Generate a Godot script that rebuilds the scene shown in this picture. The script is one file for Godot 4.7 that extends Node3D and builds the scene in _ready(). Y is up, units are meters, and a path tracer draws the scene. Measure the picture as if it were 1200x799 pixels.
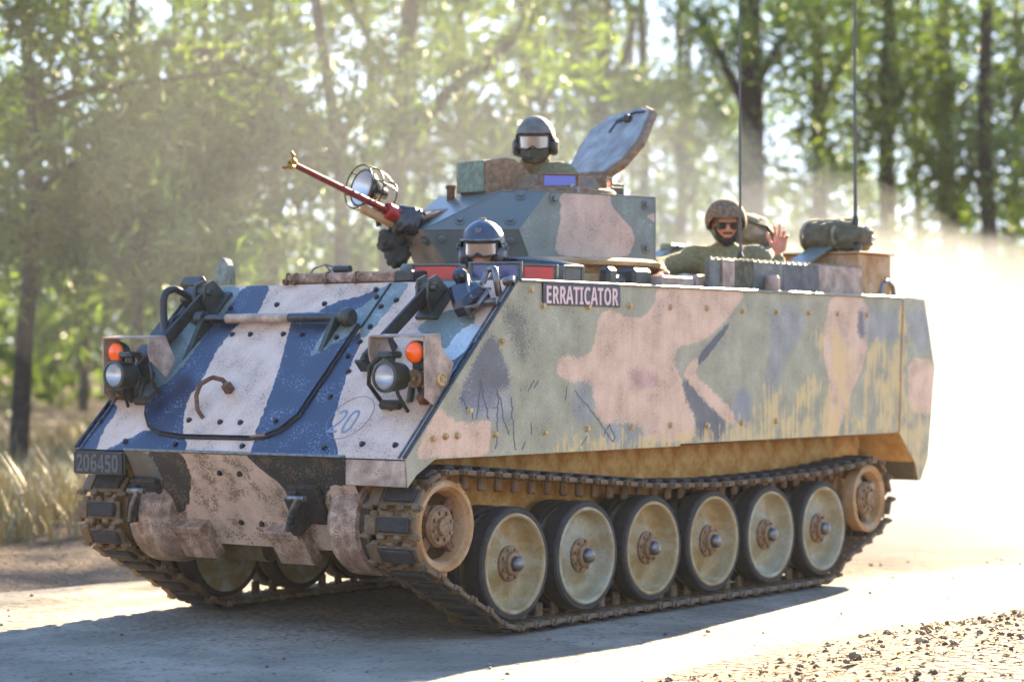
extends Node3D

# World: +x towards the rear of the vehicle, +y up, +z towards the near roadside. Metres.
const VEHICLE_AT := Vector3(1.75, 0, 0)
const TOP := 1.89
const HALF := 1.199
const NOSE := Vector3(-0.942, 0.96, 0)
const CREST := Vector3(0.017, 1.89, 0)
const WHEEL_R := 0.305
const WHEEL_Y := 0.374

var rng := RandomNumberGenerator.new()
var taken := {}
var mat := {}

# ------------------------------------------------------------------ mesh building
class G:
	var v := PackedVector3Array()
	var n := PackedVector3Array()
	var t := PackedVector2Array()

	func tri(a: Vector3, b: Vector3, c: Vector3) -> void:
		var m := (b - a).cross(c - a).normalized()
		v.append(a); v.append(c); v.append(b)
		for k in 3:
			n.append(m)
			t.append(Vector2.ZERO)

	func quad(a: Vector3, b: Vector3, c: Vector3, d: Vector3) -> void:
		tri(a, b, c)
		tri(a, c, d)

	func corner(p: Vector3, m: Vector3, w: Vector2) -> void:
		v.append(p); n.append(m); t.append(w)

	# a flat polygon, counter-clockwise as seen from outside
	func flat(pts: Array) -> void:
		for k in range(1, pts.size() - 1):
			tri(pts[0], pts[k], pts[k + 1])

	# a flat polygon with texture coordinates by position in its plane
	func face(pts: Array, o: Vector3, ux: Vector3, vy: Vector3, w: float, h: float) -> void:
		var m := Vector3.ZERO
		for k in pts.size():
			var a: Vector3 = pts[k] - pts[0]
			var b: Vector3 = pts[(k + 1) % pts.size()] - pts[0]
			m += a.cross(b)
		m = m.normalized()
		var ax: Vector3 = (pts[1] - pts[0]).normalized()
		var ay := m.cross(ax)
		var flat2 := PackedVector2Array()
		for p in pts:
			flat2.append(Vector2((p - pts[0]).dot(ax), (p - pts[0]).dot(ay)))
		var ids := Geometry2D.triangulate_polygon(flat2)
		for k in range(0, ids.size(), 3):
			var a: Vector3 = pts[ids[k]]
			var b: Vector3 = pts[ids[k + 1]]
			var c: Vector3 = pts[ids[k + 2]]
			if (b - a).cross(c - a).dot(m) < 0:
				var s := b
				b = c
				c = s
			for p in [a, c, b]:
				corner(p, m, Vector2((p - o).dot(ux) / w, (p - o).dot(vy) / h))

	# a box with chamfered edges
	func box(c: Vector3, s: Vector3, bev := 0.0, bs := Basis()) -> void:
		var h := s / 2
		var e: float = minf(bev, minf(h.x, minf(h.y, h.z)) * 0.9)
		if e <= 0.0:
			for ax in 3:
				for sg in [-1.0, 1.0]:
					var d := Vector3.ZERO
					d[ax] = sg
					var p := Vector3.ZERO
					p[(ax + 1) % 3] = 1
					var q := d.cross(p)
					quad(c + bs * ((d - p - q) * h), c + bs * ((d + p - q) * h), c + bs * ((d + p + q) * h), c + bs * ((d - p + q) * h))
			return
		var i := h - Vector3(e, e, e)
		for ax in 3:
			for sg in [-1.0, 1.0]:
				var d := Vector3.ZERO
				d[ax] = sg
				var p := Vector3.ZERO
				p[(ax + 1) % 3] = 1
				var q := d.cross(p)
				var f := Vector3.ONE * 0.0
				f = i
				f[ax] = h[ax]
				quad(c + bs * ((d - p - q) * f), c + bs * ((d + p - q) * f), c + bs * ((d + p + q) * f), c + bs * ((d - p + q) * f))
		for ax in 3:
			var b1 := (ax + 1) % 3
			var b2 := (ax + 2) % 3
			for s1 in [-1.0, 1.0]:
				for s2 in [-1.0, 1.0]:
					var k := []
					for st in [[-1.0, 0], [1.0, 0], [1.0, 1], [-1.0, 1]]:
						var p := Vector3.ZERO
						p[ax] = st[0] * i[ax]
						p[b1] = s1 * (h[b1] if st[1] == 0 else i[b1])
						p[b2] = s2 * (i[b2] if st[1] == 0 else h[b2])
						k.append(c + bs * p)
					if s1 * s2 > 0:
						k.reverse()
					quad(k[0], k[1], k[2], k[3])
		for sx in [-1.0, 1.0]:
			for sy in [-1.0, 1.0]:
				for sz in [-1.0, 1.0]:
					var a := c + bs * Vector3(sx * h.x, sy * i.y, sz * i.z)
					var b := c + bs * Vector3(sx * i.x, sy * h.y, sz * i.z)
					var d := c + bs * Vector3(sx * i.x, sy * i.y, sz * h.z)
					if sx * sy * sz > 0:
						tri(a, b, d)
					else:
						tri(a, d, b)

	# rows of points; counter-clockwise outside; smooth
	func grid(rows: Array, closed := false) -> void:
		var nr := rows.size()
		var nc: int = rows[0].size()
		var nn := []
		for i in nr:
			var r := PackedVector3Array()
			for j in nc:
				var j0 := (j - 1 + nc) % nc if closed else maxi(j - 1, 0)
				var j1 := (j + 1) % nc if closed else mini(j + 1, nc - 1)
				var du: Vector3 = rows[i][j1] - rows[i][j0]
				var dv: Vector3 = rows[mini(i + 1, nr - 1)][j] - rows[maxi(i - 1, 0)][j]
				if du.length() < 1e-6:
					var ii := i + 1 if i < nr / 2 else i - 1
					du = rows[ii][j1] - rows[ii][j0]
				r.append(du.cross(dv).normalized())
			nn.append(r)
		for i in nr - 1:
			for j in nc if closed else nc - 1:
				var k := (j + 1) % nc
				for c in [[i, j], [i + 1, k], [i, k], [i, j], [i + 1, j], [i + 1, k]]:
					corner(rows[c[0]][c[1]], nn[c[0]][c[1]], Vector2(float(c[1]) / nc, float(c[0]) / nr))

	# profile points (radius, height along the axis); material on the axis side when the height grows
	func lathe(prof: Array, o: Vector3, axis: Vector3, seg := 24, smooth := false) -> void:
		var a := axis.normalized()
		var u := a.cross(Vector3(0.31, 0.9, 0.17)).normalized()
		var w := a.cross(u)
		for k in prof.size() - 1:
			var p: Vector2 = prof[k]
			var q: Vector2 = prof[k + 1]
			if (q - p).length() < 1e-6:
				continue
			var m := Vector2(q.y - p.y, p.x - q.x).normalized()
			var m0 := m
			var m1 := m
			if smooth and k > 0:
				var z: Vector2 = prof[k - 1]
				m0 = (m + Vector2(p.y - z.y, z.x - p.x).normalized()).normalized()
			if smooth and k < prof.size() - 2:
				var z: Vector2 = prof[k + 2]
				m1 = (m + Vector2(z.y - q.y, q.x - z.x).normalized()).normalized()
			for j in seg:
				var e := u * cos(TAU * j / seg) + w * sin(TAU * j / seg)
				var f := u * cos(TAU * (j + 1) / seg) + w * sin(TAU * (j + 1) / seg)
				var c := [[p, e, m0], [p, f, m0], [q, f, m1], [q, e, m1]]
				for x in [0, 2, 1, 0, 3, 2]:
					var r: Array = c[x]
					corner(o + r[1] * r[0].x + a * r[0].y, (r[1] * r[2].x + a * r[2].y), Vector2(float(j) / seg, r[0].y))

	func cyl(p: Vector3, q: Vector3, r0: float, r1: float, seg := 12) -> void:
		var l := (q - p).length()
		lathe([Vector2(0, 0), Vector2(r0, 0), Vector2(r1, l), Vector2(0, l)], p, q - p, seg)

	# a round bar along points, with capped ends
	func tube(pts: Array, r0: float, r1: float, seg := 8, closed := false) -> void:
		var rows := []
		var m := pts.size()
		var side := Vector3.ZERO
		for k in m:
			var a: Vector3 = pts[(k - 1 + m) % m] if closed else pts[maxi(k - 1, 0)]
			var b: Vector3 = pts[(k + 1) % m] if closed else pts[mini(k + 1, m - 1)]
			var d := (b - a).normalized()
			if side == Vector3.ZERO:
				side = d.cross(Vector3(0.2, 0.3, 0.93) if absf(d.z) < 0.8 else Vector3(0.93, 0.3, 0.1)).normalized()
			side = (side - d * side.dot(d)).normalized()
			var up := d.cross(side)
			var r := lerpf(r0, r1, float(k) / maxi(m - 1, 1))
			var ring := PackedVector3Array()
			for j in seg:
				ring.append(pts[k] + (side * cos(TAU * j / seg) + up * sin(TAU * j / seg)) * r)
			rows.append(ring)
		if closed:
			rows.append(rows[0])
		grid(rows, true)
		if not closed:
			for j in range(1, seg - 1):
				tri(rows[0][0], rows[0][j + 1], rows[0][j])
				tri(rows[m - 1][0], rows[m - 1][j], rows[m - 1][j + 1])

	# a polygon given in a plane (o, ux, vy), raised by d along ux x vy
	func slab(pts: Array, o: Vector3, ux: Vector3, vy: Vector3, d: float, uvw := Vector4(0, 0, 1, 1), bev := 0.0) -> void:
		var nrm := ux.cross(vy).normalized()
		var pp := PackedVector2Array()
		for p in pts:
			pp.append(p)
		var area := 0.0
		for k in pp.size():
			area += pp[k].cross(pp[(k + 1) % pp.size()])
		if area < 0:
			pp.reverse()
		var inner := pp.duplicate()
		if bev > 0.0:
			var off := Geometry2D.offset_polygon(pp, -bev, Geometry2D.JOIN_MITER)
			if off.size() and off[0].size() == pp.size():
				var best := 0
				for k in off[0].size():
					if off[0][k].distance_to(pp[0]) < off[0][best].distance_to(pp[0]):
						best = k
				for k in pp.size():
					inner[k] = off[0][(best + k) % pp.size()]
		var at := func(p: Vector2, h: float) -> Vector3: return o + ux * p.x + vy * p.y + nrm * h
		for lid in [[inner, d, 1], [pp, 0.0, -1]]:
			var ids := Geometry2D.triangulate_polygon(lid[0])
			for k in range(0, ids.size(), 3):
				var a: Vector2 = lid[0][ids[k]]
				var b: Vector2 = lid[0][ids[k + 1]]
				var c: Vector2 = lid[0][ids[k + 2]]
				if ((b - a).cross(c - a) < 0) == (lid[2] > 0):
					var s := b
					b = c
					c = s
				for p in [a, c, b]:
					corner(at.call(p, lid[1]), nrm * lid[2], Vector2((p.x - uvw.x) / uvw.z, (p.y - uvw.y) / uvw.w))
		var low := d - bev
		for k in pp.size():
			var j := (k + 1) % pp.size()
			var w0 := Vector2((pp[k].x - uvw.x) / uvw.z, (pp[k].y - uvw.y) / uvw.w)
			var from := v.size()
			quad(at.call(pp[k], 0.0), at.call(pp[j], 0.0), at.call(pp[j], low), at.call(pp[k], low))
			if bev > 0.0:
				quad(at.call(pp[k], low), at.call(pp[j], low), at.call(inner[j], d), at.call(inner[k], d))
			for x in range(from, v.size()):
				t[x] = w0

	func put(g: G, x: Transform3D) -> void:
		for k in g.v.size():
			v.append(x * g.v[k])
			n.append((x.basis * g.n[k]).normalized())
			t.append(g.t[k])

	func mirror_z() -> G:
		var o := G.new()
		for k in range(0, v.size(), 3):
			for j in [k, k + 2, k + 1]:
				o.corner(v[j] * Vector3(1, 1, -1), n[j] * Vector3(1, 1, -1), t[j])
		return o


func mesh_of(pieces: Array) -> ArrayMesh:
	var m := ArrayMesh.new()
	for k in range(0, pieces.size(), 2):
		var g: G = pieces[k]
		if g.v.is_empty():
			continue
		var a := []
		a.resize(Mesh.ARRAY_MAX)
		a[Mesh.ARRAY_VERTEX] = g.v
		a[Mesh.ARRAY_NORMAL] = g.n
		a[Mesh.ARRAY_TEX_UV] = g.t
		m.add_surface_from_arrays(Mesh.PRIMITIVE_TRIANGLES, a)
		m.surface_set_material(m.get_surface_count() - 1, pieces[k + 1])
	return m


func numbered(parent: Node, called: String) -> String:
	var key := str(parent.get_instance_id()) + called
	var k: int = taken.get(key, 0)
	taken[key] = k + 1
	return called if k == 0 else "%s_%03d" % [called, k]


func where(o: Node) -> Vector3:
	var p := Vector3.ZERO
	while o is Node3D and o != self:
		p += o.position
		o = o.get_parent()
	return p


# a named mesh under parent; its geometry is written in world coordinates
func part(parent: Node, called: String, pieces: Array, label := "") -> MeshInstance3D:
	return place(parent, called, mesh_of(pieces), Transform3D.IDENTITY, label)


func place(parent: Node, called: String, mesh: Mesh, at: Transform3D, label := "") -> MeshInstance3D:
	var o := MeshInstance3D.new()
	o.name = numbered(parent, called)
	o.mesh = mesh
	parent.add_child(o, true)
	o.transform = Transform3D(at.basis, at.origin - where(parent))
	if label:
		o.set_meta("label", label)
	return o


func tag(o: Node, label: String, category: String, group := "", kind := "") -> Node:
	if label: o.set_meta("label", label)
	if category: o.set_meta("category", category)
	if group: o.set_meta("group", group)
	if kind: o.set_meta("kind", kind)
	return o


func thing(called: String, at: Vector3, label: String, category: String, group := "") -> Node3D:
	var o := Node3D.new()
	o.name = numbered(self, called)
	add_child(o, true)
	o.position = at
	tag(o, label, category, group)
	return o


# ------------------------------------------------------------------ textures and materials
func lin(c: Color) -> Color:
	return c.srgb_to_linear()


func texture(img: Image) -> ImageTexture:
	img.generate_mipmaps()
	return ImageTexture.create_from_image(img)


func noise(seed_: int, freq: float, kind := FastNoiseLite.TYPE_SIMPLEX_SMOOTH, oct := 3) -> FastNoiseLite:
	var f := FastNoiseLite.new()
	f.seed = seed_
	f.frequency = freq
	f.noise_type = kind
	f.fractal_octaves = oct
	return f


# a tiling texture: two colours mixed by noise, with speckles of a third
func grime(seed_: int, a: Color, b: Color, speck: Color, freq := 0.012, share := 0.12, size := 256) -> ImageTexture:
	var n1 := noise(seed_, freq, FastNoiseLite.TYPE_SIMPLEX_SMOOTH, 5).get_seamless_image(size, size)
	var n2 := noise(seed_ + 7, 0.16, FastNoiseLite.TYPE_SIMPLEX, 2).get_seamless_image(size, size)
	var n3 := noise(seed_ + 9, 0.03, FastNoiseLite.TYPE_SIMPLEX, 3).get_seamless_image(size, size)
	var d1 := n1.get_data()
	var d2 := n2.get_data()
	var d3 := n3.get_data()
	var out := PackedByteArray()
	out.resize(size * size * 3)
	for k in size * size:
		var x := clampf((d1[k] / 255.0 - 0.5) * 1.7 + 0.5, 0, 1)
		var c := a.lerp(b, x)
		var s := d2[k] / 255.0 + (d3[k] / 255.0 - 0.5) * 0.6
		if s > 1.0 - share * 1.6:
			c = c.lerp(speck, clampf((s - 1.0 + share * 1.6) * 6.0, 0, 0.85))
		out[k * 3] = int(clampf(c.r, 0, 1) * 255)
		out[k * 3 + 1] = int(clampf(c.g, 0, 1) * 255)
		out[k * 3 + 2] = int(clampf(c.b, 0, 1) * 255)
	return texture(Image.create_from_data(size, size, false, Image.FORMAT_RGB8, out))


func bumps(seed_: int, freq: float, strength: float, size := 256) -> ImageTexture:
	var i := noise(seed_, freq, FastNoiseLite.TYPE_SIMPLEX, 4).get_seamless_image(size, size)
	i.convert(Image.FORMAT_RGBA8)
	i.bump_map_to_normal_map(strength)
	return texture(i)


func plain(name_: String, c: Color, rough: float, metal := 0.0, tex: Texture2D = null, scale_ := 2.0, nrm: Texture2D = null, depth := 0.4) -> StandardMaterial3D:
	var m := StandardMaterial3D.new()
	m.resource_name = name_
	m.albedo_color = c
	m.roughness = rough
	m.metallic = metal
	if tex or nrm:
		m.uv1_triplanar = true
		m.uv1_world_triplanar = true
		m.uv1_scale = Vector3.ONE * scale_
	if tex:
		m.albedo_texture = tex
	if nrm:
		m.normal_enabled = true
		m.normal_texture = nrm
		m.normal_scale = depth
	mat[name_] = m
	return m


const PAINT := {
	"T": Color(0.77, 0.63, 0.515), "C": Color(0.26, 0.265, 0.31), "E": Color(0.68, 0.575, 0.495), "F": Color(0.72, 0.60, 0.51), "N": Color(0.400, 0.430, 0.390), "B": Color(0.130, 0.165, 0.240), "P": Color(0.68, 0.685, 0.67),  # B is black paint with the reflected sky blue put into its colour
	"G": Color(0.565, 0.545, 0.44), "D": Color(0.27, 0.275, 0.32), "S": Color(0.46, 0.475, 0.50), "K": Color(0.16, 0.155, 0.15),
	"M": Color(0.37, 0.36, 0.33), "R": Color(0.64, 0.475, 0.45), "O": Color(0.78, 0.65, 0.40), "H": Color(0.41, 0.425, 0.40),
	"U": Color(0.20, 0.21, 0.24)}


# opacity and overspray of the thin paints on the sides
const SOFT := {"C": Vector2(0.9, 0.004), "D": Vector2(0.72, 0.018), "S": Vector2(0.55, 0.035), "K": Vector2(0.42, 0.045), "R": Vector2(0.6, 0.02), "T": Vector2(0.95, 0.008)}


func smooth(flat_: Array, rounds := 2) -> PackedVector2Array:
	var p := PackedVector2Array()
	for k in range(0, flat_.size(), 2):
		p.append(Vector2(flat_[k], flat_[k + 1]))
	for r in rounds:
		var q := PackedVector2Array()
		for k in p.size():
			var a := p[k]
			var b := p[(k + 1) % p.size()]
			q.append(a.lerp(b, 0.2))
			q.append(a.lerp(b, 0.8))
		p = q
	return p


# the paint scheme of one plate: patches of paint with worn edges, chips, ochre dust with painted bounce glow, and pen scratches
func camouflage(w: int, h: int, r: Rect2, base: String, patches: Array, dust: Array, scratches: Array, chips: float, seed_: int, splash := 0.0) -> ImageTexture:
	var shapes := []
	for s in patches:
		var p := smooth(s[1], 1 if s[0] in ["D", "T"] and s[1].size() <= 8 else 2)
		var bb := Rect2(p[0], Vector2.ZERO)
		for q in p:
			bb = bb.expand(q)
		shapes.append([PAINT[s[0]], p, bb.grow(0.08), SOFT.get(s[0], Vector2(1.0, 0.0)) if base == "G" else Vector2(1.0, 0.0)])
	var stains_and_glow := []
	for s in dust:
		var p := smooth(s, 1)
		var bb := Rect2(p[0], Vector2.ZERO)
		for q in p:
			bb = bb.expand(q)
		stains_and_glow.append([p, bb.grow(0.1)])
	var spray := RandomNumberGenerator.new()
	spray.seed = seed_
	var wob := noise(seed_, 14.0, FastNoiseLite.TYPE_SIMPLEX, 3)
	var mott := noise(seed_ + 1, 3.5, FastNoiseLite.TYPE_SIMPLEX, 4)
	var fine := noise(seed_ + 2, 45.0, FastNoiseLite.TYPE_SIMPLEX, 2)
	var run := noise(seed_ + 3, 1.0, FastNoiseLite.TYPE_SIMPLEX, 3)
	var rag := noise(seed_ + 4, 6.0, FastNoiseLite.TYPE_SIMPLEX, 4)
	var out := PackedByteArray()
	out.resize(w * h * 3)
	for j in h:
		var y := r.position.y + r.size.y * (j + 0.5) / h
		for i in w:
			var x := r.position.x + r.size.x * (i + 0.5) / w
			var e := wob.get_noise_2d(x, y) * 0.010
			var p := Vector2(x + e, y + e * 0.7)
			var c: Color = PAINT[base]
			for s in shapes:
				if s[2].has_point(p):
					var q := p
					if s[3].y > 0.0:
						q += Vector2(spray.randf_range(-1, 1), spray.randf_range(-1, 1)) * s[3].y
					if Geometry2D.is_point_in_polygon(q, s[1]):
						c = c.lerp(s[0], s[3].x)
			var m := mott.get_noise_2d(x, y)
			var f := fine.get_noise_2d(x, y)
			c = c * (1.0 + 0.11 * m + 0.06 * f)
			var streak := run.get_noise_2d(x * 22.0, y * 1.6)
			c = c * (1.0 + 0.025 * streak)
			if stains_and_glow.size():
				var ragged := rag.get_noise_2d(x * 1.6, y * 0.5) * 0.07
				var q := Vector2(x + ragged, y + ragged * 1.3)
				for s in stains_and_glow:
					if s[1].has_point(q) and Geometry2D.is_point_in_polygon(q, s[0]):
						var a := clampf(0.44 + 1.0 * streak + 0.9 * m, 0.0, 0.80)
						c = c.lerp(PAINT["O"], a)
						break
			var chip := f * 0.75 + m * 0.35
			if chip > 0.62 - chips:
				c = c.lerp(Color(0.66, 0.66, 0.68), clampf((chip - 0.62 + chips) * 7.0, 0, 0.75))
			elif chip < -0.66 + chips * 0.4:
				c = c.lerp(Color(0.22, 0.20, 0.19), clampf((-0.66 + chips * 0.4 - chip) * 6.0, 0, 0.6))
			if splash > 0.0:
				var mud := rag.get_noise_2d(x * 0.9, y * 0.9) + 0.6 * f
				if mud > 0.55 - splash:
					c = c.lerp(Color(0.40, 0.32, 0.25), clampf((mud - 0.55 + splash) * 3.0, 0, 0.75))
			var k := (j * w + i) * 3
			out[k] = int(clampf(c.r, 0, 1) * 255)
			out[k + 1] = int(clampf(c.g, 0, 1) * 255)
			out[k + 2] = int(clampf(c.b, 0, 1) * 255)
	for s in scratches:
		for k in range(0, s.size() - 2, 2):
			var a := Vector2(s[k], s[k + 1])
			var b := Vector2(s[k + 2], s[k + 3])
			var steps := int(a.distance_to(b) / r.size.x * w * 1.5) + 2
			for q in steps:
				var p := a.lerp(b, float(q) / steps)
				p.x += wob.get_noise_2d(p.x * 0.6, p.y * 0.6) * 0.012
				var pi := Vector2i(int((p.x - r.position.x) / r.size.x * w), int((p.y - r.position.y) / r.size.y * h))
				for dx in 2:
					var z := Vector2i(pi.x + dx, pi.y)
					if z.x >= 0 and z.x < w and z.y >= 0 and z.y < h:
						var at := (z.y * w + z.x) * 3
						out[at] = 62; out[at + 1] = 60; out[at + 2] = 74
	return texture(Image.create_from_data(w, h, false, Image.FORMAT_RGB8, out))


func painted(name_: String, tex: Texture2D, rough: float, gloss_tex: Texture2D, nrm: Texture2D) -> StandardMaterial3D:
	var m := StandardMaterial3D.new()
	m.resource_name = name_
	m.albedo_texture = tex
	m.roughness = rough
	m.texture_repeat = false
	m.metallic_specular = 0.5
	mat[name_] = m
	return m


func glass(name_: String, c: Color, rough := 0.05) -> StandardMaterial3D:
	var m := plain(name_, c, rough)
	m.metallic_specular = 0.9
	m.clearcoat_enabled = true
	m.clearcoat = 1.0
	m.clearcoat_roughness = 0.03
	return m


func make_materials() -> void:
	var worn := grime(11, Color(1, 1, 1), Color(0.72, 0.70, 0.68), Color(0.55, 0.48, 0.40), 0.014, 0.10)
	var dusty := grime(21, Color(1, 1, 1), Color(0.86, 0.75, 0.58), Color(0.60, 0.50, 0.37), 0.010, 0.14)
	var scuff := grime(31, Color(0.95, 0.95, 0.95), Color(0.62, 0.60, 0.58), Color(1, 0.95, 0.88), 0.02, 0.16)
	var pits := bumps(41, 0.05, 2.5)
	var fibre := bumps(43, 0.02, 5.0)
	plain("tan_paint", Color(0.70, 0.60, 0.52), 0.6, 0.0, worn, 1.7, pits, 0.15)
	plain("green_paint", PAINT["H"], 0.6, 0.0, worn, 1.7, pits, 0.15)
	plain("black_paint", Color(0.16, 0.165, 0.17), 0.45, 0.0, scuff, 3.0, pits, 0.2)
	plain("dark_green_paint", Color(0.20, 0.225, 0.20), 0.45, 0.0, scuff, 3.0, pits, 0.2)
	plain("sky_tinted_black_paint", Color(0.13, 0.15, 0.20), 0.22, 0.0, scuff, 3.0, pits, 0.2)  # black paint, tinted blue in the colour for the sky it mirrors
	plain("grey_green_paint", Color(0.43, 0.47, 0.43), 0.3, 0.0, worn, 3.0, pits, 0.2)
	plain("dusty_tan", Color(0.70, 0.575, 0.43), 0.85, 0.0, dusty, 1.5, pits, 0.3)
	plain("dusty_wheel", Color(0.63, 0.625, 0.55), 0.75, 0.0, dusty, 2.2, pits, 0.3)
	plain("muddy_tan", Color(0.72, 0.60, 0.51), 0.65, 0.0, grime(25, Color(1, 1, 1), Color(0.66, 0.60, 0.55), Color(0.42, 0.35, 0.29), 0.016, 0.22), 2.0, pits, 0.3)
	plain("ochre_wheel", Color(0.64, 0.595, 0.47), 0.8, 0.0, dusty, 3.1, pits, 0.4)
	plain("ochre_dust", Color(0.76, 0.62, 0.38), 0.9, 0.0, dusty, 2.5, pits, 0.4)
	plain("hub_paint", Color(0.56, 0.43, 0.29), 0.6, 0.0, scuff, 4.0, pits, 0.3)
	plain("rubber", Color(0.185, 0.178, 0.170), 0.8, 0.0, scuff, 4.0, pits, 0.4)
	plain("track_steel", Color(0.44, 0.375, 0.30), 0.65, 0.25, dusty, 4.0, pits, 0.6)
	plain("steel", Color(0.52, 0.52, 0.52), 0.35, 0.8, scuff, 4.0, pits, 0.3)
	plain("bolt_steel", Color(0.25, 0.25, 0.26), 0.45, 0.4, scuff, 6.0)
	plain("bolt_dusty", Color(0.78, 0.70, 0.54), 0.7, 0.0, dusty, 6.0)
	plain("rust", Color(0.46, 0.31, 0.21), 0.8, 0.0, scuff, 5.0, pits, 0.4)
	plain("mud", Color(0.24, 0.215, 0.185), 0.9, 0.0, scuff, 5.0, pits, 1.2)
	plain("barrel_red", Color(0.54, 0.075, 0.09), 0.45, 0.1, scuff, 5.0)
	plain("bright_red", Color(0.70, 0.07, 0.06), 0.4, 0.0, scuff, 5.0)
	plain("brass", Color(0.66, 0.47, 0.16), 0.35, 0.9, scuff, 6.0)
	plain("canvas_blue", Color(0.14, 0.165, 0.20), 0.3, 0.0, scuff, 3.0, fibre, 0.8)
	plain("canvas_green", Color(0.36, 0.36, 0.28), 0.9, 0.0, worn, 3.0, fibre, 0.9)
	plain("canvas_pale", Color(0.56, 0.54, 0.45), 0.9, 0.0, worn, 3.0, fibre, 0.9)
	plain("hatch_inside", Color(0.60, 0.605, 0.59), 0.7, 0.0, worn, 2.0)
	plain("black_plastic", Color(0.06, 0.06, 0.065), 0.45)
	plain("wire", Color(0.10, 0.10, 0.10), 0.4, 0.5)
	plain("chalk", Color(0.47, 0.49, 0.55), 0.8)
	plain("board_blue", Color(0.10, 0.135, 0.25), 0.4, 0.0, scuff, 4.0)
	plain("letter_pink", Color(0.83, 0.70, 0.66), 0.6)
	plain("plate_dark", Color(0.15, 0.155, 0.16), 0.6, 0.0, scuff, 6.0)
	plain("plate_digit", Color(0.29, 0.295, 0.295), 0.6)
	plain("lamp_white", Color(0.80, 0.80, 0.76), 0.4)
	plain("reflector", Color(0.66, 0.66, 0.65), 0.28, 1.0)
	plain("red_glass", Color(0.70, 0.055, 0.085), 0.25)
	plain("blue_glass", Color(0.10, 0.17, 0.38), 0.12)
	plain("violet_glass", Color(0.28, 0.32, 0.64), 0.10)
	plain("copper_glass", Color(0.62, 0.30, 0.17), 0.12)
	plain("orange_glass", Color(0.98, 0.36, 0.03), 0.25)
	glass("goggle_glass", Color(0.45, 0.365, 0.31), 0.12)
	plain("dark_glass", Color(0.03, 0.03, 0.045), 0.12)
	var clear := plain("clear_glass", Color(1, 1, 1, 0.12), 0.03)
	clear.transparency = BaseMaterial3D.TRANSPARENCY_ALPHA
	plain("skin", Color(0.74, 0.50, 0.40), 0.55, 0.0, grime(51, Color(1, 1, 1), Color(0.92, 0.84, 0.80), Color(0.9, 0.75, 0.7), 0.02, 0.05), 6.0)
	mat.skin.subsurf_scatter_enabled = true
	mat.skin.subsurf_scatter_strength = 0.1
	plain("beard", Color(0.16, 0.10, 0.075), 0.9, 0.0, scuff, 12.0, fibre, 1.0)
	plain("uniform", Color(0.47, 0.445, 0.32), 0.95, 0.0, grime(61, Color(1, 1, 1), Color(0.80, 0.80, 0.74), Color(0.62, 0.60, 0.5), 0.05, 0.12), 2.2, fibre, 0.7)
	plain("scarf", Color(0.52, 0.43, 0.28), 0.95, 0.0, worn, 5.0, fibre, 0.8)
	plain("face_mask", Color(0.30, 0.30, 0.23), 0.95, 0.0, worn, 5.0, fibre, 0.8)
	plain("helmet_grey", Color(0.40, 0.40, 0.37), 0.65, 0.0, worn, 4.0, pits, 0.2)
	plain("helmet_navy", Color(0.12, 0.15, 0.24), 0.22, 0.0, scuff, 5.0)
	mat.helmet_navy.clearcoat_enabled = true
	mat.helmet_navy.clearcoat = 0.6
	plain("helmet_cloth", Color(0.60, 0.50, 0.42), 0.95, 0.0, grime(71, Color(1, 1, 1), Color(0.60, 0.62, 0.52), Color(0.36, 0.30, 0.26), 0.03, 0.32), 4.0, fibre, 0.5)
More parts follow.
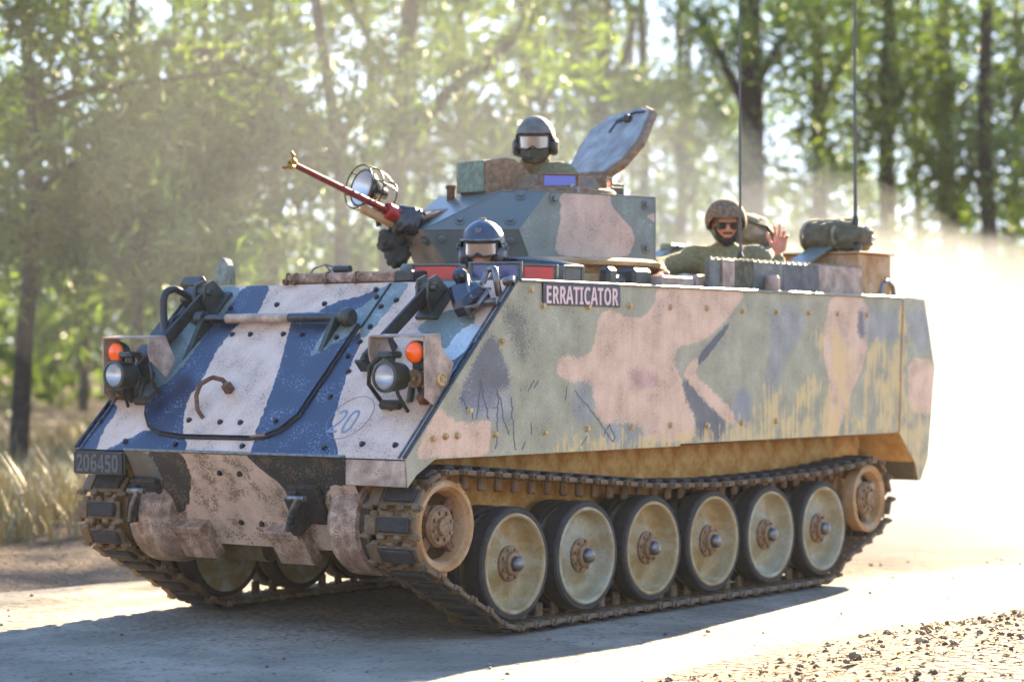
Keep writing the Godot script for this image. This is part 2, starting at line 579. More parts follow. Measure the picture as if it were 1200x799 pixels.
	# plates of the hull with their camouflage
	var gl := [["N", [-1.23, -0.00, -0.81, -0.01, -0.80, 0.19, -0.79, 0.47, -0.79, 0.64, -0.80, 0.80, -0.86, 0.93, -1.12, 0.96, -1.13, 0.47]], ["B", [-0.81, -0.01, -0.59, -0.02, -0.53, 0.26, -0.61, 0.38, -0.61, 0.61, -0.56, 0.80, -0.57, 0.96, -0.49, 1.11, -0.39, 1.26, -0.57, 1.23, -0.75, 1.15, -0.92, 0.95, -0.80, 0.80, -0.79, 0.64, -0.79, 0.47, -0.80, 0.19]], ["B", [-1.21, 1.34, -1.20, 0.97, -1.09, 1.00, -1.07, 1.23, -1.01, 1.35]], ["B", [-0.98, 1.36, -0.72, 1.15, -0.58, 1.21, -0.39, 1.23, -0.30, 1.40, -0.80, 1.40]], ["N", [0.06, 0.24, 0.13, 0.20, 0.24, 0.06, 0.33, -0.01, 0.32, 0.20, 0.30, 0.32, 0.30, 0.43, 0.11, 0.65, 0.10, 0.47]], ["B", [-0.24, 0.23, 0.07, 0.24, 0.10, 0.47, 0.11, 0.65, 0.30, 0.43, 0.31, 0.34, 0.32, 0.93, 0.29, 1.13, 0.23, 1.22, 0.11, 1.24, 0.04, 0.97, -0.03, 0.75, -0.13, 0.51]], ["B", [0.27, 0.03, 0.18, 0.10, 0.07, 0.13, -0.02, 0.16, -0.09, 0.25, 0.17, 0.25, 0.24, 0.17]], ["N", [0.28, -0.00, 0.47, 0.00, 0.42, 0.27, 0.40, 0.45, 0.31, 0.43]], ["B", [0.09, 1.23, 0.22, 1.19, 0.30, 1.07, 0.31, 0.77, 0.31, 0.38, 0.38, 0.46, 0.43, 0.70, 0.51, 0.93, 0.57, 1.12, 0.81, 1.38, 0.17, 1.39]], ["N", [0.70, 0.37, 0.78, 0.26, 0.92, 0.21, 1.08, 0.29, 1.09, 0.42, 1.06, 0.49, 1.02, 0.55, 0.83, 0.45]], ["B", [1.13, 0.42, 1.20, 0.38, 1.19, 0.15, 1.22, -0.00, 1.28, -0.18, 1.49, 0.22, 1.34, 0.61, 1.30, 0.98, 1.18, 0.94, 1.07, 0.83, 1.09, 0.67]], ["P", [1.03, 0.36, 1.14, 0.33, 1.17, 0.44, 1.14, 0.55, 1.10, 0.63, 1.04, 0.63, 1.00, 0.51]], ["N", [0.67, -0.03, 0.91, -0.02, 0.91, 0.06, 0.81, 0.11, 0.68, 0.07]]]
	var si := [["D", [-0.23, 1.60, -0.17, 1.55, -0.10, 1.44, -0.05, 1.32, -0.18, 1.30, -0.24, 1.18, -0.52, 1.23, -0.45, 1.35, -0.33, 1.51]], ["S", [-0.18, 1.31, -0.05, 1.32, -0.04, 1.22, -0.05, 1.12, -0.23, 1.13, -0.52, 1.18, -0.52, 1.25]], ["T", [-0.66, 1.23, -0.56, 1.15, -0.43, 1.13, -0.23, 1.15, -0.23, 1.07, -0.25, 0.95, -0.70, 0.96, -0.87, 0.96, -0.79, 1.09]], ["K", [-0.12, 1.73, 0.08, 1.74, 0.09, 1.45, 0.03, 1.45, -0.06, 1.60, -0.11, 1.67]], ["T", [1.35, 1.88, 1.35, 1.81, 1.28, 1.74, 1.18, 1.70, 1.01, 1.71, 0.89, 1.75, 0.78, 1.73, 0.74, 1.62, 0.70, 1.51, 0.60, 1.47, 0.44, 1.49, 0.36, 1.45, 0.37, 1.37, 0.51, 1.34, 0.66, 1.34, 0.72, 1.25, 0.74, 1.16, 0.80, 1.10, 1.01, 1.10, 1.18, 1.08, 1.26, 0.98, 1.80, 0.98, 1.77, 1.14, 1.66, 1.25, 1.63, 1.34, 1.54, 1.46, 1.58, 1.54, 1.78, 1.56, 1.94, 1.60, 2.10, 1.69, 2.21, 1.76, 2.38, 1.89]], ["S", [0.60, 1.35, 0.68, 1.32, 0.72, 1.24, 0.72, 1.16, 0.69, 1.11, 0.53, 1.11, 0.51, 1.21, 0.53, 1.30]], ["S", [0.80, 1.09, 1.01, 1.10, 1.16, 1.08, 1.23, 1.04, 1.26, 0.96, 0.76, 0.97]], ["D", [1.63, 1.35, 1.73, 1.32, 1.94, 1.22, 2.12, 1.12, 2.08, 0.97, 1.92, 0.97, 1.81, 1.00, 1.76, 1.14, 1.67, 1.22]], ["S", [2.21, 1.27, 2.38, 1.28, 2.42, 1.19, 2.38, 1.07, 2.27, 1.00, 2.18, 1.10]], ["R", [1.03, 1.41, 1.23, 1.41, 1.40, 1.36, 1.38, 1.32, 1.18, 1.29, 1.10, 1.35]], ["T", [1.78, 1.48, 1.82, 1.43, 1.75, 1.38, 2.00, 1.26, 2.22, 1.14, 2.23, 1.07, 2.13, 1.08, 1.89, 1.21, 1.64, 1.36, 1.68, 1.42]], ["C", [2.16, 1.70, 2.15, 1.65, 1.82, 1.42, 1.79, 1.48]], ["T", [3.42, 1.89, 3.94, 1.88, 3.91, 1.49, 3.68, 1.23, 3.49, 0.95, 3.34, 0.95, 3.42, 1.24, 3.31, 1.53, 3.34, 1.70]], ["S", [2.64, 1.82, 3.06, 1.79, 3.06, 1.63, 2.85, 1.49, 2.71, 1.25, 2.57, 1.25, 2.64, 1.52]], ["S", [3.78, 1.80, 4.50, 1.80, 4.46, 1.60, 4.10, 1.58, 3.79, 1.61]], ["D", [3.78, 1.79, 3.86, 1.79, 3.87, 1.61, 3.78, 1.61]], ["S", [4.54, 1.83, 4.84, 1.80, 4.88, 1.53, 4.67, 1.49, 4.50, 1.66]], ["T", [4.50, 1.49, 4.96, 1.45, 4.92, 1.07, 4.50, 1.11]], ["S", [2.24, 1.28, 2.41, 1.27, 2.42, 1.11, 2.24, 1.10]]]
	var dust_and_bounce := [[3.34, 1.65, 3.56, 1.71, 3.71, 1.53, 3.68, 1.00, 3.42, 0.99, 3.49, 1.35], [2.99, 1.30, 3.16, 1.38, 3.31, 1.31, 3.42, 1.40, 3.42, 1.15, 3.34, 0.99, 2.95, 0.99, 2.97, 1.14], [3.91, 1.56, 4.12, 1.58, 4.36, 1.57, 4.44, 1.45, 4.36, 0.98, 3.91, 0.99, 3.87, 1.27], [3.16, 1.68, 3.31, 1.72, 3.34, 1.49, 3.20, 1.45], [4.34, 1.83, 4.50, 1.83, 4.48, 0.96, 4.34, 0.98], [4.50, 1.15, 4.92, 1.14, 4.92, 0.56, 4.34, 0.59, 4.34, 0.98], [0.28, 1.01, 1.38, 1.03, 2.99, 1.10, 4.38, 1.09, 4.38, 0.85, 0.28, 0.93], [2.44, 1.18, 2.57, 1.32, 2.85, 1.24, 2.95, 1.00, 2.47, 0.99]]  # ochre dust; the long lower band also paints in light bounced off the road
	var sc := [[-0.33, 1.36, -0.34, 1.23, -0.37, 1.15], [-0.33, 1.36, -0.28, 1.23, -0.26, 1.15], [-0.40, 1.22, -0.39, 1.15], [-0.17, 1.30, -0.18, 1.18, -0.19, 0.99], [-0.17, 1.30, -0.13, 1.17, -0.07, 1.06], [-0.05, 1.26, -0.04, 1.12, -0.02, 0.98], [-0.48, 1.27, -0.43, 1.20], [0.07, 1.02, 0.04, 0.98], [-0.22, 1.21, -0.18, 1.21], [0.53, 1.29, 0.66, 1.20, 0.91, 1.00, 0.92, 1.02, 0.87, 1.10, 0.81, 1.03], [1.97, 1.17, 2.01, 1.11, 2.04, 0.99], [0.60, 0.99, 0.66, 1.04], [0.46, 1.31, 0.44, 1.24], [0.12, 1.12, 0.12, 1.06], [0.10, 1.30, 0.15, 1.35], [0.15, 1.31, 0.20, 1.35], [1.69, 1.34, 1.66, 1.28]]
	var fr := [["K", [-0.62, -0.01, -0.37, -0.02, -0.35, 0.13, -0.49, 0.36, -0.63, 0.42, -0.71, 0.39, -0.58, 0.17, -0.72, 0.17]], ["M", [-0.82, -0.01, -0.62, -0.01, -0.58, 0.17, -0.71, 0.39, -0.98, 0.40, -0.92, 0.18]], ["K", [0.09, -0.03, 0.89, -0.06, 0.79, 0.16, 0.60, 0.17, 0.47, 0.43, 0.31, 0.37, 0.29, 0.18, 0.18, 0.09]]]
	var ts := [["E", [0.14, 0.59, -0.27, 0.60, -0.28, 0.52, -0.36, 0.45, -0.46, 0.38, -0.47, 0.31, -0.43, 0.20, 0.18, 0.19, 0.15, 0.33, 0.13, 0.44]], ["E", [-0.56, 0.47, -0.66, 0.49, -0.66, 0.42, -0.62, 0.44]]]
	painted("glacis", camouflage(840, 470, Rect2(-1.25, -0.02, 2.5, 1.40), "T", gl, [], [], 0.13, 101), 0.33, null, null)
	painted("side", camouflage(1280, 290, Rect2(-1.0, 0.55, 6.0, 1.36), "G", si, dust_and_bounce, sc, 0.0, 202), 0.55, null, null)
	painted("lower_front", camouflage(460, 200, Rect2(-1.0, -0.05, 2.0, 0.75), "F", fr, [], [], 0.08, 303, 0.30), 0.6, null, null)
	painted("turret_side", camouflage(360, 150, Rect2(-0.7, 0.1, 1.3, 0.55), "N", ts, [], [], 0.0, 404), 0.5, null, null)


# ------------------------------------------------------------------ coordinates on the vehicle
const GD := Vector3(-0.718, -0.696, 0)
const GN := Vector3(-0.696, 0.718, 0)
const FD := Vector3(0.507, -0.862, 0)
const FN := Vector3(-0.862, -0.507, 0)
const TF := Vector3(-0.970, 0, -0.243)
const TS := Vector3(-0.243, 0, 0.970)
const TO := Vector3(1.75, 1.89, 0.0)


func gp(z: float, v: float, off := 0.0) -> Vector3:      # a point on the sloping front plate
	return CREST + GD * v + GN * off + Vector3(0, 0, z)


func fp(z: float, v: float, off := 0.0) -> Vector3:      # a point on the lower front plate
	return Vector3(-0.942, 0.955, z) + FD * v + FN * off


func tp(a: float, h: float, b: float) -> Vector3:        # turret: forward, up, to its left
	return TO + TF * a + TS * b + Vector3(0, h, 0)


func curve(pts: Array, n := 24) -> Array:                 # a smooth line through points
	var c := Curve3D.new()
	for k in pts.size():
		var d: Vector3 = (pts[mini(k + 1, pts.size() - 1)] - pts[maxi(k - 1, 0)]) * 0.17
		c.add_point(pts[k], -d, d)
	var out := []
	for k in n:
		out.append(c.sample_baked(c.get_baked_length() * k / (n - 1.0)))
	return out


func upright(n: Vector3) -> Basis:                       # a basis whose y is n
	var y := n.normalized()
	var x := y.cross(Vector3(0, 1, 0.01) if absf(y.y) < 0.9 else Vector3(1, 0, 0)).normalized()
	return Basis(x, y, x.cross(y))


func facing(n: Vector3) -> Basis:                        # a basis whose z is n, y as upright as can be
	var z := n.normalized()
	var x := Vector3.UP.cross(z).normalized()
	return Basis(x, z.cross(x), z)


# ------------------------------------------------------------------ the vehicle
func bolt_mesh(r: float, h: float, m: Material) -> ArrayMesh:
	var g := G.new()
	g.lathe([Vector2(r * 1.35, 0), Vector2(r * 1.35, h * 0.3), Vector2(r, h * 0.3)], Vector3.ZERO, Vector3.UP, 12)
	g.lathe([Vector2(r, 0), Vector2(r, h * 0.85), Vector2(r * 0.8, h), Vector2(0, h)], Vector3.ZERO, Vector3.UP, 6)
	return mesh_of([g, m])


func hull(v: Node3D) -> void:
	var side := G.new()
	var z := HALF
	var so := Vector3(-1.0, 0.55, z)
	side.face([Vector3(-0.942, 0.96, z), Vector3(-0.925, 0.815, z), Vector3(-0.85, 0.88, z), Vector3(-0.70, 0.955, z), Vector3(1.60, 0.955, z), Vector3(1.62, 0.968, z), Vector3(4.36, 0.968, z), Vector3(4.42, TOP, z), Vector3(0.017, TOP, z)], so, Vector3.RIGHT, Vector3.UP, 6.0, 1.36)
	var rear := [Vector3(4.36, 0.968, z), Vector3(4.60, 0.76, 1.193), Vector3(4.66, 0.63, 1.19), Vector3(4.70, 0.63, 1.188), Vector3(4.83, 0.78, 1.18), Vector3(4.94, 1.40, 1.176), Vector3(4.77, 1.878, 1.184), Vector3(4.42, TOP, z)]
	side.face(rear, so, Vector3.RIGHT, Vector3.UP, 6.0, 1.36)
	var front := G.new()
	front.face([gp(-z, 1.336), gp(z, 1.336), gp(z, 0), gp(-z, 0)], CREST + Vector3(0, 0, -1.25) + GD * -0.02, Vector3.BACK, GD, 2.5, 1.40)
	var low := G.new()
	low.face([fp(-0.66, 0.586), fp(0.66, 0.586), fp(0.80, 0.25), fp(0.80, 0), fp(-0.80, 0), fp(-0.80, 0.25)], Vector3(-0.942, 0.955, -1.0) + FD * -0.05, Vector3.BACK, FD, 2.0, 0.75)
	var tan_ := G.new()
	var dust := G.new()
	var lx := Vector3(0, 0, 2)
	# roof and rear
	tan_.flat([Vector3(0.017, TOP, z), Vector3(4.42, TOP, z), Vector3(4.42, TOP, -z), Vector3(0.017, TOP, -z)])
	for k in range(1, rear.size() - 1):
		var a: Vector3 = rear[k]
		var b: Vector3 = rear[k + 1]
		tan_.quad(a, Vector3(a.x, a.y, -a.z), Vector3(b.x, b.y, -b.z), b)
	# slanted face under the rear tank, underside of the side boxes, lower hull
	for s in [1.0, -1.0]:
		var q := G.new()
		q.quad(Vector3(4.36, 0.966, 0.72), Vector3(4.60, 0.76, 0.72), Vector3(4.60, 0.76, 1.193), Vector3(4.36, 0.966, z))
		q.quad(Vector3(4.60, 0.76, 0.72), Vector3(4.66, 0.63, 0.72), Vector3(4.66, 0.63, 1.19), Vector3(4.60, 0.76, 1.193))
		q.quad(Vector3(4.36, 0.966, 0.72), Vector3(4.36, 0.966, z), Vector3(-0.70, 0.954, z), Vector3(-0.70, 0.954, 0.72))
		q.quad(Vector3(-0.70, 0.954, 0.72), Vector3(-0.70, 0.954, z), Vector3(-0.85, 0.88, z), Vector3(-0.85, 0.88, 0.72))
		q.flat([Vector3(-0.645, 0.45, 0.86), Vector3(4.30, 0.45, 0.86), Vector3(4.45, 0.962, 0.86), Vector3(-0.92, 0.952, 0.86)])
		dust.put(q if s > 0 else q.mirror_z(), Transform3D.IDENTITY)
	dust.quad(Vector3(-0.645, 0.45, -0.86), Vector3(4.30, 0.45, -0.86), Vector3(4.30, 0.45, 0.86), Vector3(-0.645, 0.45, 0.86))
	dust.quad(Vector3(4.30, 0.45, 0.86), Vector3(4.30, 0.45, -0.86), Vector3(4.64, 0.962, -0.86), Vector3(4.64, 0.962, 0.86))
	for s in [1.0, -1.0]:
		var q := G.new()
		q.quad(fp(0.66, 0.586, 0), Vector3(-0.645, 0.45, 0.86), fp(0.86, 0.25, 0), fp(0.80, 0.25, 0))
		dust.put(q if s > 0 else q.mirror_z(), Transform3D.IDENTITY)
	side.put(side.mirror_z(), Transform3D.IDENTITY)
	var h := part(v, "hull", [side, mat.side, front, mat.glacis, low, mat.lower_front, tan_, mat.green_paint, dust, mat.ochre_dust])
	var g := G.new()
	for s in [1.0, -1.0]:
		g = G.new()
		g.box(Vector3(-0.931, 0.887, s * 0.998), Vector3(0.018, 0.134, 0.394), 0.004)
		part(h, "mudguard_lip", [g, mat.tan_paint if s > 0 else mat.black_paint])
		g = G.new()
		g.box(Vector3(2.22, 1.886, s * (HALF + 0.006)), Vector3(4.40, 0.016, 0.018), 0.004)
		part(h, "roof_edge_strip", [g, mat.grey_green_paint])
		for e in [[HALF - 0.008, 0.012, mat.sky_tinted_black_paint], [HALF - 0.045, 0.007, mat.steel]]:
			g = G.new()
			g.tube([gp(s * e[0], -0.005, 0.006), gp(s * e[0], 0.45, 0.006), gp(s * e[0], 0.9, 0.006), gp(s * e[0], 1.33, 0.004)], e[1], e[1], 6)
			part(h, "front_edge_bead", [g, e[2]])
	g = G.new()
	g.tube([gp(-0.80, 1.334, 0.004), gp(0, 1.334, 0.004), gp(0.80, 1.334, 0.004)], 0.010, 0.010, 6)
	part(h, "nose_weld", [g, mat.steel])
	g = G.new()
	g.tube([Vector3(4.362, 0.972, HALF), Vector3(4.39, 1.43, HALF), Vector3(4.418, 1.876, HALF)], 0.008, 0.008, 6)
	part(h, "tank_weld", [g, mat.dusty_tan])
	# door in the sloping plate, with its rubber seal and the seam beside it
	var flat_ := [-0.782, 0.325, -0.813, 0.552, -0.840, 0.781, -0.891, 0.953, -0.831, 1.053, -0.738, 1.145, -0.617, 1.201, -0.427, 1.222, 0.071, 1.220, 0.171, 1.205, 0.246, 1.152, 0.301, 1.049, 0.293, 0.358]
	var pts := smooth(flat_, 0)
	var turned := []
	for p in pts:
		turned.append(Vector2(p.y, p.x))
	g = G.new()
	g.slab(turned, CREST, GD, Vector3.BACK, 0.024, Vector4(-0.02, -1.25, 1.40, 2.5), 0.006)
	for k in g.t.size():
		g.t[k] = Vector2(g.t[k].y, g.t[k].x)
	var door := part(v, "engine_access_door", [g, mat.glacis])
	var wide := Geometry2D.offset_polygon(PackedVector2Array(turned), 0.016, Geometry2D.JOIN_ROUND)[0]
	g = G.new()
	g.slab(Array(wide), CREST, GD, Vector3.BACK, 0.009)
	part(door, "rubber_seal", [g, mat.rubber])
	g = G.new()
	g.box(gp(0.318, 0.19, 0.004), Vector3(0.012, 0.36, 0.008), 0.002, Basis(Vector3.BACK, -GD, -GN) * Basis.from_euler(Vector3(0, 0, 0)))
	part(door, "seam", [g, mat.black_plastic])
	g = G.new()
	g.tube(curve([gp(-0.30, 0.88, 0.02), gp(-0.32, 0.865, 0.085), gp(-0.37, 0.88, 0.12), gp(-0.415, 0.94, 0.125), gp(-0.42, 1.0, 0.10), gp(-0.39, 1.07, 0.06), gp(-0.35, 1.10, 0.022)]), 0.014, 0.012, 8)
	g.box(gp(-0.29, 0.89, 0.05), Vector3(0.05, 0.05, 0.06), 0.008, Basis(Vector3.BACK, -GD, -GN))
	part(door, "grab_handle", [g, mat.rust])
	# hinge bar across the top of the door
	var a := G.new()
	var b := G.new()
	var c := G.new()
	a.cyl(gp(-0.66, 0.345, 0.062), gp(-0.18, 0.345, 0.062), 0.027, 0.027, 16)
	b.cyl(gp(-0.84, 0.345, 0.062), gp(-0.66, 0.345, 0.062), 0.027, 0.027, 16)
	b.cyl(gp(-0.18, 0.345, 0.062), gp(0.10, 0.345, 0.062), 0.027, 0.027, 16)
	c.cyl(gp(0.10, 0.345, 0.062), gp(0.22, 0.345, 0.062), 0.026, 0.026, 16)
	c.lathe([Vector2(0, -0.02), Vector2(0.05, -0.02), Vector2(0.055, 0.0), Vector2(0.055, 0.03), Vector2(0.04, 0.045), Vector2(0, 0.045)], gp(0.235, 0.345, 0.062), Vector3.BACK, 20)
	c.lathe([Vector2(0, -0.03), Vector2(0.045, -0.03), Vector2(0.045, 0.03), Vector2(0, 0.03)], gp(-0.86, 0.345, 0.062), Vector3.BACK, 20)
	for s in [0.20, -0.80]:
		c.slab([Vector2(0.32, 0.0), Vector2(0.62, 0.0), Vector2(0.62, 0.012), Vector2(0.36, 0.085), Vector2(0.31, 0.085)], CREST + Vector3(0, 0, s - 0.02), GD, GN, 0.035, Vector4(0, 0, 1, 1), 0.004)
	part(v, "hinge_bar", [a, mat.tan_paint, b, mat.sky_tinted_black_paint, c, mat.dark_green_paint])
	# number drawn in chalk
	g = G.new()
	var ring := []
	for k in 40:
		ring.append(gp(0.66 + 0.135 * cos(TAU * k / 40), 1.05 + 0.155 * sin(TAU * k / 40), 0.0008))
	g.tube(ring, 0.002, 0.002, 5, true)
	part(v, "chalk_ring", [g, mat.chalk])
	lettering(v, "chalk_number", "20", 0.17, 0.002, mat.chalk, Transform3D(Basis(Vector3.BACK, -GD, GN), gp(0.64, 1.08, 0.001)), 0.15)
	# bolts
	var bm := bolt_mesh(0.013, 0.016, mat.bolt_steel)
	for q in [[-0.78, 0.19], [-0.43, 0.17], [-0.07, 0.17], [-0.82, 0.47, 1], [-0.58, 0.44, 1], [-0.44, 0.44, 1], [-0.19, 0.44, 1], [-0.05, 0.44, 1], [0.22, 0.47, 1], [-0.75, 1.0, 1], [-0.44, 1.12, 1], [-0.2, 1.13, 1], [-0.05, 1.13, 1], [0.19, 1.11, 1], [0.43, 0.9], [0.44, 0.71], [0.36, 0.59], [-1.15, 1.12], [-0.84, 1.27], [-0.45, 1.28], [0.05, 1.28], [0.44, 0.15], [0.76, 0.15], [0.96, 0.15], [0.9, 0.98], [0.36, 0.2], [0.28, 0.12], [0.38, 0.36], [0.38, 0.48], [0.86, 1.24], [1.08, 1.24], [0.62, 1.27], [-1.06, 0.46], [-1.0, 0.30], [0.24, 0.06]]:
		place(h, "bolt", bm, Transform3D(upright(GN), gp(q[0], q[1], 0.024 if q.size() > 2 else 0.0)))
	for q in [[-0.134, 0.118], [0.012, 0.118], [-0.125, 0.434], [0.025, 0.436]]:
		place(h, "bolt", bm, Transform3D(upright(FN), fp(q[0], q[1])))
	var bd := bolt_mesh(0.015, 0.020, mat.bolt_dusty)
	for q in [[0.12, 1.84], [0.23, 1.755], [0.66, 1.755], [1.07, 1.77], [1.5, 1.77], [1.9, 1.77], [2.31, 1.76], [2.72, 1.76], [3.12, 1.76], [3.5, 1.76], [3.9, 1.76], [0.65, 1.08], [1.09, 1.08], [1.5, 1.08], [1.9, 1.07], [2.30, 1.08], [2.71, 1.08], [-0.14, 1.56], [-0.72, 1.06], [-0.62, 1.07], [-0.52, 1.07], [-0.42, 1.20], [-0.20, 1.07], [0.25, 1.07]]:
		place(h, "bolt", bd, Transform3D(upright(Vector3.BACK), Vector3(q[0], q[1], HALF)))
	# name board and number plate
	g = G.new()
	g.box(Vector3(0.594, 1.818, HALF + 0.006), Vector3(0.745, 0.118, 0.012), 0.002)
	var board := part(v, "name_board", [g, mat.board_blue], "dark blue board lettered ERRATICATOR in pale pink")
	lettering(board, "lettering", "ERRATICATOR", 0.098, 0.004, mat.letter_pink, Transform3D(Basis.IDENTITY, Vector3(0.594, 1.816, HALF + 0.013)), 0.69, true)
	g = G.new()
	g.box(Vector3(-0.945, 0.884, -1.005), Vector3(0.012, 0.118, 0.385), 0.002)
	var plate := part(v, "number_plate", [g, mat.plate_dark], "dark number plate reading 206450")
	lettering(plate, "lettering", "206450", 0.10, 0.004, mat.plate_digit, Transform3D(Basis(Vector3.BACK, Vector3.UP, Vector3.LEFT), Vector3(-0.952, 0.884, -1.005)), 0.33, true)


# raised letters fitted to a width
func lettering(parent: Node, called: String, words: String, height: float, depth: float, m: Material, at: Transform3D, width: float, bold := false) -> void:
	var f := SystemFont.new()
	f.font_names = PackedStringArray(["Droid Sans"])
	f.font_weight = 700 if bold else 400
	var t := TextMesh.new()
	t.font = f
	t.text = words
	t.font_size = 64
	t.pixel_size = 0.01
	t.depth = 1.0
	t.material = m
	var bb := t.get_aabb()
	var s := Vector3(width / maxf(bb.size.x, 0.01), height / maxf(bb.size.y, 0.01), depth)
	var c := bb.get_center()
	var o := MeshInstance3D.new()
	o.name = numbered(parent, called)
	o.mesh = t
	parent.add_child(o, true)
	var bs := at.basis * Basis.from_scale(s)
	o.transform = Transform3D(bs, at.origin - where(parent) - bs * Vector3(c.x, c.y, 0))


func light_cluster(v: Node3D, s: float) -> void:
	var m := Vector3(1, 1, s)
	var fix := func(g: G) -> G: return g if s > 0 else g.mirror_z()
	var g := G.new()
	# guard: inner plate, top plate, shaped outer plate
	g.slab([Vector2(-0.757, 1.577), Vector2(-0.624, 1.587), Vector2(-0.617, 1.512), Vector2(-0.516, 1.446), Vector2(-0.57, 1.300), Vector2(-0.665, 1.215), Vector2(-0.749, 1.268)], Vector3(0, 0, 1.165), Vector3.RIGHT, Vector3.UP, 0.010, Vector4(0, 0, 1, 1), 0.002)
	g.slab([Vector2(-0.757, 1.577), Vector2(-0.624, 1.587), Vector2(-0.55, 1.46), Vector2(-0.62, 1.36), Vector2(-0.745, 1.45), Vector2(-0.762, 1.50)], Vector3(0, 0, 0.80), Vector3.RIGHT, Vector3.UP, 0.010, Vector4(0, 0, 1, 1), 0.002)
	g.box(Vector3(-0.690, 1.586, 0.9875), Vector3(0.134, 0.010, 0.372), 0.002, Basis(Vector3.BACK, 0.075))
	part(v, "light_guard", [fix.call(g), mat.tan_paint])
	# headlight: a deep round housing with a rim, mirrored bowl and glass
	var at := Vector3(-0.80, 1.375, 0.985)
	var fw := Vector3.LEFT
	g = G.new()
	g.lathe([Vector2(0, -0.12), Vector2(0.04, -0.12), Vector2(0.070, -0.08), Vector2(0.076, -0.03), Vector2(0.076, 0.028), Vector2(0.083, 0.03), Vector2(0.083, 0.052), Vector2(0.068, 0.056), Vector2(0.068, 0.04)], at, fw, 28, false)
	g.tube([at - fw * 0.11, at - fw * 0.18 - Vector3(0, 0.03, 0), gp(0.99, 0.93, 0.0)], 0.02, 0.02, 8)
	var head := part(v, "headlight", [fix.call(g), mat.dark_green_paint])
	g = G.new()
	g.lathe([Vector2(0.067, 0.045), Vector2(0.053, 0.018), Vector2(0.03, -0.005), Vector2(0, -0.012)], at, fw, 28, true)
	part(head, "reflector", [fix.call(g), mat.reflector])
	g = G.new()
	g.lathe([Vector2(0.0675, 0.046), Vector2(0.045, 0.056), Vector2(0, 0.060)], at, fw, 28, true)
	part(head, "lens", [fix.call(g), mat.clear_glass])
	# blackout lamp on top of the headlight
	g = G.new()
	g.box(Vector3(-0.76, 1.487, 0.945), Vector3(0.10, 0.035, 0.10), 0.010)
	g.cyl(Vector3(-0.76, 1.44, 0.945), Vector3(-0.76, 1.475, 0.945), 0.03, 0.03, 12)
	g.box(Vector3(-0.813, 1.482, 0.945), Vector3(0.012, 0.014, 0.075), 0.003)
	part(v, "blackout_lamp", [fix.call(g), mat.dark_green_paint])
	# turn signal with orange lens and its lower clear part
	at = Vector3(-0.715, 1.500, 1.088)
	g = G.new()
	g.lathe([Vector2(0, -0.05), Vector2(0.05, -0.05), Vector2(0.060, -0.02), Vector2(0.060, 0.012), Vector2(0.054, 0.016)], at, fw, 24)
	g.box(Vector3(-0.69, 1.435, 1.088), Vector3(0.05, 0.06, 0.075), 0.012)
	g.tube([Vector3(-0.69, 1.42, 1.088), Vector3(-0.67, 1.34, 1.06), gp(1.06, 0.90, 0.0)], 0.014, 0.014, 6)
	var sig := part(v, "turn_signal", [fix.call(g), mat.dark_green_paint])
	g = G.new()
	g.lathe([Vector2(0.056, 0.012), Vector2(0.054, 0.026), Vector2(0.040, 0.036), Vector2(0, 0.042)], at, fw, 24, true)
	part(sig, "orange_lens", [fix.call(g), mat.orange_glass])
	# small white side lamp
	at = Vector3(-0.715, 1.365, 1.085)
	g = G.new()
	g.lathe([Vector2(0, -0.07), Vector2(0.03, -0.07), Vector2(0.042, -0.03), Vector2(0.048, 0.0), Vector2(0.048, 0.02), Vector2(0.043, 0.022), Vector2(0.035, 0.01), Vector2(0.015, 0.005), Vector2(0.015, 0.025), Vector2(0, 0.03)], at, fw, 20)
	part(v, "side_lamp", [fix.call(g), mat.lamp_white if s < 0 else mat.hub_paint])
	# horn or tail lamp behind the outer plate
	at = Vector3(-0.628, 1.362, 1.176)
	g = G.new()
	g.lathe([Vector2(0, 0.0), Vector2(0.036, 0.0), Vector2(0.036, 0.012), Vector2(0.028, 0.016), Vector2(0.026, 0.006), Vector2(0.012, 0.006), Vector2(0.010, 0.022), Vector2(0, 0.024)], at, Vector3.BACK, 18)
	part(v, "round_lamp", [fix.call(g), mat.bolt_dusty])
	g = G.new()
	g.tube([gp(0.80, 0.93, 0.0), gp(0.79, 0.93, 0.13), gp(0.80, 0.87, 0.20), gp(0.84, 0.80, 0.20)], 0.012, 0.012, 6)
	part(v, "lamp_cable", [fix.call(g), mat.black_plastic])
	g = G.new()
	g.tube([gp(1.02, 1.0, 0.0), gp(1.0, 0.98, 0.10), gp(0.97, 0.92, 0.15)], 0.010, 0.010, 6)
	part(v, "lamp_cable", [fix.call(g), mat.black_plastic])
	g = G.new()
	g.box(gp(1.10, 0.90, 0.03), Vector3(0.06, 0.12, 0.06), 0.012, Basis(Vector3.BACK, -GD, -GN))
	part(v, "lamp_bracket", [fix.call(g), mat.rust])
	g = G.new()
	g.box(gp(0.90, 0.97, 0.02), Vector3(0.14, 0.05, 0.04), 0.010, Basis(Vector3.BACK, -GD, -GN))
	part(v, "lamp_bracket", [fix.call(g), mat.mud])


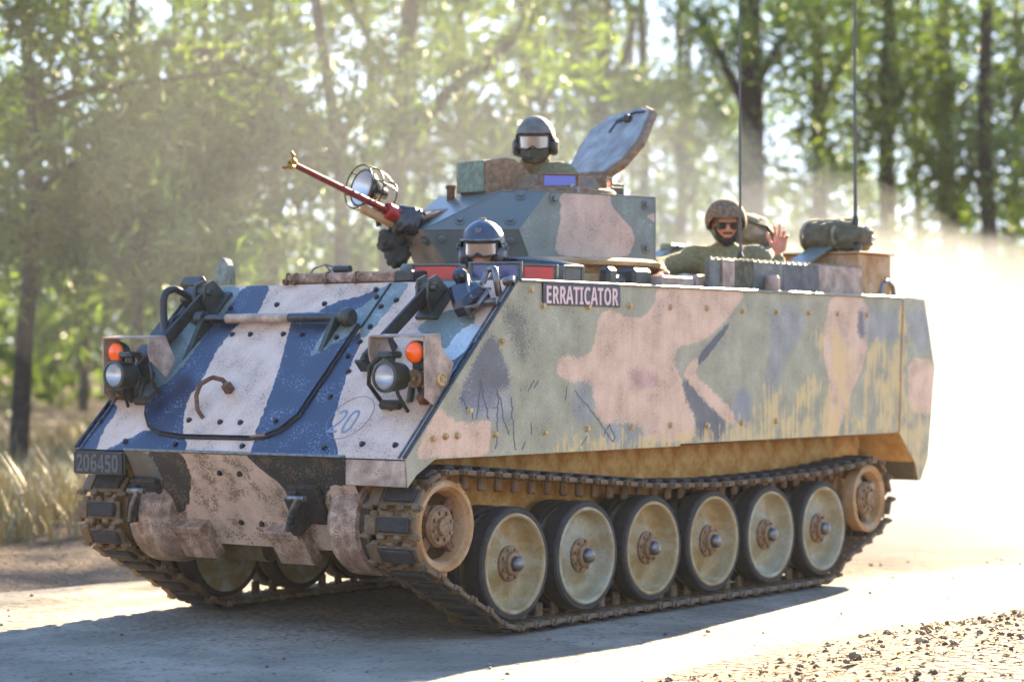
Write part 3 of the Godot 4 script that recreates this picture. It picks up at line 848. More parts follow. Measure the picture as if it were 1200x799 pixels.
func front_fittings(v: Node3D) -> void:
	var bs := Basis(Vector3.BACK, -GD, -GN)
	for s in [[0.62, 0.72, 0.745, 0.16], [-1.02, 0.95, -0.915, 0.20]]:
		var g := G.new()
		var p := gp(s[0], s[1], 0.10)
		var q := gp(s[2], s[3], 0.10)
		var d := (p - q).normalized()
		var x := d.cross(GN).normalized()
		g.box((p + q) / 2, Vector3(0.020, (p - q).length(), 0.075), 0.004, Basis(-x, -d, x.cross(d) * -1.0).orthonormalized())
		g.cyl(p - GN * 0.10, p + GN * 0.02, 0.022, 0.022, 10)
		g.box(p - d * 0.16 - GN * 0.05, Vector3(0.05, 0.09, 0.09), 0.008, bs)
		g.box(p - GN * 0.05 + x * 0.03, Vector3(0.11, 0.02, 0.08), 0.005, bs)
		var arm := part(v, "trim_board_arm", [g, mat.black_paint])
		g = G.new()
		g.slab([Vector2(0.08, 0.0), Vector2(0.28, 0.0), Vector2(0.25, 0.10), Vector2(0.17, 0.17), Vector2(0.10, 0.14)], Vector3(CREST.x, CREST.y, s[2] - 0.045), GD, GN, 0.018, Vector4(0, 0, 1, 1), 0.004)
		g.slab([Vector2(0.08, 0.0), Vector2(0.28, 0.0), Vector2(0.25, 0.10), Vector2(0.17, 0.17), Vector2(0.10, 0.14)], Vector3(CREST.x, CREST.y, s[2] + 0.03), GD, GN, 0.018, Vector4(0, 0, 1, 1), 0.004)
		g.lathe([Vector2(0, -0.07), Vector2(0.025, -0.07), Vector2(0.025, 0.07), Vector2(0, 0.07)], gp(s[2], 0.18, 0.12), Vector3.BACK, 12)
		g.box(gp(s[2], 0.19, 0.012), Vector3(0.15, 0.24, 0.024), 0.004, bs)
		part(arm, "pivot_bracket", [g, mat.dark_green_paint])
	# cable loop and junction boxes by the far edge
	var g := G.new()
	var z := -1.10
	g.tube(curve([Vector3(-0.36, 1.62, z + 0.03), Vector3(-0.345, 1.72, z), Vector3(-0.345, 1.81, z), Vector3(-0.32, 1.855, z), Vector3(-0.265, 1.872, z + 0.01), Vector3(-0.205, 1.845, z + 0.03), Vector3(-0.15, 1.80, z + 0.06), Vector3(-0.08, 1.80, z + 0.12)]), 0.024, 0.02, 10)
	g.tube([Vector3(-0.30, 1.62, z), Vector3(-0.26, 1.70, z), Vector3(-0.22, 1.73, z + 0.05), Vector3(-0.15, 1.78, z + 0.12)], 0.014, 0.014, 8)
	part(v, "cable_loop", [g, mat.black_plastic])
	for q in [[-1.10, 0.46, 0.12, 0.15], [-1.12, 0.62, 0.10, 0.10], [-1.04, 0.14, 0.20, 0.12], [-1.15, 0.03, 0.16, 0.07]]:
		g = G.new()
		g.box(gp(q[0], q[1], 0.045), Vector3(q[2], q[3], 0.085), 0.010, bs)
		part(v, "junction_box", [g, mat.black_paint if q[1] > 0.2 else mat.dark_green_paint])
	# folded mirror near the driver and the one standing on the far corner
	g = G.new()
	g.slab([Vector2(0.17, 0.86), Vector2(0.33, 0.99), Vector2(0.31, 1.05), Vector2(0.17, 1.12), Vector2(0.12, 1.06), Vector2(0.13, 0.92)], CREST + GN * 0.035, GD, Vector3.BACK, 0.085, Vector4(0, 0, 1, 1), 0.028)
	var mir := part(v, "folded_mirror", [g, mat.sky_tinted_black_paint])
	g = G.new()
	g.lathe([Vector2(0, -0.05), Vector2(0.035, -0.05), Vector2(0.042, -0.02), Vector2(0.042, 0.03), Vector2(0.03, 0.05), Vector2(0, 0.055)], gp(0.915, 0.09, 0.10), GN, 16)
	part(mir, "mirror_knob", [g, mat.sky_tinted_black_paint])
	g = G.new()
	g.tube([gp(0.96, 0.10, 0.02), gp(0.96, 0.09, 0.12), gp(1.02, 0.18, 0.125), gp(1.07, 0.25, 0.10)], 0.010, 0.010, 8)
	g.tube([gp(1.07, 0.18, 0.02), gp(1.07, 0.18, 0.10), gp(1.15, 0.18, 0.10), gp(1.13, 0.30, 0.09), gp(1.06, 0.31, 0.09), gp(1.06, 0.31, 0.01)], 0.012, 0.012, 8)
	g.tube(curve([gp(1.13, 0.12, 0.0), gp(1.13, 0.08, 0.08), gp(1.11, 0.03, 0.11), gp(1.06, 0.03, 0.10), gp(1.05, 0.12, 0.07), gp(1.10, 0.22, 0.04)]), 0.020, 0.016, 8)
	g.cyl(gp(1.14, 0.05, 0.03), gp(1.20, 0.03, 0.03), 0.022, 0.022, 10)
	g.cyl(gp(1.10, 0.21, 0.03), gp(1.18, 0.20, 0.03), 0.022, 0.022, 10)
	part(mir, "mirror_clamp", [g, mat.steel])
	g = G.new()
	var fin := []
	for k in 15:
		var an := PI * k / 14.0
		fin.append(Vector2(-1.160 + 0.068 * cos(an) * (1.0 if an < PI / 2 else 0.75), 1.905 + 0.165 * pow(sin(an), 0.7)))
	var fan := []
	for p in fin:
		fan.append(Vector2(-p.x, p.y))
	g.slab(fan, Vector3(0.20, 0, 0), Vector3(0, 0, -1), Vector3.UP, 0.07, Vector4(0, 0, 1, 1), 0.018)
	part(v, "standing_mirror", [g, mat.grey_green_paint])
	# tow hooks and step blocks on the lower plate
	var fb := Basis(Vector3.BACK, -FD, -FN)
	for s in [-0.72, 0.45]:
		g = G.new()
		g.box(fp(s, 0.28, 0.02), Vector3(0.20, 0.24, 0.04), 0.010, fb)
		g.slab([Vector2(0.18, 0.03), Vector2(0.40, 0.03), Vector2(0.41, 0.13), Vector2(0.34, 0.16), Vector2(0.28, 0.10), Vector2(0.20, 0.10)], Vector3(-0.942, 0.955, s - 0.03), FD, FN, 0.06, Vector4(0, 0, 1, 1), 0.008)
		var hook := part(v, "tow_hook", [g, mat.mud])
		g = G.new()
		g.tube([fp(s - 0.09, 0.36, 0.14), fp(s - 0.02, 0.26, 0.15), fp(s + 0.06, 0.17, 0.13)], 0.022, 0.02, 10)
		g.tube([fp(s - 0.02, 0.17, 0.13), fp(s + 0.10, 0.17, 0.13)], 0.017, 0.017, 8)
		part(hook, "hook_latch", [g, mat.steel])
	for s in [-0.485, 0.225]:
		g = G.new()
		var o := Vector3(-0.942, 0.955, s)
		g.slab([Vector2(0.43, -0.12), Vector2(0.64, -0.10), Vector2(0.64, 0.14), Vector2(0.43, 0.12)], o, FD, Vector3.BACK, 0.075, Vector4(0, 0, 1, 1), 0.006)
		g.box(fp(s, 0.445, 0.085), Vector3(0.245, 0.04, 0.02), 0.004, fb)
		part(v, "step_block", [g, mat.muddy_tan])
	# rounded final drive housings beside the lower plate
	for s in [1.0, -1.0]:
		g = G.new()
		g.lathe([Vector2(0.0, -0.12), Vector2(0.20, -0.12), Vector2(0.25, -0.09), Vector2(0.275, -0.05), Vector2(0.275, 0.12), Vector2(0.245, 0.13), Vector2(0.245, 0.17), Vector2(0, 0.17)], Vector3(-0.611, 0.607, 0.70), Vector3.BACK, 40)
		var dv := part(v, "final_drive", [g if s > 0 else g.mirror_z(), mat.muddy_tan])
		g = G.new()
		g.lathe([Vector2(0.250, 0.128), Vector2(0.250, 0.165), Vector2(0.14, 0.19), Vector2(0, 0.19)], Vector3(-0.611, 0.607, 0.70), Vector3.BACK, 32)
		part(dv, "drive_cover", [g if s > 0 else g.mirror_z(), mat.mud])


# the closed line that the middle of a track follows, in (x, y)
func track_line() -> Curve2D:
	var pts := []
	var sp := Vector2(-0.611, 0.607)
	var idl := Vector2(3.962, 0.539)
	for p in [[3.962, 0.785], [3.3, 0.735], [2.67, 0.718], [2.0, 0.712], [1.33, 0.735], [0.67, 0.790], [0.0, 0.842], [-0.45, 0.878]]:
		pts.append(Vector2(p[0], p[1]))
	for k in range(0, 9):
		var a := deg_to_rad(90 + 16.8 * k)
		pts.append(sp + Vector2(cos(a), sin(a)) * 0.276)
	var w1 := Vector2(0, WHEEL_Y)
	for k in range(0, 5):
		var a := deg_to_rad(228 + 9.5 * k)
		pts.append(w1 + Vector2(cos(a), sin(a)) * 0.335)
	for k in range(1, 11):
		pts.append(Vector2(0.3335 * k, 0.039))
	var w6 := Vector2(3.335, WHEEL_Y)
	for k in range(1, 5):
		var a := deg_to_rad(270 + 12.0 * k)
		pts.append(w6 + Vector2(cos(a), sin(a)) * 0.335)
	for k in range(0, 7):
		var a := deg_to_rad(-55 + 22.0 * k)
		pts.append(idl + Vector2(cos(a), sin(a)) * 0.246)
	var c := Curve2D.new()
	for p in pts:
		c.add_point(p)
	c.add_point(pts[0])
	return c


func link_mesh() -> ArrayMesh:
	# x across the track, y outwards, z along it
	var s := G.new()
	var r := G.new()
	s.box(Vector3(0, 0.0, 0), Vector3(0.33, 0.026, 0.100), 0.005)
	for k in [-0.155, -0.055, 0.055, 0.155]:
		s.box(Vector3(k, 0.0, 0.056), Vector3(0.05, 0.036, 0.036), 0.008)
	for k in [-0.105, 0.0, 0.105]:
		s.box(Vector3(k, 0.0, -0.056), Vector3(0.045, 0.036, 0.036), 0.008)
	for k in [-0.186, 0.186]:
		s.cyl(Vector3(k * 0.93, 0, 0.058), Vector3(k * 1.04, 0, 0.058), 0.012, 0.012, 8)
	s.box(Vector3(0, -0.050, 0.0), Vector3(0.030, 0.080, 0.060), 0.010)
	s.box(Vector3(-0.09, 0.018, 0.0), Vector3(0.02, 0.014, 0.09), 0.004)
	r.box(Vector3(0.04, 0.024, -0.004), Vector3(0.20, 0.026, 0.078), 0.008)
	return mesh_of([s, mat.track_steel, r, mat.rubber])


func tracks(v: Node3D) -> void:
	var c := track_line()
	var total := c.get_baked_length()
	var count := int(round(total / 0.152))
	var lm := link_mesh()
	for s in [1.0, -1.0]:
		var t := Node3D.new()
		t.name = numbered(v, "track")
		v.add_child(t, true)
		t.position = -where(v)
		t.set_meta("label", "near track with dusty steel links" if s > 0 else "far track seen behind the front plate")
		for k in count:
			var d := fposmod(total * k / count, total)
			var p := c.sample_baked(d)
			var q := c.sample_baked(fposmod(d + 0.03, total)) - c.sample_baked(fposmod(d - 0.03, total))
			var along := Vector3(q.x, q.y, 0).normalized()
			var out := Vector3(along.y, -along.x, 0)      # outwards of a loop that runs forwards on top
			var x := out.cross(along)
			place(t, "link", lm, Transform3D(Basis(x, out, along), Vector3(p.x, p.y, s * 1.055)))


func wheels(v: Node3D) -> void:
	var tyre := G.new()
	tyre.lathe([Vector2(0.272, 0.058), Vector2(0.272, -0.058), Vector2(0.296, -0.058), Vector2(0.305, -0.045), Vector2(0.305, 0.045), Vector2(0.296, 0.058), Vector2(0.272, 0.058)], Vector3(0, 0, 0), Vector3.BACK, 48)
	var tm := mesh_of([tyre, mat.rubber])
	var rim := G.new()
	rim.lathe([Vector2(0, -0.055), Vector2(0.27, -0.055), Vector2(0.2715, 0.052), Vector2(0.268, 0.062), Vector2(0.254, 0.062), Vector2(0.248, 0.045), Vector2(0.240, 0.005), Vector2(0.228, -0.032), Vector2(0.205, -0.046), Vector2(0.165, -0.040), Vector2(0.125, -0.018), Vector2(0.100, 0.004), Vector2(0.094, 0.010), Vector2(0.0, 0.010)], Vector3.ZERO, Vector3.BACK, 48, true)
	var rm := mesh_of([rim, mat.dusty_wheel])
	var hub := G.new()
	hub.lathe([Vector2(0.0965, 0.008), Vector2(0.0965, 0.022), Vector2(0.090, 0.028), Vector2(0.066, 0.030), Vector2(0.060, 0.052), Vector2(0.048, 0.058), Vector2(0.042, 0.058)], Vector3.ZERO, Vector3.BACK, 28)
	for k in 8:
		var a := TAU * k / 8
		hub.lathe([Vector2(0.010, 0.026), Vector2(0.010, 0.040), Vector2(0, 0.042)], Vector3(cos(a) * 0.079, sin(a) * 0.079, 0), Vector3.BACK, 6)
	var cap := G.new()
	cap.lathe([Vector2(0.041, 0.056), Vector2(0.041, 0.074), Vector2(0.038, 0.086), Vector2(0.028, 0.096), Vector2(0.014, 0.101), Vector2(0, 0.102)], Vector3.ZERO, Vector3.BACK, 20, true)
	var hm := mesh_of([hub, mat.hub_paint])
	var cm := mesh_of([cap, mat.steel])
	var back := G.new()
	back.lathe([Vector2(0.272, 0.055), Vector2(0.272, -0.055), Vector2(0.296, -0.055), Vector2(0.305, -0.045), Vector2(0.305, 0.045), Vector2(0.296, 0.055), Vector2(0.272, 0.055)], Vector3.ZERO, Vector3.BACK, 40)
	var disc := G.new()
	disc.lathe([Vector2(0, -0.05), Vector2(0.271, -0.05), Vector2(0.271, 0.05), Vector2(0, 0.05)], Vector3.ZERO, Vector3.BACK, 40)
	disc.lathe([Vector2(0.08, -0.40), Vector2(0.08, 0.0)], Vector3.ZERO, Vector3.BACK, 16)
	var im := mesh_of([back, mat.rubber, disc, mat.dusty_wheel])
	for s in [1.0, -1.0]:
		for k in 6:
			var turn := Basis(Vector3.UP, 0.0 if s > 0 else PI)
			var spin := Basis(Vector3.BACK, k * 1.7 + 0.4)
			var w := place(v, "road_wheel", rm, Transform3D(turn * spin, Vector3(0.667 * k, WHEEL_Y, s * 1.132)))
			if k in [0, 2, 3]:
				w.set_surface_override_material(0, mat.ochre_wheel)
			for piece in [["tyre", tm], ["hub", hm], ["hub_cap", cm]]:
				var o := MeshInstance3D.new()
				o.name = piece[0]
				o.mesh = piece[1]
				w.add_child(o, true)
			var o := MeshInstance3D.new()
			o.name = "inner_wheel"
			o.mesh = im
			o.position = Vector3(0, 0, -0.165)
			w.add_child(o, true)
	# driving sprockets at the front: toothed ring, spoked web, hub
	var ring := G.new()
	ring.lathe([Vector2(0.172, -0.03), Vector2(0.235, -0.03), Vector2(0.238, 0.045), Vector2(0.228, 0.058), Vector2(0.205, 0.058), Vector2(0.186, 0.03), Vector2(0.172, -0.03)], Vector3.ZERO, Vector3.BACK, 48)
	ring.lathe([Vector2(0.18, -0.25), Vector2(0.205, -0.25), Vector2(0.205, -0.03)], Vector3.ZERO, Vector3.BACK, 32)
	for k in 11:
		var a := TAU * k / 11
		for zz in [-0.015, -0.20]:
			ring.slab([Vector2(0.22, -0.040), Vector2(0.272, -0.018), Vector2(0.272, 0.018), Vector2(0.22, 0.040)], Vector3(0, 0, zz), Vector3(cos(a), sin(a), 0), Vector3(-sin(a), cos(a), 0), 0.03, Vector4(0, 0, 1, 1), 0.005)
	var web := G.new()
	for k in 4:
		var a := TAU * k / 4 + 0.5
		web.slab([Vector2(0.06, -0.040), Vector2(0.190, -0.026), Vector2(0.190, 0.026), Vector2(0.06, 0.040)], Vector3(0, 0, -0.040), Vector3(cos(a), sin(a), 0), Vector3(-sin(a), cos(a), 0), 0.04, Vector4(0, 0, 1, 1), 0.008)
	var hb := G.new()
	hb.lathe([Vector2(0.11, -0.03), Vector2(0.11, 0.012), Vector2(0.095, 0.028), Vector2(0.05, 0.032), Vector2(0.045, 0.05), Vector2(0, 0.052)], Vector3.ZERO, Vector3.BACK, 28)
	for k in 8:
		var a := TAU * k / 8
		hb.lathe([Vector2(0.012, 0.02), Vector2(0.012, 0.042), Vector2(0, 0.044)], Vector3(cos(a) * 0.072, sin(a) * 0.072, 0), Vector3.BACK, 6)
	var idr := G.new()
	idr.lathe([Vector2(0.165, -0.04), Vector2(0.222, -0.04), Vector2(0.224, 0.04), Vector2(0.205, 0.05), Vector2(0.180, 0.03), Vector2(0.165, -0.04)], Vector3.ZERO, Vector3.BACK, 40)
	idr.lathe([Vector2(0.165, -0.21), Vector2(0.222, -0.21), Vector2(0.222, -0.12), Vector2(0.165, -0.12), Vector2(0.165, -0.21)], Vector3.ZERO, Vector3.BACK, 40)
	for s in [1.0, -1.0]:
		var turn := Basis(Vector3.UP, 0.0 if s > 0 else PI)
		var w := place(v, "drive_sprocket", mesh_of([ring, mat.dusty_tan]), Transform3D(turn * Basis(Vector3.BACK, 0.3), Vector3(-0.611, 0.607, s * 1.145)))
		var o := MeshInstance3D.new()
		o.name = "web"
		o.mesh = mesh_of([web, mat.rust])
		w.add_child(o, true)
		o = MeshInstance3D.new()
		o.name = "hub"
		o.mesh = mesh_of([hb, mat.hub_paint])
		w.add_child(o, true)
		w = place(v, "idler_wheel", mesh_of([idr, mat.dusty_tan]), Transform3D(turn, Vector3(3.962, 0.539, s * 1.145)))
		o = MeshInstance3D.new()
		o.name = "web"
		o.mesh = mesh_of([web, mat.dusty_wheel])
		w.add_child(o, true)
		o = MeshInstance3D.new()
		o.name = "hub"
		o.mesh = mesh_of([hb, mat.hub_paint])
		w.add_child(o, true)


func turret(v: Node3D) -> void:
	var T2 := [0.448, 0.585, 0.272]
	var T3 := [0.240, 0.585, 0.447]
	var T4 := [-0.645, 0.585, 0.447]
	var E := [0.459, 0.349, 0.447]
	var E2 := [0.897, 0.346, 0.083]
	var BL := [0.379, 0.183, 0.447]
	var BR := [-0.645, 0.183, 0.447]
	var BF := [0.750, 0.150, 0.126]
	var at := func(q: Array) -> Vector3: return tp(q[0], q[1], q[2])
	var flip := func(q: Array) -> Vector3: return tp(q[0], q[1], -0.074 - q[2])
	var side := G.new()
	var dark := G.new()
	var tan_ := G.new()
	var so := tp(-0.7, 0.1, 0.447)
	side.face([at.call(BR), at.call(T4), at.call(T3), at.call(E), at.call(BL)], so, TF, Vector3.UP, 1.3, 0.55)
	dark.flat([at.call(T2), at.call(E2), at.call(E), at.call(T3)])
	dark.flat([at.call(E2), at.call(BF), at.call(BL), at.call(E)])
	tan_.flat([flip.call(E2), flip.call(BF), at.call(BF), at.call(E2)])
	dark.flat([at.call(T2), flip.call(T2), flip.call(E2), at.call(E2)])
	dark.flat([at.call(T4), flip.call(T4), flip.call(T3), flip.call(T2), at.call(T2), at.call(T3)])
	dark.flat([flip.call(T3), flip.call(E), flip.call(E2), flip.call(T2)])
	dark.flat([flip.call(E), flip.call(BL), flip.call(BF), flip.call(E2)])
	dark.flat([flip.call(T4), flip.call(BR), flip.call(BL), flip.call(E), flip.call(T3)])
	dark.flat([at.call(BR), flip.call(BR), flip.call(T4), at.call(T4)])
	dark.flat([at.call(BR), at.call(BL), at.call(BF), flip.call(BF), flip.call(BL), flip.call(BR)])
	var t := part(v, "turret", [side, mat.turret_side, dark, mat.turret_paint, tan_, mat.tan_paint])
	var g := G.new()
	for e in [[T2, T3], [T3, T4], [T3, E], [E, E2], [E, BL], [T2, E2], [E2, BF], [T4, BR]]:
		g.tube([at.call(e[0]), at.call(e[1])], 0.005, 0.005, 6)
	part(t, "edge_welds", [g, mat.turret_paint])
	g = G.new()
	g.lathe([Vector2(0.66, 0.0), Vector2(0.66, 0.09), Vector2(0.60, 0.10), Vector2(0.60, 0.14)], TO, Vector3.UP, 48)
	g.lathe([Vector2(0.0, 0.14), Vector2(0.74, 0.14), Vector2(0.745, 0.165), Vector2(0.70, 0.185), Vector2(0, 0.185)], TO + TF * -0.10, Vector3.UP, 56)
	part(t, "turret_ring", [g, mat.dusty_tan])
	var bm := bolt_mesh(0.018, 0.022, mat.steel)
	var wm := G.new()
	wm.lathe([Vector2(0.036, 0), Vector2(0.036, 0.006), Vector2(0, 0.008)], Vector3.ZERO, Vector3.UP, 18)
	wm.lathe([Vector2(0.020, 0.006), Vector2(0.020, 0.022), Vector2(0.015, 0.026), Vector2(0, 0.026)], Vector3.ZERO, Vector3.UP, 6)
	bm = mesh_of([wm, mat.turret_bolt])
	for q in [[0.372, 0.558, 0.357, 0.551, 0.517, 0.655], [0.708, 0.404, 0.196, 0.551, 0.517, 0.655], [0.478, 0.404, 0.390, 0.551, 0.517, 0.655], [0.801, 0.296, 0.143, 0.611, -0.284, 0.739], [0.486, 0.286, 0.400, 0.611, -0.284, 0.739], [0.851, 0.283, 0.048, 0.808, -0.589, 0.0], [0.845, 0.275, -0.147, 0.808, -0.589, 0.0], [0.186, 0.541, 0.447, 0, 0, 1], [-0.566, 0.536, 0.447, 0, 0, 1], [-0.566, 0.265, 0.447, 0, 0, 1]]:
		place(t, "bolt", bm, Transform3D(upright(TF * q[3] + Vector3.UP * q[4] + TS * q[5]), tp(q[0], q[1], q[2])))
	# gun: barrel, red sleeve, brass flash hider
	var p := tp(0.95, 0.415, -0.045)
	var m := tp(1.745, 0.700, -0.045)
	var d := (m - p).normalized()
	g = G.new()
	g.lathe([Vector2(0.0, 0.0), Vector2(0.028, 0.0), Vector2(0.028, 0.10), Vector2(0.022, 0.16), Vector2(0.0195, 0.5), Vector2(0.018, 0.83), Vector2(0.022, 0.835), Vector2(0.022, 0.86), Vector2(0.012, 0.86)], p, d, 20)
	part(t, "gun_barrel", [g, mat.barrel_red])
	g = G.new()
	g.lathe([Vector2(0.0, 0.045), Vector2(0.048, 0.045), Vector2(0.052, 0.055), Vector2(0.052, 0.13), Vector2(0.046, 0.14), Vector2(0.03, 0.142)], p, d, 20)
	part(t, "barrel_sleeve", [g, mat.bright_red])
	g = G.new()
	g.lathe([Vector2(0.022, 0.835), Vector2(0.034, 0.84), Vector2(0.036, 0.862), Vector2(0.022, 0.87), Vector2(0.010, 0.866)], p, d, 16)
	for k in 3:
		var bs := facing(d)
		var a := TAU * k / 3 + PI / 2
		var e := bs.x * cos(a) + bs.y * sin(a)
		g.tube([p + d * 0.852 + e * 0.025, p + d * 0.857 + e * 0.05, p + d * 0.88 + e * 0.062], 0.011, 0.009, 8)
	part(t, "flash_hider", [g, mat.brass])
	g = G.new()
	g.box(p + d * 0.10 + Vector3(0, -0.055, 0) - TS * 0.02, Vector3(0.05, 0.05, 0.42), 0.010, facing(d))
	part(t, "gun_cradle", [g, mat.dusty_tan])
	# searchlight in a wire cage
	var c := tp(1.12, 0.600, -0.22)
	d = (TF * 0.97 + Vector3.UP * 0.22).normalized()
	g = G.new()
	g.lathe([Vector2(0, -0.16), Vector2(0.04, -0.16), Vector2(0.05, -0.115), Vector2(0.08, -0.075), Vector2(0.112, -0.02), Vector2(0.118, 0.01), Vector2(0.112, 0.016), Vector2(0.105, 0.008)], c, d, 32, true)
	g.tube([c - d * 0.1 + Vector3(0, -0.08, 0), c - d * 0.12 + Vector3(0, -0.2, 0)], 0.018, 0.018, 8)
	part(t, "searchlight", [g, mat.black_glossy])
	g = G.new()
	g.lathe([Vector2(0.107, 0.008), Vector2(0.055, -0.03), Vector2(0, -0.04)], c, d, 28, true)
	part(t, "searchlight_reflector", [g, mat.reflector])
	g = G.new()
	g.lathe([Vector2(0.107, 0.010), Vector2(0.055, 0.024), Vector2(0, 0.03)], c, d, 28, true)
	part(t, "searchlight_glass", [g, mat.clear_glass])
	g = G.new()
	var bs := facing(d)
	for q in [[0.135, 0.035], [0.135, -0.05], [0.088, -0.19]]:
		var loop := []
		for k in 28:
			loop.append(c + d * q[1] + (bs.x * cos(TAU * k / 28) + bs.y * sin(TAU * k / 28)) * q[0])
		g.tube(loop, 0.0045, 0.0045, 6, true)
	for k in 6:
		var e: Vector3 = bs.x * cos(TAU * k / 6 + 0.3) + bs.y * sin(TAU * k / 6 + 0.3)
		g.tube([c + d * 0.035 + e * 0.135, c - d * 0.05 + e * 0.135, c - d * 0.13 + e * 0.118, c - d * 0.19 + e * 0.088], 0.0045, 0.0045, 6)
	part(t, "searchlight_cage", [g, mat.wire])
	# canvas weather cover round the gun slot, bunched in folds
	g = G.new()
	rng.seed = 77
	for q in [[0.93, 0.400, -0.045, 0.105, 0.088], [0.86, 0.425, -0.10, 0.09, 0.06]]:
		g.put(lump(Vector3(0.075, q[4], q[3]), 0.30, int(q[0] * 100), 18, 14), Transform3D(facing(TF), tp(q[0], q[1], q[2])))
	part(t, "gun_cover", [g, mat.canvas_blue])
	g = G.new()
	for q in [[0.99, 0.285, -0.12, 0.075, 0.065], [0.94, 0.205, -0.12, 0.065, 0.075]]:
		g.put(lump(Vector3(0.075, q[4], q[3]), 0.36, int(q[1] * 100), 18, 14), Transform3D(facing(TF), tp(q[0], q[1], q[2])))
	part(t, "lower_cover", [g, mat.canvas_dark])
	g = G.new()
	g.box(tp(0.67, 0.465, -0.14), Vector3(0.26, 0.02, 0.36), 0.004, Basis(TS, 0.30) * facing(TF))
	part(t, "slot_plate", [g, mat.hub_paint])
	# sight with green shutter, and the small post beside it
	g = G.new()
	var w := []
	w = [Vector2(0.44, 0.575), Vector2(0.46, 0.60), Vector2(0.46, 0.775), Vector2(0.30, 0.805), Vector2(0.22, 0.80), Vector2(0.15, 0.765), Vector2(0.08, 0.70), Vector2(0.06, 0.575)]
	var sl := []
	for q in w:
		sl.append(Vector2(q.x, q.y - 0.0))
	g.slab(sl.map(func(q): return Vector2(-q.x, q.y)), TO - TS * 0.13, -TF, Vector3.UP, 0.25, Vector4(0, 0, 1, 1), 0.008)
	var sight := part(t, "gun_sight", [g, mat.hub_paint])
	g = G.new()
	g.box(tp(0.472, 0.685, -0.005), Vector3(0.255, 0.19, 0.018), 0.004, facing(TF))
	part(t, "sight_shutter", [g, mat.shutter_green])
	g = G.new()
	g.lathe([Vector2(0.0, 0), Vector2(0.028, 0), Vector2(0.028, 0.10), Vector2(0.034, 0.10), Vector2(0.034, 0.12), Vector2(0, 0.12)], tp(0.50, 0.52, -0.16), Vector3.UP, 12)
	part(t, "vent_post", [g, mat.rust])
	# cupola: ring of vision blocks round the commander's hatch
	var cc := tp(-0.13, 0.585, 0.0)
	g = G.new()
	g.lathe([Vector2(0.30, 0), Vector2(0.44, 0), Vector2(0.44, 0.03), Vector2(0.40, 0.05), Vector2(0.34, 0.12), Vector2(0.30, 0.12), Vector2(0.30, 0.0)], cc, Vector3.UP, 40)
	part(t, "cupola_ring", [g, mat.hub_paint])
	for q in [[62.0, 0.20, "violet_glass"], [128.0, 0.15, "copper_glass"], [-28.0, 0.18, "violet_glass"], [185.0, 0.16, "copper_glass"], [-80.0, 0.18, "violet_glass"]]:
		var a: float = deg_to_rad(q[0])
		var n := TF * cos(a) + TS * sin(a)
		vision_block(t, cc + n * 0.385 + Vector3(0, 0.068, 0), n, q[1] + 0.05, 0.115, mat[q[2]], mat.hub_paint)
	g = G.new()
	g.box(tp(-0.02, 0.605, 0.42), Vector3(0.03, 0.05, 0.03), 0.008)
	g.lathe([Vector2(0, 0), Vector2(0.02, 0), Vector2(0.02, 0.055), Vector2(0, 0.055)], tp(0.0, 0.585, 0.40), Vector3.UP, 12)
	part(t, "roof_fitting", [g, mat.steel])
	g = G.new()
	g.box(tp(-0.52, 0.635, 0.12), Vector3(0.16, 0.10, 0.20), 0.012, facing(TS))
	g.box(tp(-0.44, 0.640, 0.22), Vector3(0.20, 0.03, 0.12), 0.008, facing(TS))
	part(t, "hatch_hinge", [g, mat.dark_green_paint])
	# open hatch lid
	var u := TS
	var ang := deg_to_rad(45)
	var q := -TF * sin(ang) + Vector3.UP * cos(ang)
	var o := tp(-0.52, 0.755, 0.0)
	var lid := []
	for e in [[-0.30, 0.12], [-0.36, 0.31], [-0.375, 0.45], [-0.30, 0.575], [-0.02, 0.635], [0.08, 0.59], [0.19, 0.30], [0.175, 0.11], [0.10, 0.0], [-0.20, 0.01]]:
		lid.append(Vector2(e[0], e[1]))
	g = G.new()
	var outer := []
	for e in lid:
		outer.append(e + (e - Vector2(-0.09, 0.30)).normalized() * 0.03)
	var nrm := u.cross(q).normalized()
	var front: float = 1.0 if nrm.dot(Vector3(-1, 0, 0.5)) > 0 else -1.0
	g.slab(outer.map(func(e): return Vector2(e.x, e.y)), o - nrm * front * 0.05, u, q, 0.05, Vector4(0, 0, 1, 1), 0.012) if front > 0 else g.slab(outer.map(func(e): return Vector2(-e.x, e.y)), o - nrm * front * 0.05, -u, q, 0.05, Vector4(0, 0, 1, 1), 0.012)
	var top := part(t, "hatch_lid", [g, mat.hub_paint])
	g = G.new()
	g.slab(lid, o, u, q, 0.012, Vector4(0, 0, 1, 1), 0.006) if front > 0 else g.slab(lid.map(func(e): return Vector2(-e.x, e.y)), o, -u, q, 0.012, Vector4(0, 0, 1, 1), 0.006)
	part(t, "hatch_lining", [g, mat.hatch_inside])
	g = G.new()
	var up := nrm * front * 0.03
	var lid3 := func(e: Vector2, h: float) -> Vector3: return o + u * e.x + q * e.y + nrm * front * h
	g.tube([lid3.call(Vector2(-0.05, 0.52), 0.015), lid3.call(Vector2(-0.09, 0.44), 0.05), lid3.call(Vector2(-0.10, 0.36), 0.04)], 0.008, 0.008, 6)
	g.tube([lid3.call(Vector2(-0.16, 0.50), 0.02), lid3.call(Vector2(-0.02, 0.555), 0.03), lid3.call(Vector2(0.06, 0.57), 0.02)], 0.008, 0.008, 6)
	g.box(lid3.call(Vector2(-0.04, 0.50), 0.03), Vector3(0.05, 0.05, 0.05), 0.01)
	part(t, "hatch_catch", [g, mat.black_plastic])


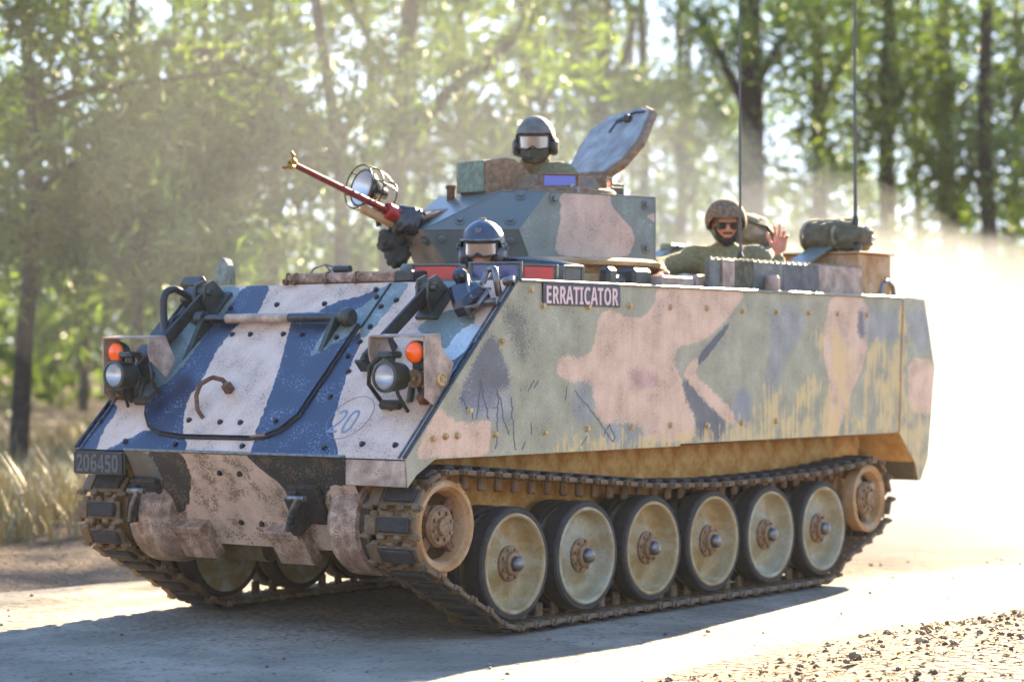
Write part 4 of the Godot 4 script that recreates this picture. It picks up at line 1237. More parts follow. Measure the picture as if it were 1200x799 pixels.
func lump(r: Vector3, rough: float, seed_: int, nu := 20, nv := 14) -> G:
	var f := noise(seed_, 1.0, FastNoiseLite.TYPE_SIMPLEX, 3)
	var rows := []
	for i in nv + 1:
		var ph := PI * i / nv - PI / 2
		var row := PackedVector3Array()
		for j in nu:
			var th := TAU * j / nu
			var d := Vector3(cos(ph) * sin(th), sin(ph), cos(ph) * cos(th))
			var s := Vector3(signf(d.x) * pow(absf(d.x), 0.75), signf(d.y) * pow(absf(d.y), 0.75), signf(d.z) * pow(absf(d.z), 0.75))
			row.append(s * r * (1.0 + rough * f.get_noise_3d(d.x * 1.6, d.y * 1.6, d.z * 1.6)))
		rows.append(row)
	var g := G.new()
	g.grid(rows, true)
	return g


func vision_block(parent: Node3D, at: Vector3, n: Vector3, w: float, h: float, lens: Material, m: Material) -> void:
	var bs := facing(n)
	var g := G.new()
	g.box(at - n * 0.05, Vector3(w * 0.94, h * 0.96, 0.12), 0.008, bs)
	for s in [-1.0, 1.0]:
		g.box(at + bs.x * s * (w / 2 - 0.008) + n * 0.012, Vector3(0.016, h, 0.018), 0.004, bs)
		g.box(at + bs.y * s * (h / 2 - 0.007) + n * 0.0125, Vector3(w, 0.014, 0.018), 0.004, bs)
	part(parent, "vision_block", [g, m])
	g = G.new()
	g.box(at + n * 0.0105, Vector3(w - 0.05, h - 0.032, 0.006), 0.002, bs)
	part(parent, "vision_glass", [g, lens])


func roof_fittings(v: Node3D) -> void:
	var g := G.new()
	g.box(Vector3(0.36, 1.924, -0.08), Vector3(0.66, 0.062, 0.80), 0.010)
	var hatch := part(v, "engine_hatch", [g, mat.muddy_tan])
	g = G.new()
	g.box(Vector3(0.36, 1.925, 0.385), Vector3(0.66, 0.066, 0.124), 0.010)
	part(v, "hatch_hinge_cover", [g, mat.black_paint])
	for z in [-0.40, -0.16, 0.06, -0.46]:
		g = G.new()
		g.tube([Vector3(0.03, 1.955, z), Vector3(0.01, 1.95, z), Vector3(0.005, 1.915, z), Vector3(0.0, 1.895, z)], 0.007, 0.007, 6)
		g.lathe([Vector2(0, -0.012), Vector2(0.018, -0.012), Vector2(0.018, 0.012), Vector2(0, 0.012)], Vector3(0.0, 1.905, z), Vector3.LEFT, 10)
		part(hatch, "latch", [g, mat.rust])
	g = G.new()
	g.tube([Vector3(0.10, 1.955, -0.36), Vector3(0.10, 1.985, -0.33), Vector3(0.10, 2.005, -0.25), Vector3(0.10, 1.99, -0.18), Vector3(0.10, 1.97, -0.15)], 0.006, 0.006, 6)
	g.tube([Vector3(0.10, 2.005, -0.25), Vector3(0.12, 1.955, -0.21)], 0.006, 0.006, 6)
	g.tube([Vector3(0.22, 1.955, -0.36), Vector3(0.22, 2.005, -0.25), Vector3(0.22, 1.97, -0.15)], 0.006, 0.006, 6)
	part(hatch, "wire_handle", [g, mat.steel])
	g = G.new()
	g.cyl(Vector3(0.10, 1.975, -0.17), Vector3(0.10, 1.975, -0.06), 0.022, 0.022, 14)
	part(hatch, "handle_grip", [g, mat.black_plastic])
	# the driver's hatch ring and vision blocks
	var c := Vector3(0.60, TOP, 0.62)
	g = G.new()
	g.lathe([Vector2(0.27, 0), Vector2(0.37, 0), Vector2(0.37, 0.035), Vector2(0.33, 0.05), Vector2(0.27, 0.05), Vector2(0.27, 0)], c, Vector3.UP, 36)
	part(v, "driver_hatch_ring", [g, mat.green_paint])
	for q in [[Vector3(0.20, 1.945, 0.49), Vector3(-0.93, 0, 0.36), 0.30, "red_glass"], [Vector3(0.23, 1.947, 0.88), Vector3(-0.85, 0, 0.53), 0.30, "blue_glass"], [Vector3(0.46, 1.940, 1.00), Vector3(-0.42, 0, 0.91), 0.24, "red_glass"], [Vector3(0.74, 1.940, 1.03), Vector3(-0.15, 0, 0.99), 0.17, "dark_glass"]]:
		vision_block(v, q[0], q[1].normalized(), q[2], 0.105, mat[q[3]], mat.green_paint)
	g = G.new()
	g.box(Vector3(0.20, 1.945, 0.29), Vector3(0.10, 0.11, 0.08), 0.02)
	g.cyl(Vector3(0.16, 1.90, 0.33), Vector3(0.16, 1.985, 0.33), 0.02, 0.02, 10)
	part(v, "block_bracket", [g, mat.green_paint])
	g = G.new()
	g.lathe([Vector2(0, -0.02), Vector2(0.30, -0.02), Vector2(0.33, 0.0), Vector2(0.30, 0.035), Vector2(0.16, 0.055), Vector2(0, 0.06)].map(func(q): return q * 0.72), Vector3(0.86, 2.00, 0.76), Vector3(0.05, 1, 0.1), 32, true)
	g.cyl(Vector3(0.98, 1.90, 0.76), Vector3(0.98, 1.99, 0.76), 0.03, 0.03, 10)
	part(v, "driver_hatch_lid", [g, mat.sky_tinted_black_paint])
	# smoke gear and boxes behind it
	for q in [[Vector3(1.22, 1.945, 0.95), Vector3(0.10, 0.11, 0.08)], [Vector3(1.32, 1.925, 0.95), Vector3(0.12, 0.06, 0.06)], [Vector3(1.49, 1.945, 0.95), Vector3(0.19, 0.11, 0.14)]]:
		g = G.new()
		g.box(q[0], q[1], 0.02)
		part(v, "roof_device", [g, mat.black_paint])
	g = G.new()
	g.box(Vector3(1.78, 1.925, 0.93), Vector3(0.36, 0.07, 0.30), 0.010)
	g.box(Vector3(2.14, 1.933, 0.93), Vector3(0.34, 0.085, 0.32), 0.010)
	part(v, "hatch_coaming", [g, mat.tan_paint])
	# side bin with a cord along its top edge
	var panels := [[2.04, 2.17, "green_paint", 0.0], [2.17, 2.31, "tan_paint", 0.016], [2.31, 2.56, "canvas_green", 0.0], [2.56, 2.92, "green_paint", 0.0], [2.92, 3.38, "faded_black_paint", 0.0], [3.38, 3.97, "tan_paint", 0.0]]
	for q in panels:
		g = G.new()
		var x0: float = q[0]
		var x1: float = q[1]
		g.box(Vector3((x0 + x1) / 2, 1.983, 1.115 + q[3] / 2), Vector3(x1 - x0 - 0.002, 0.184, 0.03 + q[3]), 0.003)
		part(v, "bin_panel", [g, mat[q[2]]])
	g = G.new()
	var cord := []
	for k in 90:
		cord.append(Vector3(2.06 + 1.90 * k / 89.0, 2.078 + 0.003 * sin(k * 1.9), 1.118 + 0.006 * cos(k * 1.9)))
	g.tube(cord, 0.0075, 0.0075, 6)
	part(v, "bin_cord", [g, mat.canvas_pale])
	g = G.new()
	g.lathe([Vector2(0, 0), Vector2(0.05, 0), Vector2(0.05, 0.08), Vector2(0.04, 0.10), Vector2(0, 0.10)], Vector3(2.72, 1.89, 1.165), Vector3.UP, 16)
	part(v, "filler_cap", [g, mat.tan_paint])
	# tan stowage box, open cargo hatch leaves, lifting eye
	g = G.new()
	g.box(Vector3(4.20, 2.035, 0.80), Vector3(0.46, 0.28, 0.60), 0.008)
	g.box(Vector3(4.20, 2.182, 0.80), Vector3(0.50, 0.014, 0.64), 0.004)
	part(v, "stowage_box", [g, mat.dusty_tan])
	g = G.new()
	g.box(Vector3(3.45, 2.11, 0.30), Vector3(0.85, 0.03, 0.50), 0.008, Basis(Vector3.BACK, 0.36))
	g.box(Vector3(3.62, 2.09, 0.82), Vector3(0.75, 0.03, 0.16), 0.008, Basis(Vector3.BACK, 0.36))
	part(v, "cargo_hatch", [g, mat.grey_green_paint])
	g = G.new()
	g.box(Vector3(2.95, 2.10, 0.10), Vector3(0.62, 0.03, 0.10), 0.008, Basis(Vector3.BACK, 0.42))
	g.box(Vector3(3.22, 2.20, 0.10), Vector3(0.16, 0.07, 0.10), 0.01)
	part(v, "hatch_strut", [g, mat.grey_green_paint])
	g = G.new()
	g.tube([Vector3(4.27, 1.89, 1.10), Vector3(4.30, 1.97, 1.10), Vector3(4.375, 2.0, 1.10), Vector3(4.45, 1.97, 1.10), Vector3(4.48, 1.89, 1.10)], 0.018, 0.018, 8)
	part(v, "lifting_eye", [g, mat.steel])
	# whip aerials
	for q in [[2.615, 1.0, 0.010], [4.112, 1.0, 0.015]]:
		g = G.new()
		g.lathe([Vector2(0, 0), Vector2(0.045, 0), Vector2(0.045, 0.05), Vector2(0.022, 0.07), Vector2(0.022, 0.22), Vector2(q[2], 0.25)], Vector3(q[0], TOP if q[0] < 3 else 2.19, q[1]), Vector3.UP, 14)
		var a := part(v, "aerial_base", [g, mat.black_plastic])
		g = G.new()
		g.tube([Vector3(q[0], 2.1, q[1]), Vector3(q[0] - 0.005, 2.8, q[1]), Vector3(q[0] - 0.01, 3.6, q[1]), Vector3(q[0] + 0.01, 4.6, q[1])], q[2], q[2] * 0.5, 8)
		part(a, "aerial_whip", [g, mat.aerial])


func vehicle() -> void:
	plain("turret_paint", Color(0.35, 0.37, 0.35), 0.30, 0.0, null)
	plain("turret_bolt", Color(0.36, 0.38, 0.37), 0.4, 0.3)
	plain("black_glossy", Color(0.05, 0.05, 0.055), 0.2)
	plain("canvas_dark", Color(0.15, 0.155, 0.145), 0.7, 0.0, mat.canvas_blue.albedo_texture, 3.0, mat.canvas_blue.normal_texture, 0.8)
	plain("shutter_green", Color(0.42, 0.50, 0.42), 0.55, 0.0, mat.tan_paint.albedo_texture, 4.0)
	plain("faded_black_paint", Color(0.33, 0.335, 0.345), 0.6, 0.0, mat.tan_paint.albedo_texture, 2.0)
	plain("aerial", Color(0.30, 0.29, 0.27), 0.6)
	var v := thing("armoured_personnel_carrier", VEHICLE_AT, "camouflaged tracked armoured personnel carrier driving along the dusty road", "armoured vehicle")
	hull(v)
	for s in [1.0, -1.0]:
		light_cluster(v, s)
	front_fittings(v)
	tracks(v)
	wheels(v)
	turret(v)
	roof_fittings(v)


# ------------------------------------------------------------------ crew
# joins tapered capsules [a, b, ra, rb] and ellipsoids [centre, radii] smoothly and meshes the surface
func flesh(bones: Array, cell: float, blend: float) -> G:
	var lo := Vector3.ONE * 1e6
	var hi := -lo
	for b in bones:
		for k in 2 if b.size() == 4 else 1:
			var r: Vector3 = Vector3.ONE * float(b[2 + k]) if b.size() == 4 else b[1]
			lo = lo.min(b[k] - r)
			hi = hi.max(b[k] + r)
	lo -= Vector3.ONE * (blend + cell * 2)
	hi += Vector3.ONE * (blend + cell * 2)
	var nx := int((hi.x - lo.x) / cell) + 2
	var ny := int((hi.y - lo.y) / cell) + 2
	var nz := int((hi.z - lo.z) / cell) + 2
	var f := PackedFloat32Array()
	f.resize(nx * ny * nz)
	f.fill(1.0)
	for b in bones:
		var cap: bool = b.size() == 4
		var p0: Vector3 = b[0]
		var p1: Vector3 = b[1] if cap else b[0]
		var r: Vector3 = Vector3.ONE * maxf(b[2], b[3]) if cap else b[1]
		var reach := r + Vector3.ONE * (blend + cell * 2)
		var a := ((p0.min(p1) - reach - lo) / cell).floor()
		var z := ((p0.max(p1) + reach - lo) / cell).ceil()
		var axis := p1 - p0
		var l2 := maxf(axis.length_squared(), 1e-9)
		var rmin: float = minf(r.x, minf(r.y, r.z))
		for k in range(maxi(0, int(a.z)), mini(nz, int(z.z) + 1)):
			for j in range(maxi(0, int(a.y)), mini(ny, int(z.y) + 1)):
				var at := (k * ny + j) * nx
				for i in range(maxi(0, int(a.x)), mini(nx, int(z.x) + 1)):
					var p := lo + Vector3(i, j, k) * cell
					var d: float
					if cap:
						var t := clampf((p - p0).dot(axis) / l2, 0.0, 1.0)
						d = (p - p0 - axis * t).length() - lerpf(b[2], b[3], t)
					else:
						d = (((p - p0) / r).length() - 1.0) * rmin
					var o := f[at + i]
					var h := maxf(blend - absf(o - d), 0.0) / blend
					f[at + i] = minf(o, d) - h * h * blend * 0.25
	var ids := PackedInt32Array()
	ids.resize(nx * ny * nz)
	ids.fill(-1)
	var pts := PackedVector3Array()
	var cells := []
	var corners := [0, 1, nx, nx + 1, nx * ny, nx * ny + 1, nx * ny + nx, nx * ny + nx + 1]
	var edges := [[0, 1], [2, 3], [4, 5], [6, 7], [0, 2], [1, 3], [4, 6], [5, 7], [0, 4], [1, 5], [2, 6], [3, 7]]
	for k in nz - 1:
		for j in ny - 1:
			var at := (k * ny + j) * nx
			for i in nx - 1:
				var s0 := f[at + i]
				if absf(s0) > cell * 2.0:
					continue
				var inside := 0
				for c in corners:
					if f[at + i + c] < 0.0:
						inside += 1
				if inside == 0 or inside == 8:
					continue
				var sum := Vector3.ZERO
				var n := 0
				for e in edges:
					var u := f[at + i + corners[e[0]]]
					var w := f[at + i + corners[e[1]]]
					if (u < 0.0) != (w < 0.0):
						var t := u / (u - w)
						var c0 := Vector3(e[0] & 1, (e[0] >> 1) & 1, e[0] >> 2)
						var c1 := Vector3(e[1] & 1, (e[1] >> 1) & 1, e[1] >> 2)
						sum += c0.lerp(c1, t)
						n += 1
				ids[at + i] = pts.size()
				pts.append(lo + (Vector3(i, j, k) + sum / n) * cell)
				cells.append(at + i)
	var tris := PackedInt32Array()
	var steps := [1, nx, nx * ny]
	for c in cells:
		for ax in 3:
			var u: float = f[c]
			var w: float = f[c + steps[ax]]
			if (u < 0.0) == (w < 0.0):
				continue
			var b: int = steps[(ax + 1) % 3]
			var d: int = steps[(ax + 2) % 3]
			if c - b - d < 0:
				continue
			var q := [ids[c], ids[c - b], ids[c - b - d], ids[c - d]]
			if q.min() < 0:
				continue
			if u < 0.0:
				tris.append_array([q[0], q[1], q[2], q[0], q[2], q[3]])
			else:
				tris.append_array([q[0], q[2], q[1], q[0], q[3], q[2]])
	var nn := PackedVector3Array()
	nn.resize(pts.size())
	for k in range(0, tris.size(), 3):
		var m := (pts[tris[k + 1]] - pts[tris[k]]).cross(pts[tris[k + 2]] - pts[tris[k]])
		for e in 3:
			nn[tris[k + e]] += m
	var g := G.new()
	for k in range(0, tris.size(), 3):
		for e in [0, 2, 1]:
			g.corner(pts[tris[k + e]], nn[tris[k + e]].normalized(), Vector2.ZERO)
	return g


# a head about its centre, looking along +z
func head_bones() -> Array:
	return [
		[Vector3(0, 0.030, -0.012), Vector3(0.074, 0.092, 0.094)], [Vector3(0, -0.030, 0.030), Vector3(0.060, 0.075, 0.060)],
		[Vector3(0, -0.088, 0.058), Vector3(0, -0.096, 0.062), 0.024, 0.020], [Vector3(0, 0.012, 0.088), Vector3(0, -0.028, 0.106), 0.009, 0.015],
		[Vector3(-0.014, -0.034, 0.094), Vector3(0.014, -0.034, 0.094), 0.010, 0.010], [Vector3(-0.020, -0.062, 0.086), Vector3(0.020, -0.062, 0.086), 0.008, 0.008],
		[Vector3(-0.016, -0.073, 0.085), Vector3(0.016, -0.073, 0.085), 0.009, 0.009], [Vector3(-0.044, 0.024, 0.068), Vector3(0.044, 0.024, 0.068), 0.016, 0.016],
		[Vector3(-0.046, -0.024, 0.060), Vector3(-0.030, -0.030, 0.070), 0.020, 0.016], [Vector3(0.046, -0.024, 0.060), Vector3(0.030, -0.030, 0.070), 0.020, 0.016],
		[Vector3(-0.076, 0.012, -0.010), Vector3(-0.078, -0.022, -0.004), 0.014, 0.010], [Vector3(0.076, 0.012, -0.010), Vector3(0.078, -0.022, -0.004), 0.014, 0.010],
		[Vector3(0, -0.06, -0.030), Vector3(0, -0.18, -0.045), 0.056, 0.060]]


func moved(bones: Array, x: Transform3D) -> Array:
	var out := []
	for b in bones:
		if b.size() == 4:
			out.append([x * b[0], x * b[1], b[2], b[3]])
	return out


# a shell over the head from the crown down to a brim whose height depends on the direction
func dome(r: Vector3, c: Vector3, brim: Callable, nu := 40, nv := 14, wall := 0.006) -> G:
	var g := G.new()
	for inner in 2:
		var rr := r - Vector3.ONE * wall * inner
		var rows := []
		for i in nv + 1:
			var row := PackedVector3Array()
			for j in nu:
				var th := TAU * j / nu
				var low: float = brim.call(th)
				var ph := lerpf(PI / 2, asin(clampf(low / r.y, -0.95, 0.95)), float(i) / nv)
				row.append(c + Vector3(cos(ph) * sin(th), sin(ph), cos(ph) * cos(th)) * rr)
			rows.append(row)
		if inner == 0:
			rows.reverse()
		g.grid(rows, true)
		if inner == 0:
			pass
	return g


# a band that follows the face: lens or frame, between two heights that depend on the angle
func visor(r: Vector3, c: Vector3, half: float, lo: Callable, hi: Callable, thick: float, nu := 24) -> G:
	var g := G.new()
	for s in 2:
		var rr := r + Vector3.ONE * thick * (1 - s)
		var rows := []
		for i in 5:
			var row := PackedVector3Array()
			for j in nu + 1:
				var th := lerpf(-half, half, float(j) / nu)
				var y: float = lerpf(lo.call(th), hi.call(th), i / 4.0)
				row.append(c + Vector3(sin(th) * rr.x, y, cos(th) * rr.z))
			rows.append(row)
		if s == 1:
			rows.reverse()
		g.grid(rows)
	return g


# an open hand: palm and four fingers up +y, palm facing +z, thumb towards -x
func hand_bones(spread: float, curl: Array) -> Array:
	var b := [[Vector3(-0.020, 0.012, 0), Vector3(-0.026, 0.078, 0), 0.019, 0.014], [Vector3(0.0, 0.010, 0), Vector3(-0.004, 0.084, 0), 0.020, 0.014], [Vector3(0.018, 0.012, 0), Vector3(0.018, 0.080, 0), 0.019, 0.013], [Vector3(0.030, 0.016, 0), Vector3(0.036, 0.070, 0), 0.015, 0.012], [Vector3(0, -0.05, -0.004), Vector3(0, 0.02, 0), 0.026, 0.024]]
	var base := [Vector3(-0.031, 0.085, 0), Vector3(-0.009, 0.092, 0), Vector3(0.014, 0.088, 0), Vector3(0.035, 0.076, 0)]
	var long := [0.074, 0.082, 0.076, 0.060]
	for k in 4:
		var a: float = spread * (k - 1.4)
		var p: Vector3 = base[k]
		var bend := 0.10
		for s in 3:
			bend += curl[k] * [0.7, 1.1, 0.8][s]
			var l: float = long[k] * [0.46, 0.30, 0.24][s]
			var d := Vector3(sin(a) * cos(bend), cos(a) * cos(bend), sin(bend))
			b.append([p, p + d * l, 0.0098 - 0.001 * s, 0.0090 - 0.001 * s])
			p += d * l
	var t := Vector3(-0.030, 0.020, 0.006)
	for d in [Vector3(-0.030, 0.026, 0.010), Vector3(-0.020, 0.030, 0.006), Vector3(-0.008, 0.024, 0.003)]:
		b.append([t, t + d, 0.014 if t.x > -0.04 else 0.0105, 0.0100])
		t += d
	return b


func crew() -> void:
	commander()
	driver()
	passenger()


func commander() -> void:
	var hc := Vector3(1.79, 2.815, 0.01)
	var look := Basis(Vector3.UP, deg_to_rad(-62)) * Basis(Vector3.RIGHT, 0.06)
	var x := Transform3D(look, hc)
	var n := thing("person", Vector3(1.79, 1.95, 0.0), "person in grey crew helmet and clear goggles standing in the turret hatch", "person")
	var g := flesh(head_bones(), 0.006, 0.014)
	var body := G.new()
	body.put(g, x)
	var nb := flesh([[hc + Vector3(0.03, -0.12, 0), hc + Vector3(0.05, -0.28, 0), 0.058, 0.075], [hc + Vector3(0.05, -0.225, -0.15), hc + Vector3(0.05, -0.225, 0.15), 0.066, 0.07], [hc + Vector3(0.05, -0.34, 0), hc + Vector3(0.05, -0.72, 0), 0.14, 0.14], [hc + Vector3(0.05, -0.28, -0.18), hc + Vector3(0.0, -0.58, -0.25), 0.055, 0.045], [hc + Vector3(0.05, -0.28, 0.18), hc + Vector3(0.0, -0.58, 0.25), 0.055, 0.045]], 0.016, 0.05)
	body.put(nb, Transform3D.IDENTITY)
	part(n, "body", [body, mat.skin])
	g = flesh([[hc + Vector3(0.05, -0.215, -0.15), hc + Vector3(0.05, -0.215, 0.15), 0.086, 0.095], [hc + Vector3(0.04, -0.165, 0), hc + Vector3(0.05, -0.24, 0), 0.072, 0.11], [hc + Vector3(0.05, -0.36, 0), hc + Vector3(0.05, -0.74, 0), 0.165, 0.16], [hc + Vector3(0.05, -0.235, -0.20), hc + Vector3(-0.02, -0.60, -0.25), 0.078, 0.062], [hc + Vector3(0.05, -0.235, 0.20), hc + Vector3(-0.02, -0.60, 0.25), 0.078, 0.062]], 0.014, 0.05)
	part(n, "jacket", [g, mat.uniform])
	g = flesh([[x * Vector3(-0.05, -0.125, 0.01), x * Vector3(0.05, -0.125, 0.01), 0.045, 0.045], [x * Vector3(0, -0.15, 0.03), x * Vector3(0.03, -0.22, 0.05), 0.05, 0.03], [x * Vector3(0, -0.14, -0.02), x * Vector3(0, -0.20, -0.03), 0.075, 0.085]], 0.008, 0.03)
	part(n, "scarf", [g, mat.scarf])
	g = G.new()
	g.put(visor(Vector3(0.088, 0, 0.110), Vector3(0, 0, 0), 1.35, func(th): return -0.115 + 0.02 * absf(th), func(th): return -0.018 - 0.01 * cos(th), 0.004), x)
	part(n, "face_mask", [g, mat.face_mask])
	g = G.new()
	g.put(dome(Vector3(0.125, 0.145, 0.140), Vector3(0, 0.022, -0.012), func(th): return 0.034 if absf(wrapf(th, -PI, PI)) < 1.15 else lerpf(0.034, -0.085, clampf((absf(wrapf(th, -PI, PI)) - 1.15) / 0.5, 0, 1))), x)
	var helmet := part(n, "helmet", [g, mat.helmet_grey])
	g = G.new()
	for s in [-1.0, 1.0]:
		var e := G.new()
		e.lathe([Vector2(0, -0.01), Vector2(0.050, -0.01), Vector2(0.056, 0.01), Vector2(0.052, 0.03), Vector2(0.03, 0.04), Vector2(0, 0.042)], Vector3(s * 0.103, -0.028, -0.005), Vector3(s, 0, 0.1), 18)
		e.box(Vector3(s * 0.135, -0.03, 0.0), Vector3(0.02, 0.075, 0.03), 0.006)
		g.put(e, x)
	g.tube([x * Vector3(-0.11, -0.05, 0.03), x * Vector3(-0.10, -0.085, 0.09), x * Vector3(-0.05, -0.095, 0.13), x * Vector3(-0.02, -0.09, 0.135)], 0.005, 0.007, 6)
	g.box(x * Vector3(-0.012, -0.09, 0.135), Vector3(0.03, 0.025, 0.025), 0.006)
	g.tube([x * Vector3(0.10, -0.06, 0.02), x * Vector3(0.06, -0.12, 0.06), x * Vector3(0, -0.135, 0.075), x * Vector3(-0.06, -0.12, 0.06), x * Vector3(-0.10, -0.06, 0.02)], 0.007, 0.007, 6)
	part(helmet, "headset", [g, mat.black_plastic])
	g = G.new()
	g.put(visor(Vector3(0.098, 0, 0.118), Vector3(0, 0, 0), 1.15, func(th): return -0.048 + 0.022 * exp(-th * th * 30.0) + 0.012 * absf(th), func(th): return 0.036, 0.004), x)
	var gog := part(n, "goggles", [g, mat.goggle_glass])
	g = G.new()
	var upper := []
	for k in 25:
		var th := lerpf(-1.1, 1.1, k / 24.0)
		upper.append(x * Vector3(sin(th) * 0.101, 0.040, cos(th) * 0.121))
	var lower := []
	for k in 25:
		var th := lerpf(-1.1, 1.1, k / 24.0)
		lower.append(x * Vector3(sin(th) * 0.101, -0.050 + 0.024 * exp(-th * th * 30.0) + 0.014 * absf(th), cos(th) * 0.121))
	g.tube(upper, 0.007, 0.007, 6)
	g.tube(lower, 0.006, 0.006, 6)
	g.tube([upper[0], lower[0]], 0.008, 0.008, 6)
	g.tube([upper[24], lower[24]], 0.008, 0.008, 6)
	part(gog, "goggle_frame", [g, mat.black_plastic])


func driver() -> void:
	var hc := Vector3(0.61, 2.095, 0.50)
	var look := Basis(Vector3.UP, deg_to_rad(-66)) * Basis(Vector3.RIGHT, 0.06)
	var x := Transform3D(look, hc)
	var n := thing("person", Vector3(0.62, 1.10, 0.56), "person in dark blue helmet with goggles looking out of the driver's hatch", "person")
	var body := G.new()
	body.put(flesh(head_bones(), 0.006, 0.014), x)
	body.put(flesh([[hc + Vector3(0.03, -0.12, 0.02), hc + Vector3(0.05, -0.30, 0.05), 0.058, 0.075], [hc + Vector3(0.05, -0.33, -0.12), hc + Vector3(0.05, -0.33, 0.22), 0.075, 0.075], [hc + Vector3(0.05, -0.40, 0.05), hc + Vector3(0.06, -0.80, 0.05), 0.14, 0.15]], 0.018, 0.05), Transform3D.IDENTITY)
	part(n, "body", [body, mat.skin])
	var g := flesh([[hc + Vector3(0.05, -0.34, -0.12), hc + Vector3(0.05, -0.34, 0.22), 0.095, 0.095], [hc + Vector3(0.05, -0.40, 0.05), hc + Vector3(0.06, -0.82, 0.05), 0.165, 0.17], [hc + Vector3(0.04, -0.20, 0.02), hc + Vector3(0.05, -0.30, 0.05), 0.075, 0.11]], 0.018, 0.05)
	part(n, "jacket", [g, mat.uniform])
	g = G.new()
	var brim := func(th):
		var a := absf(wrapf(th, -PI, PI))
		return 0.034 if a < 1.05 else lerpf(0.034, -0.060, clampf((a - 1.05) / 0.45, 0, 1))
	g.put(dome(Vector3(0.130, 0.145, 0.145), Vector3(0, 0.022, -0.012), brim), x)
	for s in [-1.0, 1.0]:
		g.put(lump(Vector3(0.038, 0.066, 0.066), 0.0, 5), Transform3D(x.basis, x * Vector3(s * 0.102, -0.042, -0.012)))
	var helmet := part(n, "helmet", [g, mat.helmet_navy])
	g = G.new()
	var rail := []
	for k in 15:
		var th := lerpf(-1.0, 1.0, k / 14.0)
		rail.append(x * Vector3(sin(th) * 0.133, 0.050, cos(th) * 0.147 - 0.012))
	g.tube(rail, 0.008, 0.008, 6)
	g.box(x * Vector3(0, 0.095, 0.10), Vector3(0.035, 0.05, 0.025), 0.006, x.basis)
	for s in [-1.0, 1.0]:
		var ring := []
		for k in 16:
			ring.append(x * Vector3(s * 0.142, 0.012 + 0.017 * sin(TAU * k / 16), 0.005 + 0.028 * cos(TAU * k / 16)))
		g.tube(ring, 0.005, 0.005, 6, true)
	g.lathe([Vector2(0.02, -0.005), Vector2(0.02, 0.008), Vector2(0, 0.012)], x * Vector3(0, 0.168, -0.012), x.basis.y, 12)
	part(helmet, "helmet_fittings", [g, mat.steel])
	g = G.new()
	g.put(visor(Vector3(0.098, 0, 0.122), Vector3(0, 0, 0), 1.1, func(th): return -0.046 + 0.022 * exp(-th * th * 30.0) + 0.012 * absf(th), func(th): return 0.030, 0.004), x)
	var gog := part(n, "goggles", [g, mat.goggle_glass])
	g = G.new()
	for q in [[0.036, 0.0], [-0.050, 1.0]]:
		var line := []
		for k in 25:
			var th := lerpf(-1.15, 1.15, k / 24.0)
			line.append(x * Vector3(sin(th) * 0.102, q[0] + q[1] * (0.024 * exp(-th * th * 30.0) + 0.014 * absf(th)), cos(th) * 0.125))
		g.tube(line, 0.008, 0.008, 6)
	for s in [-1.0, 1.0]:
		g.tube([x * Vector3(s * 0.086, 0.03, 0.05), x * Vector3(s * 0.088, -0.02, 0.05)], 0.011, 0.011, 6)
	part(gog, "goggle_frame", [g, mat.black_plastic])


